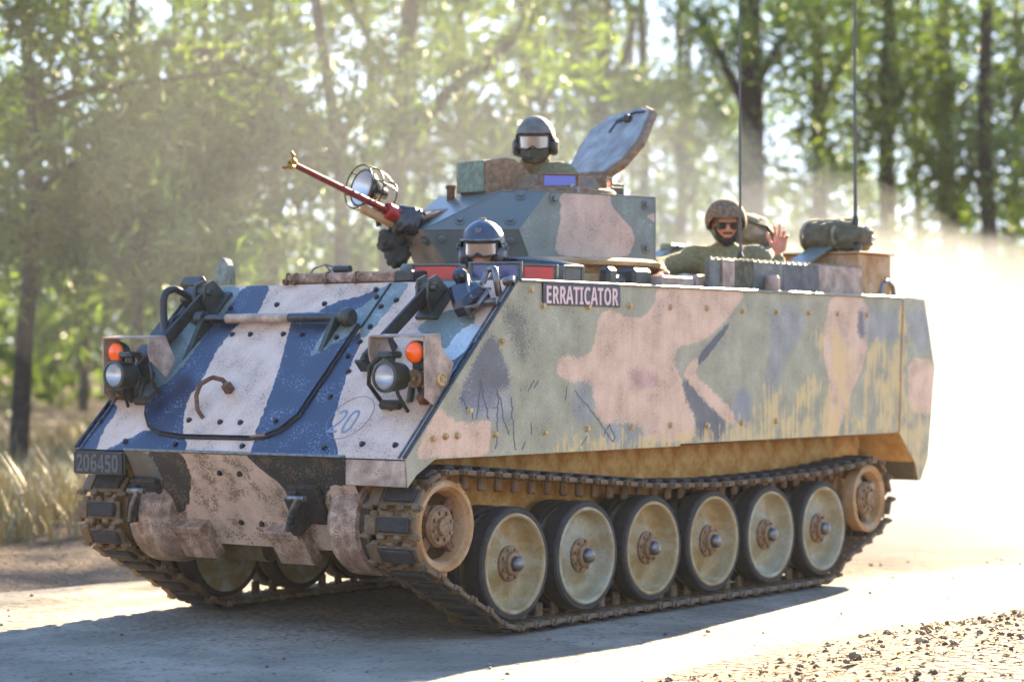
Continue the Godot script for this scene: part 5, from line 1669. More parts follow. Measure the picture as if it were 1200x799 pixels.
func passenger() -> void:
	var hc := Vector3(2.93, 2.335, 0.70)
	var look := Basis(Vector3.UP, deg_to_rad(-50)) * Basis(Vector3.RIGHT, 0.12)
	var x := Transform3D(look, hc)
	var n := thing("person", Vector3(3.05, 1.10, 0.65), "bearded person in camouflage helmet and dark glasses waving from the rear hatch", "person")
	var right := Vector3(0.60, 0, 0.80)
	var back := Vector3(0.80, 0, -0.60)
	var ch := hc + back * 0.06
	var sl := ch - right * 0.20 + Vector3(0, -0.225, 0)
	var sr := ch + right * 0.20 + Vector3(0, -0.225, 0)
	var el := Vector3(2.54, 2.04, 0.42)
	var hl := Vector3(2.33, 1.985, 0.60)
	var er := sr + Vector3(0.13, -0.20, 0.10)
	var hr := Vector3(3.36, 2.145, 0.84)
	var body := G.new()
	body.put(flesh(head_bones(), 0.006, 0.014), x)
	body.put(flesh([[hc + back * 0.03 + Vector3(0, -0.10, 0), ch + Vector3(0, -0.22, 0), 0.058, 0.07], [sl, sr, 0.07, 0.07], [ch + Vector3(0, -0.34, 0), ch + Vector3(0, -0.85, 0), 0.15, 0.14], [sl, el, 0.052, 0.042], [el, hl, 0.042, 0.030], [sr, er, 0.052, 0.042], [er, hr, 0.042, 0.028]], 0.016, 0.05), Transform3D.IDENTITY)
	# raised open hand
	var hb := Basis(right, Vector3.UP, -back) * Basis(Vector3.BACK, -0.12)
	body.put(flesh(hand_bones(0.16, [0.05, 0.08, 0.55, 0.65]), 0.0032, 0.007), Transform3D(hb, hr + Vector3(0, 0.03, 0)))
	# resting hand, flat on the coaming
	var fb := Basis(Vector3(-0.2, 0, 1.0).normalized(), Vector3(-0.95, -0.15, -0.2).normalized(), Vector3.DOWN).orthonormalized()
	body.put(flesh(hand_bones(0.08, [0.12, 0.14, 0.14, 0.16]), 0.0032, 0.007), Transform3D(fb, hl + Vector3(-0.02, 0.0, 0.0)))
	part(n, "body", [body, mat.skin])
	var g := flesh([[hc + back * 0.03 + Vector3(0, -0.17, 0), ch + Vector3(0, -0.22, 0), 0.078, 0.10], [sl, sr, 0.090, 0.090], [ch + Vector3(0, -0.34, 0), ch + Vector3(0, -0.86, 0), 0.178, 0.165], [sl, el, 0.078, 0.062], [el, hl.lerp(el, 0.18), 0.062, 0.045], [sr, er, 0.078, 0.062], [er, hr.lerp(er, 0.16), 0.062, 0.044]], 0.012, 0.045)
	var jacket := part(n, "jacket", [g, mat.uniform])
	g = G.new()
	for s in [-1.0, 1.0]:
		g.tube([ch + right * s * 0.015 - back * 0.155 + Vector3(0, -0.33, 0), ch + right * s * 0.06 - back * 0.125 + Vector3(0, -0.235, 0), ch + right * s * 0.105 - back * 0.05 + Vector3(0, -0.16, 0), ch + right * s * 0.09 + back * 0.05 + Vector3(0, -0.14, 0)], 0.016, 0.018, 8)
		g.box(ch + right * s * 0.105 - back * 0.165 + Vector3(0, -0.42, 0), Vector3(0.11, 0.12, 0.02), 0.008, Basis(right, Vector3.UP, -back))
	part(jacket, "collar_and_pockets", [g, mat.uniform])
	g = flesh([[x * Vector3(-0.060, -0.030, 0.020), x * Vector3(-0.044, -0.085, 0.050), 0.020, 0.024], [x * Vector3(0.060, -0.030, 0.020), x * Vector3(0.044, -0.085, 0.050), 0.020, 0.024], [x * Vector3(-0.036, -0.094, 0.058), x * Vector3(0, -0.108, 0.072), 0.024, 0.026], [x * Vector3(0.036, -0.094, 0.058), x * Vector3(0, -0.108, 0.072), 0.024, 0.026], [x * Vector3(-0.026, -0.052, 0.094), x * Vector3(0.026, -0.052, 0.094), 0.007, 0.007]], 0.005, 0.012)
	part(n, "beard", [g, mat.beard])
	g = G.new()
	for s in [-1.0, 1.0]:
		var l := visor(Vector3(0.083, 0, 0.108), Vector3(0, 0, 0), 0.40, func(th): return -0.020 - 0.008 * cos(th * 3.0), func(th): return 0.018, 0.003, 10)
		g.put(l, Transform3D(x.basis * Basis(Vector3.UP, s * 0.44), x.origin))
	g.tube([x * Vector3(-0.082, 0.012, 0.0), x * Vector3(-0.083, 0.014, 0.05), x * Vector3(-0.060, 0.016, 0.085), x * Vector3(0, 0.014, 0.113), x * Vector3(0.060, 0.016, 0.085), x * Vector3(0.083, 0.014, 0.05), x * Vector3(0.082, 0.012, 0.0)], 0.004, 0.004, 6)
	part(n, "dark_glasses", [g, mat.dark_glass])
	g = G.new()
	g.put(dome(Vector3(0.135, 0.140, 0.150), Vector3(0, 0.026, -0.010), func(th): return 0.026 if absf(wrapf(th, -PI, PI)) < 0.8 else lerpf(0.026, -0.070, clampf((absf(wrapf(th, -PI, PI)) - 0.8) / 0.7, 0, 1)), 40, 14, 0.010), x)
	var helmet := part(n, "helmet", [g, mat.helmet_cloth])
	g = G.new()
	for s in [-1.0, 1.0]:
		g.tube([x * Vector3(s * 0.118, -0.02, 0.02), x * Vector3(s * 0.075, -0.08, 0.045), x * Vector3(s * 0.03, -0.128, 0.065), x * Vector3(0, -0.134, 0.07)], 0.006, 0.006, 6)
	part(helmet, "chin_strap", [g, mat.canvas_green])


func luggage() -> void:
	var o := thing("canvas_bag", Vector3(4.18, 2.19, 0.80), "bulging olive canvas bag with straps lying on the tan rear stowage box", "bag")
	var g := G.new()
	g.put(lump(Vector3(0.25, 0.115, 0.22), 0.22, 8, 28, 18), Transform3D(Basis.IDENTITY, Vector3(4.18, 2.30, 0.82)))
	part(o, "sack", [g, mat.canvas_green])
	for z in [0.68, 0.92]:
		g = G.new()
		var loop := []
		for k in 20:
			var a := TAU * k / 20
			loop.append(Vector3(4.18 + 0.252 * cos(a), 2.302 + 0.118 * sin(a), z))
		g.tube(loop, 0.012, 0.012, 6, true)
		part(o, "strap", [g, mat.canvas_pale])
	for q in [[0.02, 0.05], [0.10, -0.02]]:
		g = G.new()
		g.box(Vector3(4.20 + q[0], 2.31 + q[1], 1.035), Vector3(0.05, 0.04, 0.02), 0.008)
		part(o, "buckle", [g, mat.letter_pink])
	o = thing("field_pack", Vector3(3.72, 1.90, 0.30), "pale canvas pack standing behind the waving person in the rear hatch", "bag")
	g = G.new()
	g.put(lump(Vector3(0.21, 0.11, 0.18), 0.22, 12, 26, 16), Transform3D(Basis(Vector3.BACK, -0.25), Vector3(3.72, 2.335, 0.36)))
	g.put(lump(Vector3(0.24, 0.20, 0.18), 0.10, 13, 26, 16), Transform3D(Basis.IDENTITY, Vector3(3.74, 2.09, 0.34)))
	part(o, "sack", [g, mat.canvas_pale])
	g = G.new()
	g.tube([Vector3(3.54, 2.39, 0.50), Vector3(3.70, 2.36, 0.55), Vector3(3.88, 2.28, 0.52)], 0.012, 0.012, 6)
	part(o, "strap", [g, mat.canvas_green])


# ------------------------------------------------------------------ ground and forest
func grow(seed_: int, count: int, spots: Callable, mesh: Mesh, tint: Callable, called: String, label: String, category: String, parent: Node = self) -> MultiMeshInstance3D:
	rng.seed = seed_
	var mm := MultiMesh.new()
	mm.transform_format = MultiMesh.TRANSFORM_3D
	mm.use_colors = true
	mm.mesh = mesh
	mm.instance_count = count
	for k in count:
		mm.set_instance_transform(k, spots.call(k))
		mm.set_instance_color(k, tint.call(k))
	var o := MultiMeshInstance3D.new()
	o.name = numbered(parent, called)
	o.multimesh = mm
	parent.add_child(o, true)
	o.position = -where(parent)
	tag(o, label, category, "", "stuff")
	return o


func any_turn() -> Basis:
	return Basis.from_euler(Vector3(rng.randf_range(-PI, PI), rng.randf_range(-PI, PI), rng.randf_range(-PI, PI)))


func leaf_material(name_: String, back: Color) -> StandardMaterial3D:
	var m := StandardMaterial3D.new()
	m.resource_name = name_
	m.vertex_color_use_as_albedo = true
	m.roughness = 0.55
	m.backlight_enabled = true
	m.backlight = back
	m.cull_mode = BaseMaterial3D.CULL_DISABLED
	mat[name_] = m
	return m


# a spray of hanging leaves
func sprig(seed_: int, leaves: int, reach: float, length: float, width: float) -> ArrayMesh:
	rng.seed = seed_
	var g := G.new()
	for k in leaves:
		var p := Vector3(rng.randfn(0, 0.45), rng.randfn(0, 0.35), rng.randfn(0, 0.45)) * reach
		var d := Vector3(rng.randfn(0, 0.6), rng.randfn(-0.55, 0.5), rng.randfn(0, 0.6)).normalized()
		var s := d.cross(Vector3(rng.randfn(), rng.randfn(), rng.randfn())).normalized()
		var l := length * rng.randf_range(0.7, 1.3)
		var w := width * rng.randf_range(0.7, 1.3)
		var bend := d.cross(s) * l * rng.randf_range(0.05, 0.2)
		var a := p
		var b := p + d * l * 0.45 + s * w + bend
		var c := p + d * l
		var e := p + d * l * 0.45 - s * w + bend
		g.tri(a, b, c)
		g.tri(a, c, e)
	return mesh_of([g, mat.leaf])


const LAT := Vector3(0.598, 0, 0.802)    # along the treeline, roughly
const DEEP := Vector3(0.802, 0, -0.598)

var sprays := []


# trunk and limbs: lists of [lateral, height, depth, radius]; crown: list of [lateral, height, depth, radius, sprays]
func tree(called: String, at: Vector3, trunk: Array, limbs: Array, clumps: Array, bark: Material, hue: float, seed_: int, label: String, group := "") -> Node3D:
	var o := thing(called, at, label, "tree", group)
	var bend := func(l: Array) -> Array:
		var c := Curve3D.new()
		for k in l.size():
			var q: Array = l[k]
			var p: Vector3 = at + LAT * q[0] + DEEP * q[2] + Vector3(0, q[1], 0)
			var a: Array = l[maxi(k - 1, 0)]
			var b: Array = l[mini(k + 1, l.size() - 1)]
			var t: Vector3 = (LAT * (b[0] - a[0]) + DEEP * (b[2] - a[2]) + Vector3(0, b[1] - a[1], 0)) * 0.17
			c.add_point(p, -t, t)
		var out := []
		for k in 15:
			out.append(c.sample_baked(c.get_baked_length() * k / 14.0))
		return out
	var g := G.new()
	g.tube(bend.call(trunk), trunk[0][3], trunk[-1][3], 10)
	part(o, "trunk", [g, bark])
	for l in limbs:
		g = G.new()
		g.tube(bend.call(l), l[0][3], l[-1][3], 8)
		part(o, "limb", [g, bark])
	rng.seed = seed_
	var xs := []
	var cs := []
	for c in clumps:
		for k in int(c[4]):
			var p: Vector3 = Vector3(rng.randfn(), rng.randfn() * 0.8, rng.randfn()) * 0.55 * float(c[3])
			xs.append(Transform3D(any_turn() * rng.randf_range(0.7, 1.25), at + LAT * (c[0] + p.x) + DEEP * (c[2] + p.z) + Vector3(0, c[1] + p.y, 0)))
			cs.append(leaf_tint(hue))
	if xs.size():
		var cr := grow(seed_, xs.size(), func(k): return xs[k], sprays[seed_ % sprays.size()], func(k): return cs[k], "crown", "", "", o)
		cr.set_meta("kind", "stuff")
	return o


func leaf_tint(hue: float) -> Color:
	var a := Color(0.070, 0.125, 0.024)
	var b := Color(0.25, 0.34, 0.030)
	var c := Color(0.14, 0.155, 0.045)
	var t := clampf(hue + rng.randfn(0, 0.3), 0, 1)
	var r := a.lerp(b, t).lerp(c, clampf(rng.randfn(0.15, 0.2), 0, 0.6))
	var s := rng.randf_range(0.48, 0.95)
	return Color(r.r * s, r.g * s, r.b * s)


func ground_height(x: float, z: float) -> float:
	var y := -0.10 + 0.05 * ground_noise.get_noise_2d(x * 0.6, z * 0.6) + 0.02 * ground_noise.get_noise_2d(x * 4.0, z * 4.0)
	if z > 2.2:
		y += 0.14 * smoothstep(2.2, 3.6, z)
	if z < -3.0:
		y += 0.25 * smoothstep(-3.0, -7.0, z) + 0.010 * clampf(-z - 9.0, 0, 60)
	return y


var ground_noise: FastNoiseLite


func ground() -> void:
	ground_noise = noise(500, 0.5, FastNoiseLite.TYPE_SIMPLEX, 4)
	var soil_a := grime(501, Color(0.40, 0.305, 0.205), Color(0.28, 0.21, 0.14), Color(0.21, 0.165, 0.12), 0.012, 0.24, 512)
	var road_a := grime(511, Color(0.54, 0.49, 0.42), Color(0.42, 0.38, 0.32), Color(0.31, 0.27, 0.22), 0.008, 0.16, 512)
	var rough := bumps(521, 0.06, 6.0, 512)
	plain("soil", Color(1, 1, 1), 0.95, 0.0, soil_a, 0.33, rough, 0.9)
	plain("road_dirt", Color(1, 1, 1), 0.95, 0.0, road_a, 0.25, rough, 0.35)
	var xs := []
	var zs := []
	for k in 61:
		var t := (k - 30) / 30.0
		xs.append(4.0 + 14.0 * t + 400.0 * pow(t, 7))
		zs.append(-2.0 + 10.0 * t + 400.0 * pow(t, 7))
	var rows := []
	for z in range(zs.size() - 1, -1, -1):
		var row := PackedVector3Array()
		for x in xs:
			row.append(Vector3(x, ground_height(x, zs[z]), zs[z]))
		rows.append(row)
	var g := G.new()
	g.grid(rows)
	var o := part(self, "ground", [g, mat.soil], "brown earth of the verges and the forest floor")
	o.set_meta("kind", "structure")
	rows = []
	for j in range(48, -1, -1):
		var row := PackedVector3Array()
		for i in 141:
			var x := -40.0 + 130.0 * i / 140.0
			var t := j / 48.0 * 2.0 - 1.0
			var edge := 3.05 + 0.45 * ground_noise.get_noise_2d(x * 0.5, 9.0 if t > 0 else 40.0)
			var z := -0.25 + edge * t
			var y := -0.004 - 0.22 * pow(absf(t), 10) + 0.012 * ground_noise.get_noise_2d(x * 2.0, z * 5.0)
			if absf(z - 1.055) < 0.35 or absf(z + 1.055) < 0.35:
				y = minf(y, -0.002)
			row.append(Vector3(x, y, z))
		rows.append(row)
	g = G.new()
	g.grid(rows)
	o = part(self, "road", [g, mat.road_dirt], "pale dusty dirt road running past the forest")
	o.set_meta("kind", "structure")


func litter() -> void:
	var st := StandardMaterial3D.new()
	st.resource_name = "stone"
	st.vertex_color_use_as_albedo = true
	st.roughness = 0.9
	rng.seed = 600
	var g := lump(Vector3(1, 0.6, 0.8), 0.5, 600, 8, 6)
	var stone := mesh_of([g, st])
	var spot := func(k):
		var near: bool = k % 3 != 0
		var x := rng.randf_range(-3, 12) if near else rng.randf_range(-8, 24)
		var z := rng.randf_range(2.5, 5.2) if near else (rng.randf_range(-3.9, -2.4) if k % 2 else rng.randf_range(-2.0, 2.6))
		var s := rng.randf_range(0.006, 0.020) * (1.0 if near else 0.7)
		if rng.randf() < 0.03:
			s *= 1.9
		var y := maxf(ground_height(x, z), -0.004 if absf(z + 0.25) < 2.5 else -9.0)
		return Transform3D(Basis(Vector3.UP, rng.randf_range(0, TAU)).scaled(Vector3.ONE * s), Vector3(x, y + s * 0.25, z))
	var tone := func(_k):
		var t := rng.randf_range(0.06, 0.30)
		return Color(t * 1.1, t * rng.randf_range(0.70, 0.85), t * rng.randf_range(0.42, 0.62))
	grow(601, 3200, spot, stone, tone, "loose_stones", "loose brown and grey stones scattered along the road edge", "gravel")
	# fallen leaves and bark on the near verge
	g = G.new()
	g.quad(Vector3(-0.5, 0.02, 0), Vector3(0, 0.12, 0.22), Vector3(0.5, 0.02, 0), Vector3(0, 0.10, -0.22))
	var lf := mesh_of([g, st])
	var fall := func(k):
		var x := rng.randf_range(-3, 12)
		var z := rng.randf_range(2.6, 5.4)
		if k % 4 == 0:
			z = rng.randf_range(-8.0, -3.0)
		return Transform3D(Basis.from_euler(Vector3(rng.randfn(0, 0.3), rng.randf_range(0, TAU), rng.randfn(0, 0.3))).scaled(Vector3.ONE * rng.randf_range(0.015, 0.055)), Vector3(x, ground_height(x, z) + 0.012, z))
	var brown := func(_k):
		var t := rng.randf_range(0.5, 1.3)
		return Color(0.30 * t, 0.17 * t, 0.075 * t)
	grow(602, 12000, fall, lf, brown, "leaf_litter", "fallen brown leaves and bark on the verges", "leaf litter")
	# dry grass beyond the road
	g = G.new()
	rng.seed = 603
	for k in 9:
		var a := rng.randf_range(0, TAU)
		var d := Vector3(cos(a), 0, sin(a))
		var s := Vector3(-sin(a), 0, cos(a)) * 0.014
		var h := rng.randf_range(0.5, 1.0)
		var lean := rng.randf_range(0.10, 0.45)
		var p := d * 0.05
		g.quad(p - s, p + s, p + d * lean * 0.4 + Vector3(0, h * 0.6, 0) + s * 0.7, p + d * lean * 0.4 + Vector3(0, h * 0.6, 0) - s * 0.7)
		g.tri(p + d * lean * 0.4 + Vector3(0, h * 0.6, 0) - s * 0.7, p + d * lean * 0.4 + Vector3(0, h * 0.6, 0) + s * 0.7, p + d * lean + Vector3(0, h, 0))
	var gm := leaf_material("grass", Color(0.5, 0.5, 0.4))
	var tuft := mesh_of([g, gm])
	var sow := func(k):
		var x := rng.randf_range(-4, 40)
		var z := -6.0 - 14.0 * pow(rng.randf(), 1.6)
		if k % 5 == 0:
			x = rng.randf_range(-2, 14)
			z = rng.randf_range(-8.5, -5.2)
		return Transform3D(Basis(Vector3.UP, rng.randf_range(0, TAU)).scaled(Vector3.ONE * rng.randf_range(0.22, 0.60)), Vector3(x, ground_height(x, z) - 0.02, z))
	var straw := func(_k):
		var t := rng.randf_range(0.7, 1.2)
		return Color(0.27 * t, 0.205 * t, 0.09 * t) if rng.randf() < 0.94 else Color(0.16 * t, 0.19 * t, 0.07 * t)
	grow(604, 16000, sow, tuft, straw, "dry_grass", "dry straw coloured grass between the road and the trees", "grass")


func forest() -> void:
	leaf_material("leaf", Color(0.9, 0.95, 0.75))
	for k in 3:
		sprays.append(sprig(700 + k, 16, 0.42, 0.26, 0.030))
	var bark_d := plain("dark_bark", Color(0.20, 0.17, 0.145), 0.95, 0.0, grime(711, Color(1, 1, 1), Color(0.6, 0.55, 0.5), Color(0.35, 0.3, 0.28), 0.02, 0.2), 1.2, bumps(712, 0.04, 6.0), 1.0)
	var bark_g := plain("grey_bark", Color(0.38, 0.34, 0.30), 0.95, 0.0, bark_d.albedo_texture, 1.0, bark_d.normal_texture, 1.0)
	tree("gum_tree", Vector3(15.21, ground_height(15.21, -12.36), -12.36), [[0, -0.1, 0, 0.204], [0.05, 2.53, 0.00, 0.177], [0.09, 4.07, 0.00, 0.154], [0.26, 5.37, 0.00, 0.118], [0.43, 6.90, 0.00, 0.106]], [[[0.12, 4.01, 0.00, 0.106], [0.80, 4.89, 0.00, 0.083], [1.51, 5.43, 0.00, 0.071], [2.34, 6.31, 0.00, 0.059]], [[0.21, 5.13, 0.00, 0.071], [-0.26, 5.72, 0.00, 0.047], [-0.61, 6.55, 0.00, 0.035]]], [[1.24, 4.60, 1.33, 0.83, 10], [1.54, 3.98, -0.10, 0.51, 10], [2.07, 4.91, -1.16, 0.88, 10], [0.84, 6.29, 0.22, 0.73, 10], [-0.34, 6.40, 1.25, 0.61, 10], [1.61, 6.59, -1.08, 0.84, 10], [1.23, 6.70, 1.11, 0.50, 10], [0.17, 6.40, 1.12, 0.91, 10], [0.37, 3.84, 0.53, 0.73, 10], [0.15, 3.91, 1.40, 0.79, 10], [1.94, 6.11, -1.00, 0.65, 10], [0.00, 6.91, 0.31, 0.62, 10], [-0.37, 4.82, -0.57, 0.64, 10], [1.75, 5.49, -0.06, 0.63, 10], [1.45, 6.94, -1.43, 0.91, 10], [1.57, 4.24, 0.86, 0.50, 10], [0.57, 5.16, -1.36, 0.50, 10], [0.09, 3.87, 0.77, 0.58, 10], [2.04, 3.91, -0.44, 0.64, 10], [0.99, 4.48, 0.75, 0.54, 10]], bark_d, 0.65, 900, "forked dark-trunked gum tree behind the gun, one limb reaching far right")
	tree("gum_tree", Vector3(12.58, ground_height(12.58, -10.87), -10.87), [[0, -0.1, 0, 0.123], [-0.02, 2.43, 0.00, 0.107], [-0.04, 3.62, 0.00, 0.097], [-0.18, 4.69, 0.00, 0.086], [-0.45, 6.41, 0.00, 0.064]], [[[-0.08, 3.78, 0.00, 0.075], [-0.67, 4.58, 0.00, 0.064], [-1.47, 5.07, 0.00, 0.043], [-2.38, 5.27, 0.00, 0.032]], [[-0.11, 3.94, 0.00, 0.054], [0.41, 4.69, 0.00, 0.032], [0.52, 5.33, 0.00, 0.021]]], [[-0.33, 3.76, 1.34, 0.47, 10], [-2.15, 5.49, 1.25, 0.69, 10], [-1.51, 3.55, -0.56, 0.66, 10], [-1.57, 6.03, -1.05, 0.48, 10], [-0.61, 3.30, -1.35, 0.51, 10], [0.16, 4.85, -0.79, 0.61, 10], [-0.85, 3.87, -0.23, 0.63, 10], [-2.24, 3.57, -0.02, 0.46, 10], [-0.22, 6.19, 1.35, 0.73, 10], [-0.76, 4.00, -0.20, 0.49, 10], [-2.00, 3.81, -0.14, 0.56, 10], [0.19, 3.79, -0.14, 0.83, 10], [-1.13, 4.19, -0.63, 0.64, 10], [-1.34, 6.13, 1.47, 0.60, 10], [0.09, 4.54, -0.48, 0.64, 10], [-2.15, 5.72, 1.10, 0.75, 10], [-1.45, 4.01, 0.58, 0.75, 10], [-0.67, 4.09, 0.61, 0.59, 10], [-1.66, 5.01, 0.57, 0.75, 10], [-1.63, 3.47, 0.24, 0.70, 10]], bark_g, 0.40, 901, "gum tree behind the gun muzzle with a long branch sweeping left")
	tree("gum_tree", Vector3(8.10, ground_height(8.10, -11.87), -11.87), [[0, -0.1, 0, 0.122], [0.08, 1.47, 0.00, 0.106], [0.15, 2.34, 0.00, 0.097], [0.21, 3.59, 0.00, 0.087], [0.10, 4.75, 0.00, 0.068], [0.05, 6.11, 0.00, 0.058]], [[[0.15, 4.08, 0.00, 0.048], [0.68, 4.32, 0.00, 0.039], [1.64, 4.44, 0.00, 0.029], [2.61, 4.56, 0.00, 0.019]], [[0.17, 3.01, 0.00, 0.058], [0.53, 3.45, 0.00, 0.039], [1.26, 3.59, 0.00, 0.029]]], [[-0.74, 3.96, 0.51, 0.53, 12], [0.57, 2.99, 0.89, 0.67, 12], [0.24, 3.61, 0.98, 0.71, 12], [0.24, 2.90, 0.57, 0.76, 12], [2.06, 2.49, 0.09, 0.63, 12], [-0.29, 2.92, -0.07, 0.78, 12], [1.23, 3.34, -0.98, 0.70, 12], [1.49, 3.84, -0.24, 0.68, 12], [1.04, 3.14, 0.66, 0.67, 12], [-0.69, 5.34, 0.45, 0.60, 12], [-0.14, 3.46, -1.37, 0.67, 12], [0.59, 5.10, -1.10, 0.45, 12], [0.15, 5.26, -1.39, 0.50, 12], [0.58, 4.55, 0.27, 0.66, 12], [-0.08, 2.68, -0.28, 0.43, 12], [0.03, 4.45, 0.99, 0.48, 12], [0.31, 5.78, -1.22, 0.66, 12], [0.81, 4.70, 1.37, 0.65, 12], [1.60, 4.42, 0.43, 0.73, 12], [0.30, 5.41, 0.19, 0.65, 12], [2.00, 2.45, -0.45, 0.66, 12], [1.82, 5.91, 0.20, 0.47, 12]], bark_d, 0.35, 902, "leaning dark tree at the far left behind the dry grass")
	tree("wattle_tree", Vector3(10.32, ground_height(10.32, -12.23), -12.23), [[0, -0.1, 0, 0.096], [0.00, 1.88, 0.00, 0.083], [0.05, 3.13, 0.00, 0.073], [-0.10, 4.58, 0.00, 0.052], [0.00, 6.24, 0.00, 0.042]], [[[0.03, 3.23, 0.00, 0.042], [0.62, 3.86, 0.00, 0.031]], [[0.00, 3.75, 0.00, 0.042], [-0.52, 4.27, 0.00, 0.031]]], [[0.49, 4.11, 1.17, 0.72, 12], [-0.10, 3.36, -0.63, 0.56, 12], [1.38, 3.49, 1.24, 0.85, 12], [0.45, 3.80, -0.01, 0.86, 12], [-0.00, 3.65, -0.02, 0.86, 12], [-0.32, 3.24, 0.37, 0.51, 12], [0.07, 3.72, 0.98, 0.78, 12], [-1.01, 3.10, 1.31, 0.57, 12], [0.91, 3.84, -1.04, 0.57, 12], [1.43, 3.72, -0.08, 0.71, 12], [0.57, 2.91, -1.15, 0.76, 12], [0.86, 3.70, -0.49, 0.68, 12], [-0.30, 3.10, -0.42, 0.65, 12], [0.82, 2.95, -0.74, 0.48, 12], [0.10, 2.10, 0.14, 0.82, 12], [-1.00, 2.46, 0.23, 0.64, 12], [0.73, 2.84, 1.24, 0.66, 12], [-0.08, 3.46, -0.91, 0.80, 12], [-0.30, 2.32, 1.01, 0.49, 12], [0.69, 3.36, 0.84, 0.58, 12], [1.23, 4.11, 0.15, 0.66, 12], [0.20, 3.62, 0.26, 0.53, 12]], bark_g, 0.30, 903, "dense low wattle tree left of the vehicle above the far headlight")
	tree("gum_tree", Vector3(16.49, ground_height(16.49, -15.67), -15.67), [[0, -0.1, 0, 0.133], [0.03, 2.63, 0.00, 0.116], [0.05, 4.56, 0.00, 0.103], [-0.03, 6.88, 0.00, 0.077]], [[[0.03, 4.69, 0.00, 0.064], [-0.36, 5.72, 0.00, 0.039], [-0.75, 6.49, 0.00, 0.026]]], [[0.69, 7.07, 0.96, 0.60, 9], [0.65, 4.23, 0.67, 0.52, 9], [1.02, 2.64, -1.35, 0.81, 9], [0.75, 6.35, 1.36, 0.78, 9], [0.50, 6.75, 1.25, 0.63, 9], [-0.59, 4.48, -1.02, 0.68, 9], [0.33, 7.19, -0.36, 0.55, 9], [-0.74, 7.12, 0.73, 0.75, 9], [0.82, 6.76, -0.56, 0.69, 9], [0.28, 5.06, -0.38, 0.91, 9], [-0.77, 4.07, 0.39, 0.57, 9], [0.10, 3.05, 0.36, 0.75, 9], [-0.37, 4.77, 0.75, 0.62, 9], [0.12, 6.76, -0.39, 0.61, 9], [0.55, 6.54, 0.47, 0.81, 9], [-0.71, 4.21, -1.13, 0.54, 9]], bark_g, 0.50, 904, "slender grey gum tree just left of the gun muzzle")
	tree("gum_tree", Vector3(20.40, ground_height(20.40, -13.78), -13.78), [[0, -0.1, 0, 0.172], [-0.05, 2.69, 0.00, 0.150], [-0.01, 4.73, 0.00, 0.136], [0.03, 7.72, 0.00, 0.109]], [[[-0.01, 5.14, 0.00, 0.068], [-0.76, 6.36, 0.00, 0.041]], [[-0.01, 4.60, 0.00, 0.068], [0.46, 5.68, 0.00, 0.041]]], [[0.07, 6.69, -0.06, 0.83, 7], [-0.56, 4.26, 0.68, 0.48, 7], [-1.18, 7.07, 0.54, 0.86, 7], [-0.79, 7.22, 0.50, 0.87, 7], [0.59, 7.12, -0.44, 0.73, 7], [-0.76, 6.27, -0.45, 0.72, 7], [-0.41, 7.13, 0.44, 0.81, 7], [0.55, 5.84, 0.05, 0.82, 7], [0.06, 5.23, -0.31, 0.77, 7], [-1.08, 7.58, -1.38, 0.55, 7], [0.75, 5.63, -1.50, 0.78, 7], [-0.22, 3.85, -0.21, 0.72, 7]], bark_d, 0.60, 905, "straight gum tree rising directly behind the helmet in the turret")
	tree("gum_tree", Vector3(22.77, ground_height(22.77, -13.94), -13.94), [[0, -0.1, 0, 0.198], [-0.07, 2.76, 0.00, 0.172], [-0.01, 4.90, 0.00, 0.157], [0.04, 7.20, 0.00, 0.129], [0.01, 8.20, 0.00, 0.115]], [[[-0.01, 5.62, 0.00, 0.086], [0.43, 6.48, 0.00, 0.057], [0.57, 7.20, 0.00, 0.043]], [[-0.01, 5.19, 0.00, 0.072], [-0.53, 6.19, 0.00, 0.043]]], [[-0.05, 7.22, -1.02, 0.50, 9], [-0.20, 6.49, -1.04, 0.77, 9], [-0.39, 6.77, -0.64, 0.50, 9], [-0.42, 6.24, 1.27, 0.45, 9], [-0.21, 5.06, 0.52, 0.70, 9], [-0.04, 5.05, 0.51, 0.49, 9], [-0.33, 5.74, -1.01, 0.72, 9], [-0.47, 7.42, -1.27, 0.53, 9], [-0.16, 4.97, -0.56, 0.58, 9], [-0.05, 6.75, 0.65, 0.72, 9]], bark_d, 0.40, 906, "tree with rounded leafy head left of the bright sky gap")
	tree("gum_tree", Vector3(26.00, ground_height(26.00, -12.97), -12.97), [[0, -0.1, 0, 0.294], [0.00, 3.27, 0.00, 0.256], [0.03, 5.53, 0.00, 0.226], [-0.03, 8.38, 0.00, 0.180]], [[[0.00, 5.53, 0.00, 0.120], [-0.60, 6.73, 0.00, 0.075], [-0.98, 7.48, 0.00, 0.045]], [[0.03, 5.98, 0.00, 0.090], [0.75, 7.18, 0.00, 0.060]]], [[-0.62, 7.44, 1.32, 0.82, 10], [0.43, 6.70, -1.48, 0.96, 10], [-0.84, 5.34, -1.37, 0.71, 10], [0.22, 4.52, -0.45, 0.75, 10], [-0.77, 8.11, -0.03, 0.92, 10], [1.06, 8.17, -1.35, 0.63, 10], [-0.11, 8.15, -0.28, 0.64, 10], [-0.31, 8.18, 1.41, 0.54, 10], [-0.59, 6.40, 0.09, 0.70, 10], [-0.79, 7.16, 0.13, 0.57, 10], [1.03, 6.04, -0.86, 0.91, 10], [-0.94, 6.27, 0.21, 0.74, 10], [-0.16, 5.94, 1.24, 0.85, 10], [-0.31, 6.63, -0.83, 0.89, 10], [-0.73, 7.17, 0.82, 0.56, 10], [0.81, 7.16, -1.25, 0.58, 10]], bark_d, 0.30, 907, "thick dark tree behind the waving person and the thin aerial")
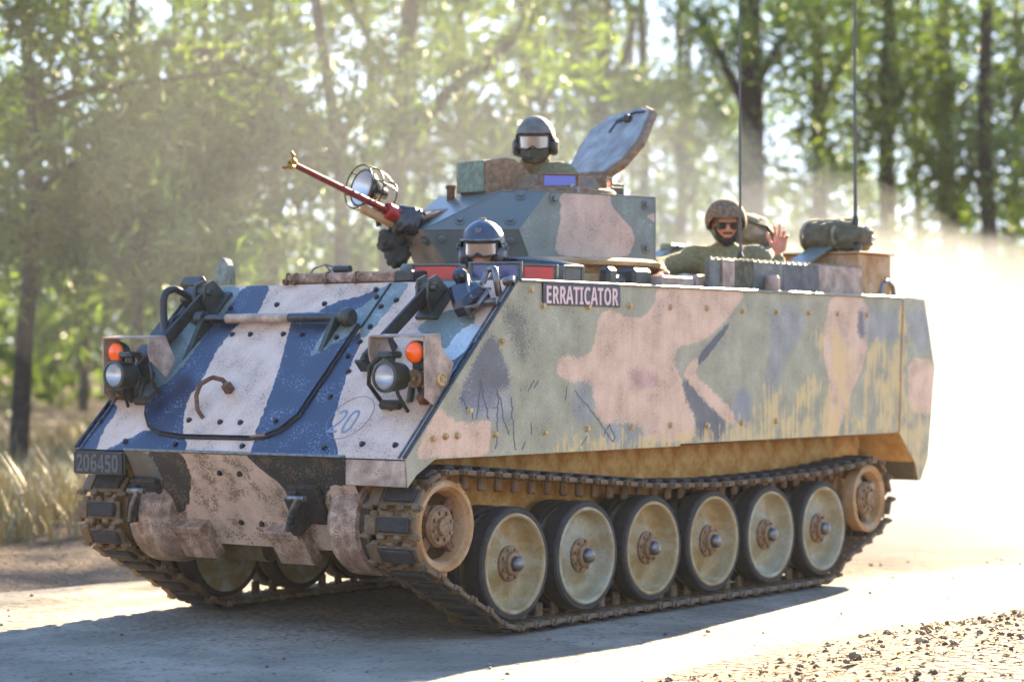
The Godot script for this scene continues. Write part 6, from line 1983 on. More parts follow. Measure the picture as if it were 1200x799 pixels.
	tree("gum_tree", Vector3(28.49, ground_height(28.49, -12.97), -12.97), [[0, -0.1, 0, 0.181], [0.00, 3.36, 0.00, 0.157], [-0.03, 5.56, 0.00, 0.142], [-0.06, 8.71, 0.00, 0.110]], [[[-0.03, 5.88, 0.00, 0.079], [0.60, 6.98, 0.00, 0.047]]], [[-0.32, 7.68, 0.23, 0.70, 8], [-0.32, 7.79, -1.36, 0.82, 8], [-0.41, 6.73, -1.20, 0.68, 8], [0.04, 6.60, 0.17, 0.84, 8], [1.02, 4.99, 0.22, 0.84, 8], [0.09, 4.22, 1.36, 0.80, 8], [0.67, 4.77, 0.94, 0.63, 8], [-0.04, 7.47, -0.99, 0.54, 8], [-0.28, 4.89, -1.31, 0.64, 8], [0.74, 5.45, -1.35, 0.52, 8], [-0.55, 6.40, 1.35, 0.89, 8], [0.43, 6.99, -0.41, 0.70, 8], [-0.14, 8.02, 0.98, 0.77, 8], [0.67, 7.63, -0.99, 0.74, 8]], bark_g, 0.50, 908, "hazy gum tree between the two aerials")
	tree("gum_tree", Vector3(28.35, ground_height(28.35, -11.49), -11.49), [[0, -0.1, 0, 0.195], [0.00, 3.01, 0.00, 0.169], [-0.03, 5.16, 0.00, 0.154], [0.03, 7.93, 0.00, 0.123], [0.05, 8.55, 0.00, 0.108]], [[[-0.02, 5.62, 0.00, 0.077], [0.58, 6.55, 0.00, 0.046]], [[-0.03, 5.16, 0.00, 0.062], [-0.42, 6.09, 0.00, 0.046]]], [[0.51, 6.35, 0.88, 0.93, 9], [-0.58, 6.99, -0.12, 0.92, 9], [0.00, 6.37, 1.31, 0.86, 9], [0.18, 3.77, -1.19, 0.78, 9], [0.70, 6.48, 1.43, 0.54, 9], [-0.74, 5.71, 1.15, 0.73, 9], [-0.08, 7.49, -0.90, 0.64, 9], [0.24, 6.79, -0.78, 0.85, 9], [-0.15, 7.33, 1.02, 0.95, 9], [0.77, 5.50, -1.07, 0.69, 9], [0.74, 6.13, -0.99, 0.53, 9], [-0.62, 5.01, -0.90, 0.92, 9], [0.67, 6.95, 1.09, 0.82, 9], [0.35, 4.61, -1.47, 0.68, 9], [0.14, 5.66, -0.33, 0.60, 9], [-0.21, 8.41, -0.35, 0.66, 9]], bark_d, 0.75, 909, "tree with bright yellow-green leaves right of the thick aerial")
	tree("gum_tree", Vector3(30.80, ground_height(30.80, -11.55), -11.55), [[0, -0.1, 0, 0.204], [0.08, 2.76, 0.00, 0.177], [0.03, 4.37, 0.00, 0.161], [-0.03, 6.30, 0.00, 0.145], [-0.06, 8.88, 0.00, 0.129]], [[[0.03, 4.53, 0.00, 0.081], [-0.64, 5.49, 0.00, 0.048]]], [[-0.04, 5.03, 1.45, 0.67, 7], [0.51, 3.82, 0.51, 0.79, 7], [0.06, 4.50, 0.28, 0.65, 7], [0.29, 6.02, -1.27, 0.62, 7], [-0.66, 6.93, 0.78, 0.74, 7], [0.35, 7.20, -0.68, 0.89, 7], [0.35, 8.48, 0.51, 0.82, 7], [0.74, 3.96, 1.01, 0.79, 7], [0.38, 5.53, 0.05, 0.58, 7], [0.64, 7.57, 0.13, 0.91, 7], [-0.17, 8.86, -0.97, 0.66, 7], [0.25, 3.95, 0.34, 0.88, 7]], bark_g, 0.45, 910, "pale-trunked gum tree above the rear corner of the vehicle")
	tree("gum_tree", Vector3(27.68, ground_height(27.68, -9.04), -9.04), [[0, -0.1, 0, 0.169], [-0.07, 2.35, 0.00, 0.147], [-0.15, 3.82, 0.00, 0.132], [-0.22, 5.58, 0.00, 0.117], [-0.15, 8.22, 0.00, 0.103]], [[[-0.18, 4.70, 0.00, 0.073], [0.44, 5.72, 0.00, 0.044]], [[-0.15, 4.11, 0.00, 0.059], [-0.59, 4.70, 0.00, 0.044]]], [[-0.14, 7.63, 0.16, 0.78, 9], [0.48, 6.19, -0.86, 0.87, 9], [-0.30, 6.77, 1.19, 0.76, 9], [-0.56, 4.78, -0.83, 0.82, 9], [-0.76, 5.15, 1.14, 0.84, 9], [0.51, 5.96, 0.09, 0.67, 9], [0.85, 6.58, 0.32, 0.61, 9], [0.96, 7.20, -1.15, 0.51, 9], [0.19, 4.94, -0.93, 0.57, 9], [0.25, 4.71, 0.69, 0.78, 9], [-0.76, 5.59, 1.37, 0.85, 9], [-0.27, 3.60, 1.28, 0.77, 9], [-0.44, 4.44, -0.07, 0.85, 9], [-0.69, 7.17, -1.22, 0.56, 9], [-0.59, 4.88, 0.77, 0.54, 9], [0.52, 3.79, 0.64, 0.83, 9]], bark_d, 0.50, 911, "dark gum tree at the far right edge of the view")
	tree("gum_tree", Vector3(11.21, ground_height(11.21, -16.06), -16.06), [[0, -0.1, 0, 0.105], [0.06, 1.47, 0.00, 0.092], [0.11, 3.42, 0.00, 0.080], [0.07, 5.59, 0.00, 0.069]], [], [[0.90, 2.67, 1.40, 0.69, 10], [-0.51, 6.10, -0.88, 0.47, 10], [-0.04, 4.67, 0.73, 0.71, 10], [-0.54, 4.89, -0.37, 0.66, 10], [-0.49, 4.11, 0.55, 0.59, 10], [0.16, 2.65, -1.28, 0.81, 10], [0.62, 3.62, -1.15, 0.56, 10], [0.14, 5.09, 1.26, 0.73, 10], [-0.03, 5.34, 0.59, 0.64, 10], [0.67, 4.20, -0.49, 0.56, 10], [0.77, 4.43, -0.24, 0.47, 10], [-0.28, 3.84, -0.69, 0.48, 10], [-0.52, 4.59, 0.12, 0.83, 10], [-0.02, 2.76, -0.43, 0.48, 10]], bark_g, 0.70, 912, "yellow-green sapling cut by the left edge of the view")
	tree("gum_tree", Vector3(21.36, ground_height(21.36, -15.84), -15.84), [[0, -0.1, 0, 0.132], [0.00, 2.76, 0.00, 0.115], [0.03, 4.90, 0.00, 0.100], [-0.06, 8.05, 0.00, 0.086]], [[[0.01, 5.05, 0.00, 0.057], [0.43, 5.91, 0.00, 0.043]]], [[0.59, 7.46, -0.42, 0.77, 7], [-0.55, 6.33, -0.35, 0.65, 7], [0.17, 7.24, 1.42, 0.55, 7], [0.06, 5.32, -0.66, 0.50, 7], [0.79, 4.33, -1.34, 0.67, 7], [-0.01, 3.91, 0.28, 0.64, 7], [0.72, 4.53, -1.39, 0.72, 7], [-0.54, 3.96, 1.12, 0.63, 7], [0.61, 3.29, 1.50, 0.62, 7], [0.51, 3.40, 0.84, 0.52, 7], [0.03, 3.03, -0.85, 0.86, 7], [0.03, 6.24, -0.64, 0.65, 7]], bark_g, 0.60, 913, "thin grey gum tree behind the turret sight")
	tree("gum_tree", Vector3(34.74, ground_height(34.74, -11.28), -11.28), [[0, -0.1, 0, 0.198], [-0.05, 3.01, 0.00, 0.172], [-0.10, 6.11, 0.00, 0.155], [-0.05, 9.37, 0.00, 0.120]], [], [[0.43, 8.65, -0.13, 0.66, 6], [-0.69, 7.14, 1.16, 1.02, 6], [-0.45, 9.26, 1.38, 0.99, 6], [0.31, 8.58, 1.26, 0.69, 6], [0.95, 9.19, -0.21, 0.67, 6], [-0.32, 4.97, 0.83, 0.76, 6], [-0.54, 6.34, 0.61, 1.06, 6], [-0.65, 8.72, -0.38, 0.90, 6], [-0.13, 6.58, 1.40, 0.87, 6], [-0.37, 6.05, 0.14, 0.71, 6], [0.56, 8.59, 0.62, 0.82, 6], [-0.81, 4.87, 0.01, 0.78, 6]], bark_d, 0.50, 914, "tree cut by the right edge of the view")
	tree("gum_tree", Vector3(14.43, ground_height(14.43, -15.09), -15.09), [[0, -0.1, 0, 0.098], [-0.02, 2.20, 0.00, 0.085], [-0.07, 3.90, 0.00, 0.073], [0.02, 5.85, 0.00, 0.061], [-0.02, 7.07, 0.00, 0.049]], [[[-0.05, 4.02, 0.00, 0.049], [-0.46, 4.75, 0.00, 0.037]]], [[0.21, 3.50, 0.00, 0.46, 8], [-0.76, 5.33, -1.44, 0.57, 8], [-0.32, 5.04, 1.27, 0.69, 8], [-0.20, 4.68, 1.31, 0.71, 8], [0.79, 2.62, -1.00, 0.56, 8], [0.76, 6.72, 0.71, 0.61, 8], [0.07, 5.32, -0.60, 0.79, 8], [0.11, 3.33, -0.45, 0.50, 8], [0.01, 4.52, -0.14, 0.52, 8], [-0.73, 6.67, -1.07, 0.57, 8], [0.82, 5.88, 0.85, 0.55, 8], [0.44, 5.89, 0.38, 0.76, 8], [-0.17, 4.23, -0.71, 0.54, 8], [0.67, 5.09, -0.97, 0.78, 8]], bark_g, 0.45, 915, "thin pale gum tree above the standing mirror")
	tree("gum_tree", Vector3(32.03, ground_height(32.03, -18.26), -18.26), [[0, -0.1, 0, 0.165], [-0.04, 3.08, 0.00, 0.143], [0.02, 5.41, 0.00, 0.125], [-0.05, 7.91, 0.00, 0.089], [0.00, 9.70, 0.00, 0.072]], [[[0.00, 5.41, 0.00, 0.072], [-0.54, 6.66, 0.00, 0.054]], [[0.00, 4.87, 0.00, 0.072], [0.54, 5.94, 0.00, 0.054]]], [[-0.73, 6.63, 0.18, 0.90, 9], [-0.97, 6.67, -0.02, 0.94, 9], [0.65, 6.68, -1.15, 0.83, 9], [0.37, 4.43, -0.84, 0.84, 9], [0.80, 6.40, 0.55, 0.58, 9], [-0.81, 6.57, 0.45, 0.77, 9], [0.69, 4.00, 0.43, 0.58, 9], [0.60, 6.36, -0.72, 0.91, 9], [-0.42, 6.83, 0.05, 0.91, 9], [0.71, 5.00, -0.85, 0.62, 9], [-0.49, 3.11, -1.24, 0.65, 9], [-0.32, 6.53, 0.36, 0.75, 9], [0.24, 6.15, -0.03, 0.62, 9]], bark_g, 0.55, 916, "hazy gum tree under the bright gap of sky behind the hatch lid")
	tree("gum_tree", Vector3(33.22, ground_height(33.22, -20.01), -20.01), [[0, -0.1, 0, 0.171], [-0.06, 3.14, 0.00, 0.149], [0.02, 5.94, 0.00, 0.130], [-0.09, 10.03, 0.00, 0.093]], [[[-0.02, 6.12, 0.00, 0.074], [-0.56, 7.61, 0.00, 0.056]]], [[0.13, 6.04, 1.24, 0.78, 7], [-0.78, 7.05, 0.11, 0.74, 7], [0.48, 5.44, -0.24, 0.82, 7], [0.29, 3.87, -1.18, 0.65, 7], [-0.59, 6.54, -0.71, 0.92, 7], [0.03, 4.96, -1.15, 0.95, 7], [0.27, 6.66, 0.40, 0.57, 7], [0.39, 5.29, 1.42, 0.54, 7], [-0.38, 4.99, -0.72, 0.84, 7], [-0.34, 6.70, -1.31, 0.56, 7], [0.18, 6.25, -1.31, 0.91, 7]], bark_d, 0.50, 917, "thin dark gum tree directly behind the raised hatch lid")
	tree("background_tree", Vector3(21.78, ground_height(21.78, -28.93), -28.93), [[0, -0.1, 0, 0.106], [0.12, 3.02, 0.00, 0.092], [0.03, 6.12, 0.00, 0.078], [0.00, 10.09, 0.00, 0.055]], [], [[1.07, 4.43, 0.03, 1.02, 5], [-0.96, 6.94, -2.37, 0.69, 5], [0.16, 7.79, 0.06, 0.63, 5], [1.05, 3.38, -1.99, 0.81, 5], [0.65, 8.97, -2.08, 0.85, 5], [1.18, 6.09, -1.14, 0.80, 5], [0.12, 3.20, -1.45, 0.79, 5], [0.04, 3.57, 0.67, 0.77, 5], [1.01, 7.55, 0.15, 0.98, 5], [-0.87, 9.38, -0.17, 1.05, 5]], bark_g, 0.41, 940, "slender tree standing in the hazy wood behind the front row of trees", "slender trees of the wood behind")
	tree("background_tree", Vector3(23.87, ground_height(23.87, -27.66), -27.66), [[0, -0.1, 0, 0.127], [0.06, 3.05, 0.00, 0.110], [-0.21, 6.21, 0.00, 0.094], [0.25, 10.25, 0.00, 0.066]], [], [[-0.07, 4.70, -1.83, 0.90, 5], [-0.73, 5.14, -1.99, 0.96, 5], [1.22, 8.99, -2.05, 0.68, 5], [-0.13, 5.65, -1.68, 1.02, 5], [0.49, 9.18, -1.24, 0.88, 5], [-0.35, 9.54, -1.89, 0.95, 5], [0.65, 7.59, 0.70, 0.89, 5], [-0.03, 3.91, -1.09, 1.06, 5], [-0.41, 3.89, -0.40, 0.66, 5], [-0.21, 3.21, 0.78, 0.66, 5]], bark_g, 0.42, 941, "slender tree standing in the hazy wood behind the front row of trees", "slender trees of the wood behind")
	tree("background_tree", Vector3(28.60, ground_height(28.60, -29.45), -29.45), [[0, -0.1, 0, 0.118], [0.06, 3.21, 0.00, 0.103], [-0.20, 6.68, 0.00, 0.088], [-0.15, 11.12, 0.00, 0.062]], [], [[-0.21, 4.43, -0.80, 1.02, 5], [0.63, 6.93, 0.57, 1.04, 5], [0.80, 9.54, -2.49, 0.92, 5], [0.79, 4.93, -2.28, 1.11, 5], [0.10, 7.13, -1.49, 0.72, 5], [1.28, 4.32, 1.65, 0.78, 5], [0.41, 7.84, -1.35, 1.01, 5], [-0.61, 10.66, 0.41, 1.01, 5], [0.66, 6.94, -0.97, 0.89, 5], [0.64, 7.93, 1.29, 0.98, 5]], bark_g, 0.64, 942, "slender tree standing in the hazy wood behind the front row of trees", "slender trees of the wood behind")
	tree("background_tree", Vector3(23.99, ground_height(23.99, -23.49), -23.49), [[0, -0.1, 0, 0.078], [-0.01, 2.97, 0.00, 0.068], [0.11, 5.98, 0.00, 0.058], [0.10, 9.82, 0.00, 0.041]], [], [[-1.14, 4.50, -0.21, 0.61, 5], [-0.14, 4.26, 0.11, 0.79, 5], [-1.11, 4.31, 0.62, 0.93, 5], [0.78, 5.49, 1.75, 0.91, 5], [0.27, 9.36, 2.45, 0.99, 5], [-0.70, 9.06, -2.00, 0.73, 5], [-0.31, 8.91, -2.48, 0.67, 5], [-0.17, 7.53, -0.56, 0.91, 5], [-0.78, 3.28, 0.95, 0.99, 5], [-0.66, 6.86, -0.46, 0.78, 5]], bark_g, 0.64, 943, "slender tree standing in the hazy wood behind the front row of trees", "slender trees of the wood behind")
	tree("background_tree", Vector3(31.93, ground_height(31.93, -27.01), -27.01), [[0, -0.1, 0, 0.146], [-0.02, 3.24, 0.00, 0.127], [0.20, 6.80, 0.00, 0.108], [0.07, 11.34, 0.00, 0.076]], [], [[1.02, 3.88, -0.42, 1.11, 5], [0.44, 5.88, 1.07, 1.17, 5], [-0.16, 9.48, -1.25, 0.85, 5], [0.50, 5.02, 0.17, 0.77, 5], [0.94, 8.13, 0.53, 0.72, 5], [-0.38, 9.84, -2.47, 0.83, 5], [-0.97, 7.67, -2.47, 0.72, 5], [0.14, 3.57, -0.87, 1.14, 5], [1.17, 10.33, -2.47, 0.75, 5], [-1.22, 6.31, -0.11, 1.09, 5]], bark_g, 0.51, 944, "slender tree standing in the hazy wood behind the front row of trees", "slender trees of the wood behind")
	tree("background_tree", Vector3(29.66, ground_height(29.66, -23.31), -23.31), [[0, -0.1, 0, 0.106], [0.13, 3.11, 0.00, 0.092], [-0.18, 6.41, 0.00, 0.078], [-0.09, 10.62, 0.00, 0.055]], [], [[-0.15, 4.38, -1.03, 0.74, 5], [0.81, 9.74, -1.40, 0.90, 5], [0.42, 6.01, 1.15, 0.66, 5], [-0.24, 7.96, 1.39, 1.07, 5], [-0.49, 5.41, 0.09, 0.68, 5], [-1.07, 5.68, 0.68, 1.10, 5], [-1.18, 6.59, -0.28, 0.86, 5], [-0.89, 8.27, -2.14, 0.85, 5], [0.45, 8.51, -2.05, 0.77, 5], [-0.51, 3.61, -2.02, 0.77, 5]], bark_g, 0.38, 945, "slender tree standing in the hazy wood behind the front row of trees", "slender trees of the wood behind")
	tree("background_tree", Vector3(31.60, ground_height(31.60, -21.42), -21.42), [[0, -0.1, 0, 0.087], [-0.01, 3.13, 0.00, 0.076], [-0.15, 6.45, 0.00, 0.064], [-0.10, 10.69, 0.00, 0.045]], [], [[-1.04, 4.12, 0.93, 0.79, 5], [-0.12, 4.05, -1.36, 0.65, 5], [-0.55, 8.42, 0.01, 1.06, 5], [-0.40, 6.68, 0.35, 1.07, 5], [-0.13, 5.60, -0.47, 0.95, 5], [-0.19, 9.38, 1.89, 0.85, 5], [-0.50, 7.70, 0.45, 0.94, 5], [-0.84, 7.11, -2.29, 1.01, 5], [-1.01, 4.89, -2.16, 1.10, 5], [-1.08, 5.82, 0.78, 0.77, 5]], bark_g, 0.58, 946, "slender tree standing in the hazy wood behind the front row of trees", "slender trees of the wood behind")
	tree("background_tree", Vector3(36.59, ground_height(36.59, -22.59), -22.59), [[0, -0.1, 0, 0.114], [-0.05, 3.28, 0.00, 0.099], [0.05, 6.90, 0.00, 0.084], [-0.22, 11.53, 0.00, 0.059]], [], [[0.96, 6.27, -1.61, 1.17, 5], [-0.07, 8.62, -1.94, 1.04, 5], [1.09, 8.22, 2.21, 1.13, 5], [1.24, 8.07, 2.48, 1.17, 5], [-1.04, 5.26, -0.21, 1.10, 5], [-0.63, 9.77, 2.16, 0.92, 5], [-0.28, 9.13, -0.31, 1.04, 5], [0.32, 7.56, -2.32, 0.84, 5], [0.90, 5.96, -0.00, 0.82, 5], [0.23, 7.18, 1.39, 1.20, 5]], bark_g, 0.67, 947, "slender tree standing in the hazy wood behind the front row of trees", "slender trees of the wood behind")
	tree("background_tree", Vector3(33.92, ground_height(33.92, -19.06), -19.06), [[0, -0.1, 0, 0.102], [-0.01, 3.14, 0.00, 0.089], [-0.17, 6.49, 0.00, 0.076], [-0.25, 10.77, 0.00, 0.053]], [], [[-0.59, 6.58, -1.38, 0.65, 5], [1.27, 4.68, -0.22, 0.74, 5], [-1.22, 9.52, 2.42, 0.73, 5], [-0.49, 8.60, -1.95, 0.66, 5], [1.29, 5.03, 1.68, 1.12, 5], [0.74, 8.55, -1.15, 0.72, 5], [-1.13, 9.13, -0.04, 1.01, 5], [-1.28, 8.19, 1.75, 1.08, 5], [0.60, 5.09, 0.29, 1.11, 5], [-0.30, 6.24, -2.32, 0.78, 5]], bark_g, 0.40, 948, "slender tree standing in the hazy wood behind the front row of trees", "slender trees of the wood behind")
	tree("background_tree", Vector3(40.21, ground_height(40.21, -19.82), -19.82), [[0, -0.1, 0, 0.128], [0.01, 3.32, 0.00, 0.112], [0.17, 7.02, 0.00, 0.095], [-0.13, 11.76, 0.00, 0.067]], [], [[-0.04, 4.63, 0.46, 1.13, 5], [-0.51, 8.19, 0.67, 0.88, 5], [1.02, 5.00, -1.75, 0.87, 5], [-1.41, 6.65, -2.47, 0.83, 5], [-0.57, 9.51, 0.82, 0.81, 5], [0.24, 9.08, -1.47, 1.12, 5], [1.21, 10.39, 1.02, 1.04, 5], [0.67, 7.44, 0.65, 1.21, 5], [0.55, 10.71, -0.17, 0.80, 5], [0.13, 10.58, -0.77, 1.13, 5]], bark_g, 0.52, 949, "slender tree standing in the hazy wood behind the front row of trees", "slender trees of the wood behind")
	tree("background_tree", Vector3(38.50, ground_height(38.50, -16.06), -16.06), [[0, -0.1, 0, 0.122], [0.05, 3.20, 0.00, 0.106], [-0.08, 6.67, 0.00, 0.090], [0.11, 11.11, 0.00, 0.064]], [], [[-0.51, 8.62, 0.51, 0.91, 5], [0.39, 9.72, 0.30, 0.90, 5], [-0.82, 9.95, -2.40, 1.16, 5], [-0.00, 8.51, -1.15, 0.67, 5], [-0.91, 7.71, -2.10, 1.15, 5], [-0.40, 5.50, -2.40, 0.99, 5], [-0.73, 8.61, -0.29, 1.14, 5], [-0.65, 7.11, -1.75, 0.92, 5], [0.45, 5.30, 0.19, 0.91, 5], [0.73, 3.53, -2.28, 0.99, 5]], bark_g, 0.45, 950, "slender tree standing in the hazy wood behind the front row of trees", "slender trees of the wood behind")
	tree("background_tree", Vector3(39.32, ground_height(39.32, -14.13), -14.13), [[0, -0.1, 0, 0.138], [-0.05, 3.19, 0.00, 0.120], [0.12, 6.63, 0.00, 0.102], [0.02, 11.02, 0.00, 0.072]], [], [[0.45, 3.74, 1.05, 1.03, 5], [0.55, 8.92, 0.60, 0.98, 5], [-1.17, 5.02, -0.04, 0.77, 5], [0.06, 5.26, -0.16, 1.06, 5], [1.18, 7.34, 2.46, 0.95, 5], [-0.47, 5.32, -2.08, 1.17, 5], [0.74, 5.78, 1.45, 0.94, 5], [0.96, 9.55, 0.58, 0.91, 5], [0.53, 3.50, 1.64, 1.08, 5], [-1.16, 7.46, 2.23, 1.14, 5]], bark_g, 0.57, 951, "slender tree standing in the hazy wood behind the front row of trees", "slender trees of the wood behind")
	tree("roadside_gum_tree", Vector3(33.0, ground_height(33.0, -8.4), -8.4), [[0, -0.1, 0, 0.24], [0.1, 5, 0, 0.19], [-0.2, 10, 0.1, 0.12], [0, 15, 0, 0.05]], [[[0.05, 6, 0, 0.09], [1.2, 8.5, 0.5, 0.05]], [[0, 7, 0, 0.09], [-1.3, 10, -0.6, 0.05]]], [[0.44, 13.65, 0.69, 1.30, 22], [1.51, 9.94, -0.02, 1.30, 22], [0.50, 10.62, -1.44, 1.30, 22], [1.47, 8.19, -0.00, 1.30, 22], [-1.46, 6.90, 1.37, 1.30, 22], [-0.71, 7.99, 1.00, 1.30, 22], [-0.83, 11.67, 0.22, 1.30, 22], [1.27, 9.77, -0.55, 1.30, 22], [-0.77, 8.64, -1.60, 1.30, 22], [-1.22, 6.49, -0.59, 1.30, 22], [0.86, 14.42, -0.47, 1.30, 22], [-0.80, 7.93, 0.41, 1.30, 22], [-0.07, 6.18, 0.08, 1.30, 22], [-0.74, 6.44, 0.91, 1.30, 22], [-1.26, 9.39, 0.85, 1.30, 22], [0.14, 13.74, -0.58, 1.30, 22], [1.43, 5.44, 1.26, 1.30, 22], [-0.24, 5.03, -0.77, 1.30, 22], [1.56, 12.16, 0.76, 1.30, 22], [1.00, 5.06, -0.62, 1.30, 22], [-0.11, 14.09, 1.31, 1.30, 22], [-1.12, 14.87, 0.17, 1.30, 22], [-0.63, 5.83, -0.23, 1.30, 22], [0.07, 9.53, -0.61, 1.30, 22], [1.43, 9.75, -0.62, 1.30, 22], [0.89, 7.44, -0.25, 1.30, 22]], bark_g, 0.5, 970, "tall gum tree by the roadside just past the right edge of the view")
	tree("roadside_gum_tree", Vector3(39.0, ground_height(39.0, -9.2), -9.2), [[0, -0.1, 0, 0.24], [0.1, 5, 0, 0.19], [-0.2, 10, 0.1, 0.12], [0, 15, 0, 0.05]], [[[0.05, 6, 0, 0.09], [1.2, 8.5, 0.5, 0.05]], [[0, 7, 0, 0.09], [-1.3, 10, -0.6, 0.05]]], [[-1.27, 7.38, 1.59, 1.30, 22], [0.39, 10.24, 0.55, 1.30, 22], [0.55, 10.21, -0.43, 1.30, 22], [-1.13, 5.29, -1.21, 1.30, 22], [-0.30, 5.10, 0.56, 1.30, 22], [-0.52, 7.34, -0.60, 1.30, 22], [-0.02, 7.10, 1.13, 1.30, 22], [-0.05, 5.69, -1.33, 1.30, 22], [1.25, 10.78, -0.67, 1.30, 22], [0.68, 5.46, 1.24, 1.30, 22], [1.40, 11.64, -1.44, 1.30, 22], [-0.24, 13.37, 0.30, 1.30, 22], [-0.93, 7.34, -1.40, 1.30, 22], [0.07, 6.81, -0.17, 1.30, 22], [1.27, 14.01, -0.03, 1.30, 22], [0.91, 6.34, 1.43, 1.30, 22], [1.17, 9.83, 1.24, 1.30, 22], [-0.65, 14.80, -0.57, 1.30, 22], [1.36, 13.37, 1.39, 1.30, 22], [0.73, 5.73, -0.71, 1.30, 22], [0.50, 14.09, 0.58, 1.30, 22], [-1.48, 8.48, -0.50, 1.30, 22], [-1.05, 7.25, 0.05, 1.30, 22], [-0.41, 7.67, -0.28, 1.30, 22], [1.43, 10.97, 0.81, 1.30, 22], [1.38, 5.31, 1.22, 1.30, 22]], bark_g, 0.5, 971, "second tall gum tree further along the roadside to the right")
	tree("roadside_gum_tree", Vector3(46.0, ground_height(46.0, -10.8), -10.8), [[0, -0.1, 0, 0.24], [0.1, 5, 0, 0.19], [-0.2, 10, 0.1, 0.12], [0, 15, 0, 0.05]], [[[0.05, 6, 0, 0.09], [1.2, 8.5, 0.5, 0.05]], [[0, 7, 0, 0.09], [-1.3, 10, -0.6, 0.05]]], [[-1.30, 6.96, 0.77, 1.30, 22], [0.81, 11.15, -0.08, 1.30, 22], [0.71, 9.28, -0.98, 1.30, 22], [-0.90, 6.13, -1.48, 1.30, 22], [1.45, 14.50, -0.48, 1.30, 22], [-0.28, 7.79, 0.90, 1.30, 22], [-0.02, 6.70, 1.23, 1.30, 22], [1.37, 5.46, -0.13, 1.30, 22], [-0.89, 11.39, -0.45, 1.30, 22], [-0.65, 8.02, 0.34, 1.30, 22], [0.01, 9.88, 0.58, 1.30, 22], [-0.09, 14.47, -0.20, 1.30, 22], [0.93, 14.31, 0.39, 1.30, 22], [0.29, 12.90, 0.68, 1.30, 22], [-0.98, 9.17, -1.10, 1.30, 22], [-1.53, 11.87, -0.55, 1.30, 22], [-0.78, 5.26, -1.53, 1.30, 22], [0.55, 8.58, -0.20, 1.30, 22], [0.56, 14.08, 0.64, 1.30, 22], [-0.90, 14.89, -1.01, 1.30, 22], [0.26, 11.44, -0.68, 1.30, 22], [1.24, 11.10, 0.67, 1.30, 22], [-1.16, 13.32, -0.68, 1.30, 22], [0.38, 12.37, -0.57, 1.30, 22], [-0.75, 8.30, 1.53, 1.30, 22], [0.50, 9.71, 0.20, 1.30, 22]], bark_g, 0.5, 972, "third tall gum tree furthest along the roadside to the right")
	# the wood behind, which reads as one mass
	var spot := func(k):
		var d := rng.randf_range(0, 1)
		var depth := 46.0 + 44.0 * d
		var lat := rng.randf_range(-0.30, 0.30) * depth
		var p := Vector3(-10.2, 0, 8.77) + DEEP * depth + LAT * lat
		var h := 0.3 + 17.0 * pow(rng.randf(), 1.15)
		var n := ground_noise.get_noise_3d(lat * 0.16 + 40.0, h * 0.22, depth * 0.05)
		var open_sky := absf(lat / depth - 0.074) < 0.007 or absf(lat / depth + 0.195) < 0.010
		if ((n < 0.0 if absf(lat / depth - 0.05) < 0.06 else n < 0.06) or open_sky and h > 8.0) and h > 3.0:
			h = 0.3 + 3.5 * rng.randf()
		return Transform3D(any_turn() * rng.randf_range(1.4, 2.6), Vector3(p.x, h + 0.5, p.z))
	var tone := func(_k): return leaf_tint(0.45)
	grow(801, 3000, spot, sprays[0], tone, "distant_wood", "hazy mass of green foliage behind the nearer trees", "wood")


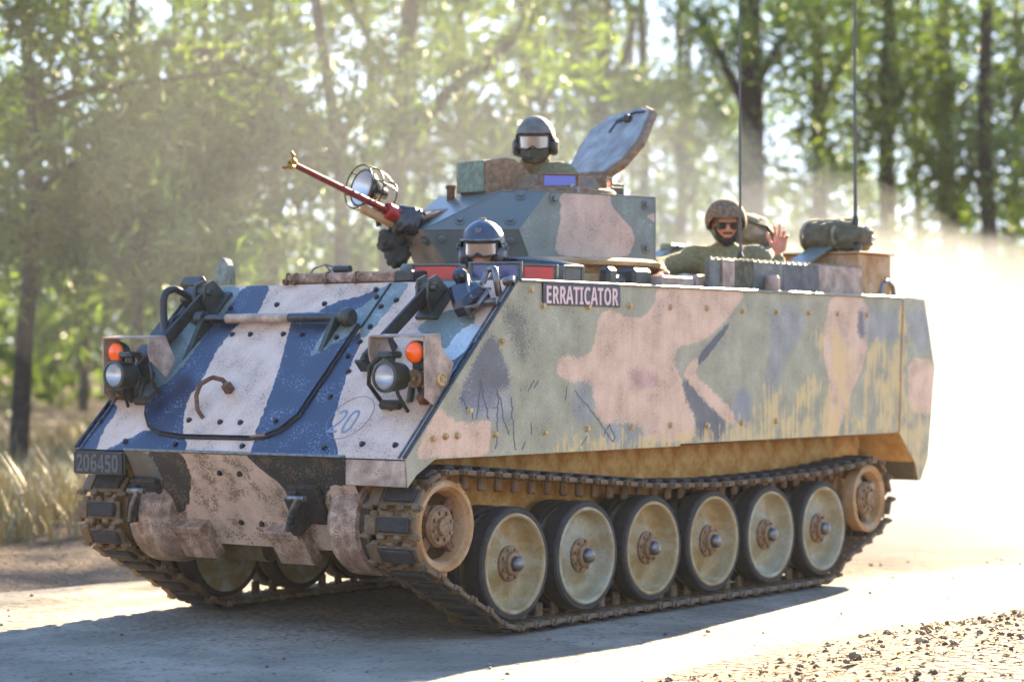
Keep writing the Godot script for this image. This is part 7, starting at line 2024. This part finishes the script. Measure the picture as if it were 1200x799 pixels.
func dust() -> void:
	rng.seed = 950
	for k in 20:
		var m := FogMaterial.new()
		m.albedo = Color(0.95, 0.94, 0.91)
		var f := FogVolume.new()
		f.shape = RenderingServer.FOG_VOLUME_SHAPE_ELLIPSOID
		var r := rng.randf()
		if k < 6:      # low and thick at the tracks
			f.size = Vector3(rng.randf_range(4.0, 6.0), rng.randf_range(1.3, 2.0), rng.randf_range(2.2, 3.2))
			f.position = Vector3(5.6 + 1.3 * k, 0.25 + 0.3 * r, 0.3 - 0.25 * k)
			m.density = rng.randf_range(0.10, 0.14)
		elif k < 13:   # rising behind the rear deck
			f.size = Vector3(rng.randf_range(5.0, 8.0), rng.randf_range(2.6, 4.2), rng.randf_range(3.0, 5.0))
			f.position = Vector3(6.0 + 1.9 * (k - 6), 0.9 + 0.9 * r, -0.5 - 0.6 * (k - 6))
			m.density = rng.randf_range(0.022, 0.034)
		else:          # thin veil drifting to the trees
			f.size = Vector3(rng.randf_range(7.0, 10.0), rng.randf_range(4.0, 6.5), rng.randf_range(5.0, 7.0))
			f.position = Vector3(5.0 + 2.6 * (k - 13), 1.8 + 1.4 * r, -4.5 - 0.9 * (k - 13))
			m.density = rng.randf_range(0.005, 0.009)
		f.material = m
		f.name = numbered(self, "dust_cloud")
		add_child(f, true)
		f.rotation = Vector3(0, rng.randf_range(-0.4, 0.4), rng.randf_range(-0.2, 0.2))
		tag(f, "billow of pale sunlit dust trailing behind the vehicle", "dust", "billows of dust behind the vehicle", "stuff")


func _ready() -> void:
	var cam := Camera3D.new()
	cam.name = "camera"
	add_child(cam)
	cam.position = Vector3(-10.206, 1.468, 8.772)
	cam.rotation = Vector3(0.00737, -0.93024, 0.001)
	cam.near = 0.1
	cam.far = 1500.0
	cam.current = true
	var lens := CameraAttributesPhysical.new()
	lens.frustum_focal_length = 83.92
	lens.frustum_focus_distance = 12.2
	lens.exposure_aperture = 1.6
	cam.attributes = lens
	var env := Environment.new()
	var sky := Sky.new()
	var sm := ProceduralSkyMaterial.new()
	sm.sky_top_color = Color(0.33, 0.51, 0.75)
	sm.sky_horizon_color = Color(0.83, 0.89, 0.95)
	sm.sky_curve = 0.20
	sm.ground_bottom_color = Color(0.30, 0.26, 0.20)
	sm.ground_horizon_color = Color(0.60, 0.62, 0.62)
	sm.sky_energy_multiplier = 0.62
	sm.sun_angle_max = 24.0
	sm.sun_curve = 0.10
	sky.sky_material = sm
	env.background_mode = Environment.BG_SKY
	env.sky = sky
	env.tonemap_mode = Environment.TONE_MAPPER_LINEAR
	env.tonemap_exposure = 10.8
	env.fog_enabled = true
	env.fog_density = 0.0004
	env.fog_light_color = Color(0.93, 0.91, 0.88)
	env.volumetric_fog_enabled = true
	env.volumetric_fog_density = 0.0
	env.sdfgi_enabled = true
	env.ssao_enabled = true
	env.ssil_enabled = true
	var we := WorldEnvironment.new()
	we.name = "world"
	we.environment = env
	add_child(we)
	var sun := DirectionalLight3D.new()
	sun.name = "sun"
	sun.light_color = Color(1.0, 0.915, 0.76)
	sun.light_energy = 1.5
	sun.light_angular_distance = 0.5
	sun.shadow_enabled = true
	add_child(sun)
	sun.look_at_from_position(Vector3.ZERO, Vector3(-0.985 * cos(deg_to_rad(24)), -sin(deg_to_rad(24)), 0.16 * cos(deg_to_rad(24))))
	make_materials()
	ground()
	vehicle()
	crew()
	luggage()
	forest()
	litter()
	dust()
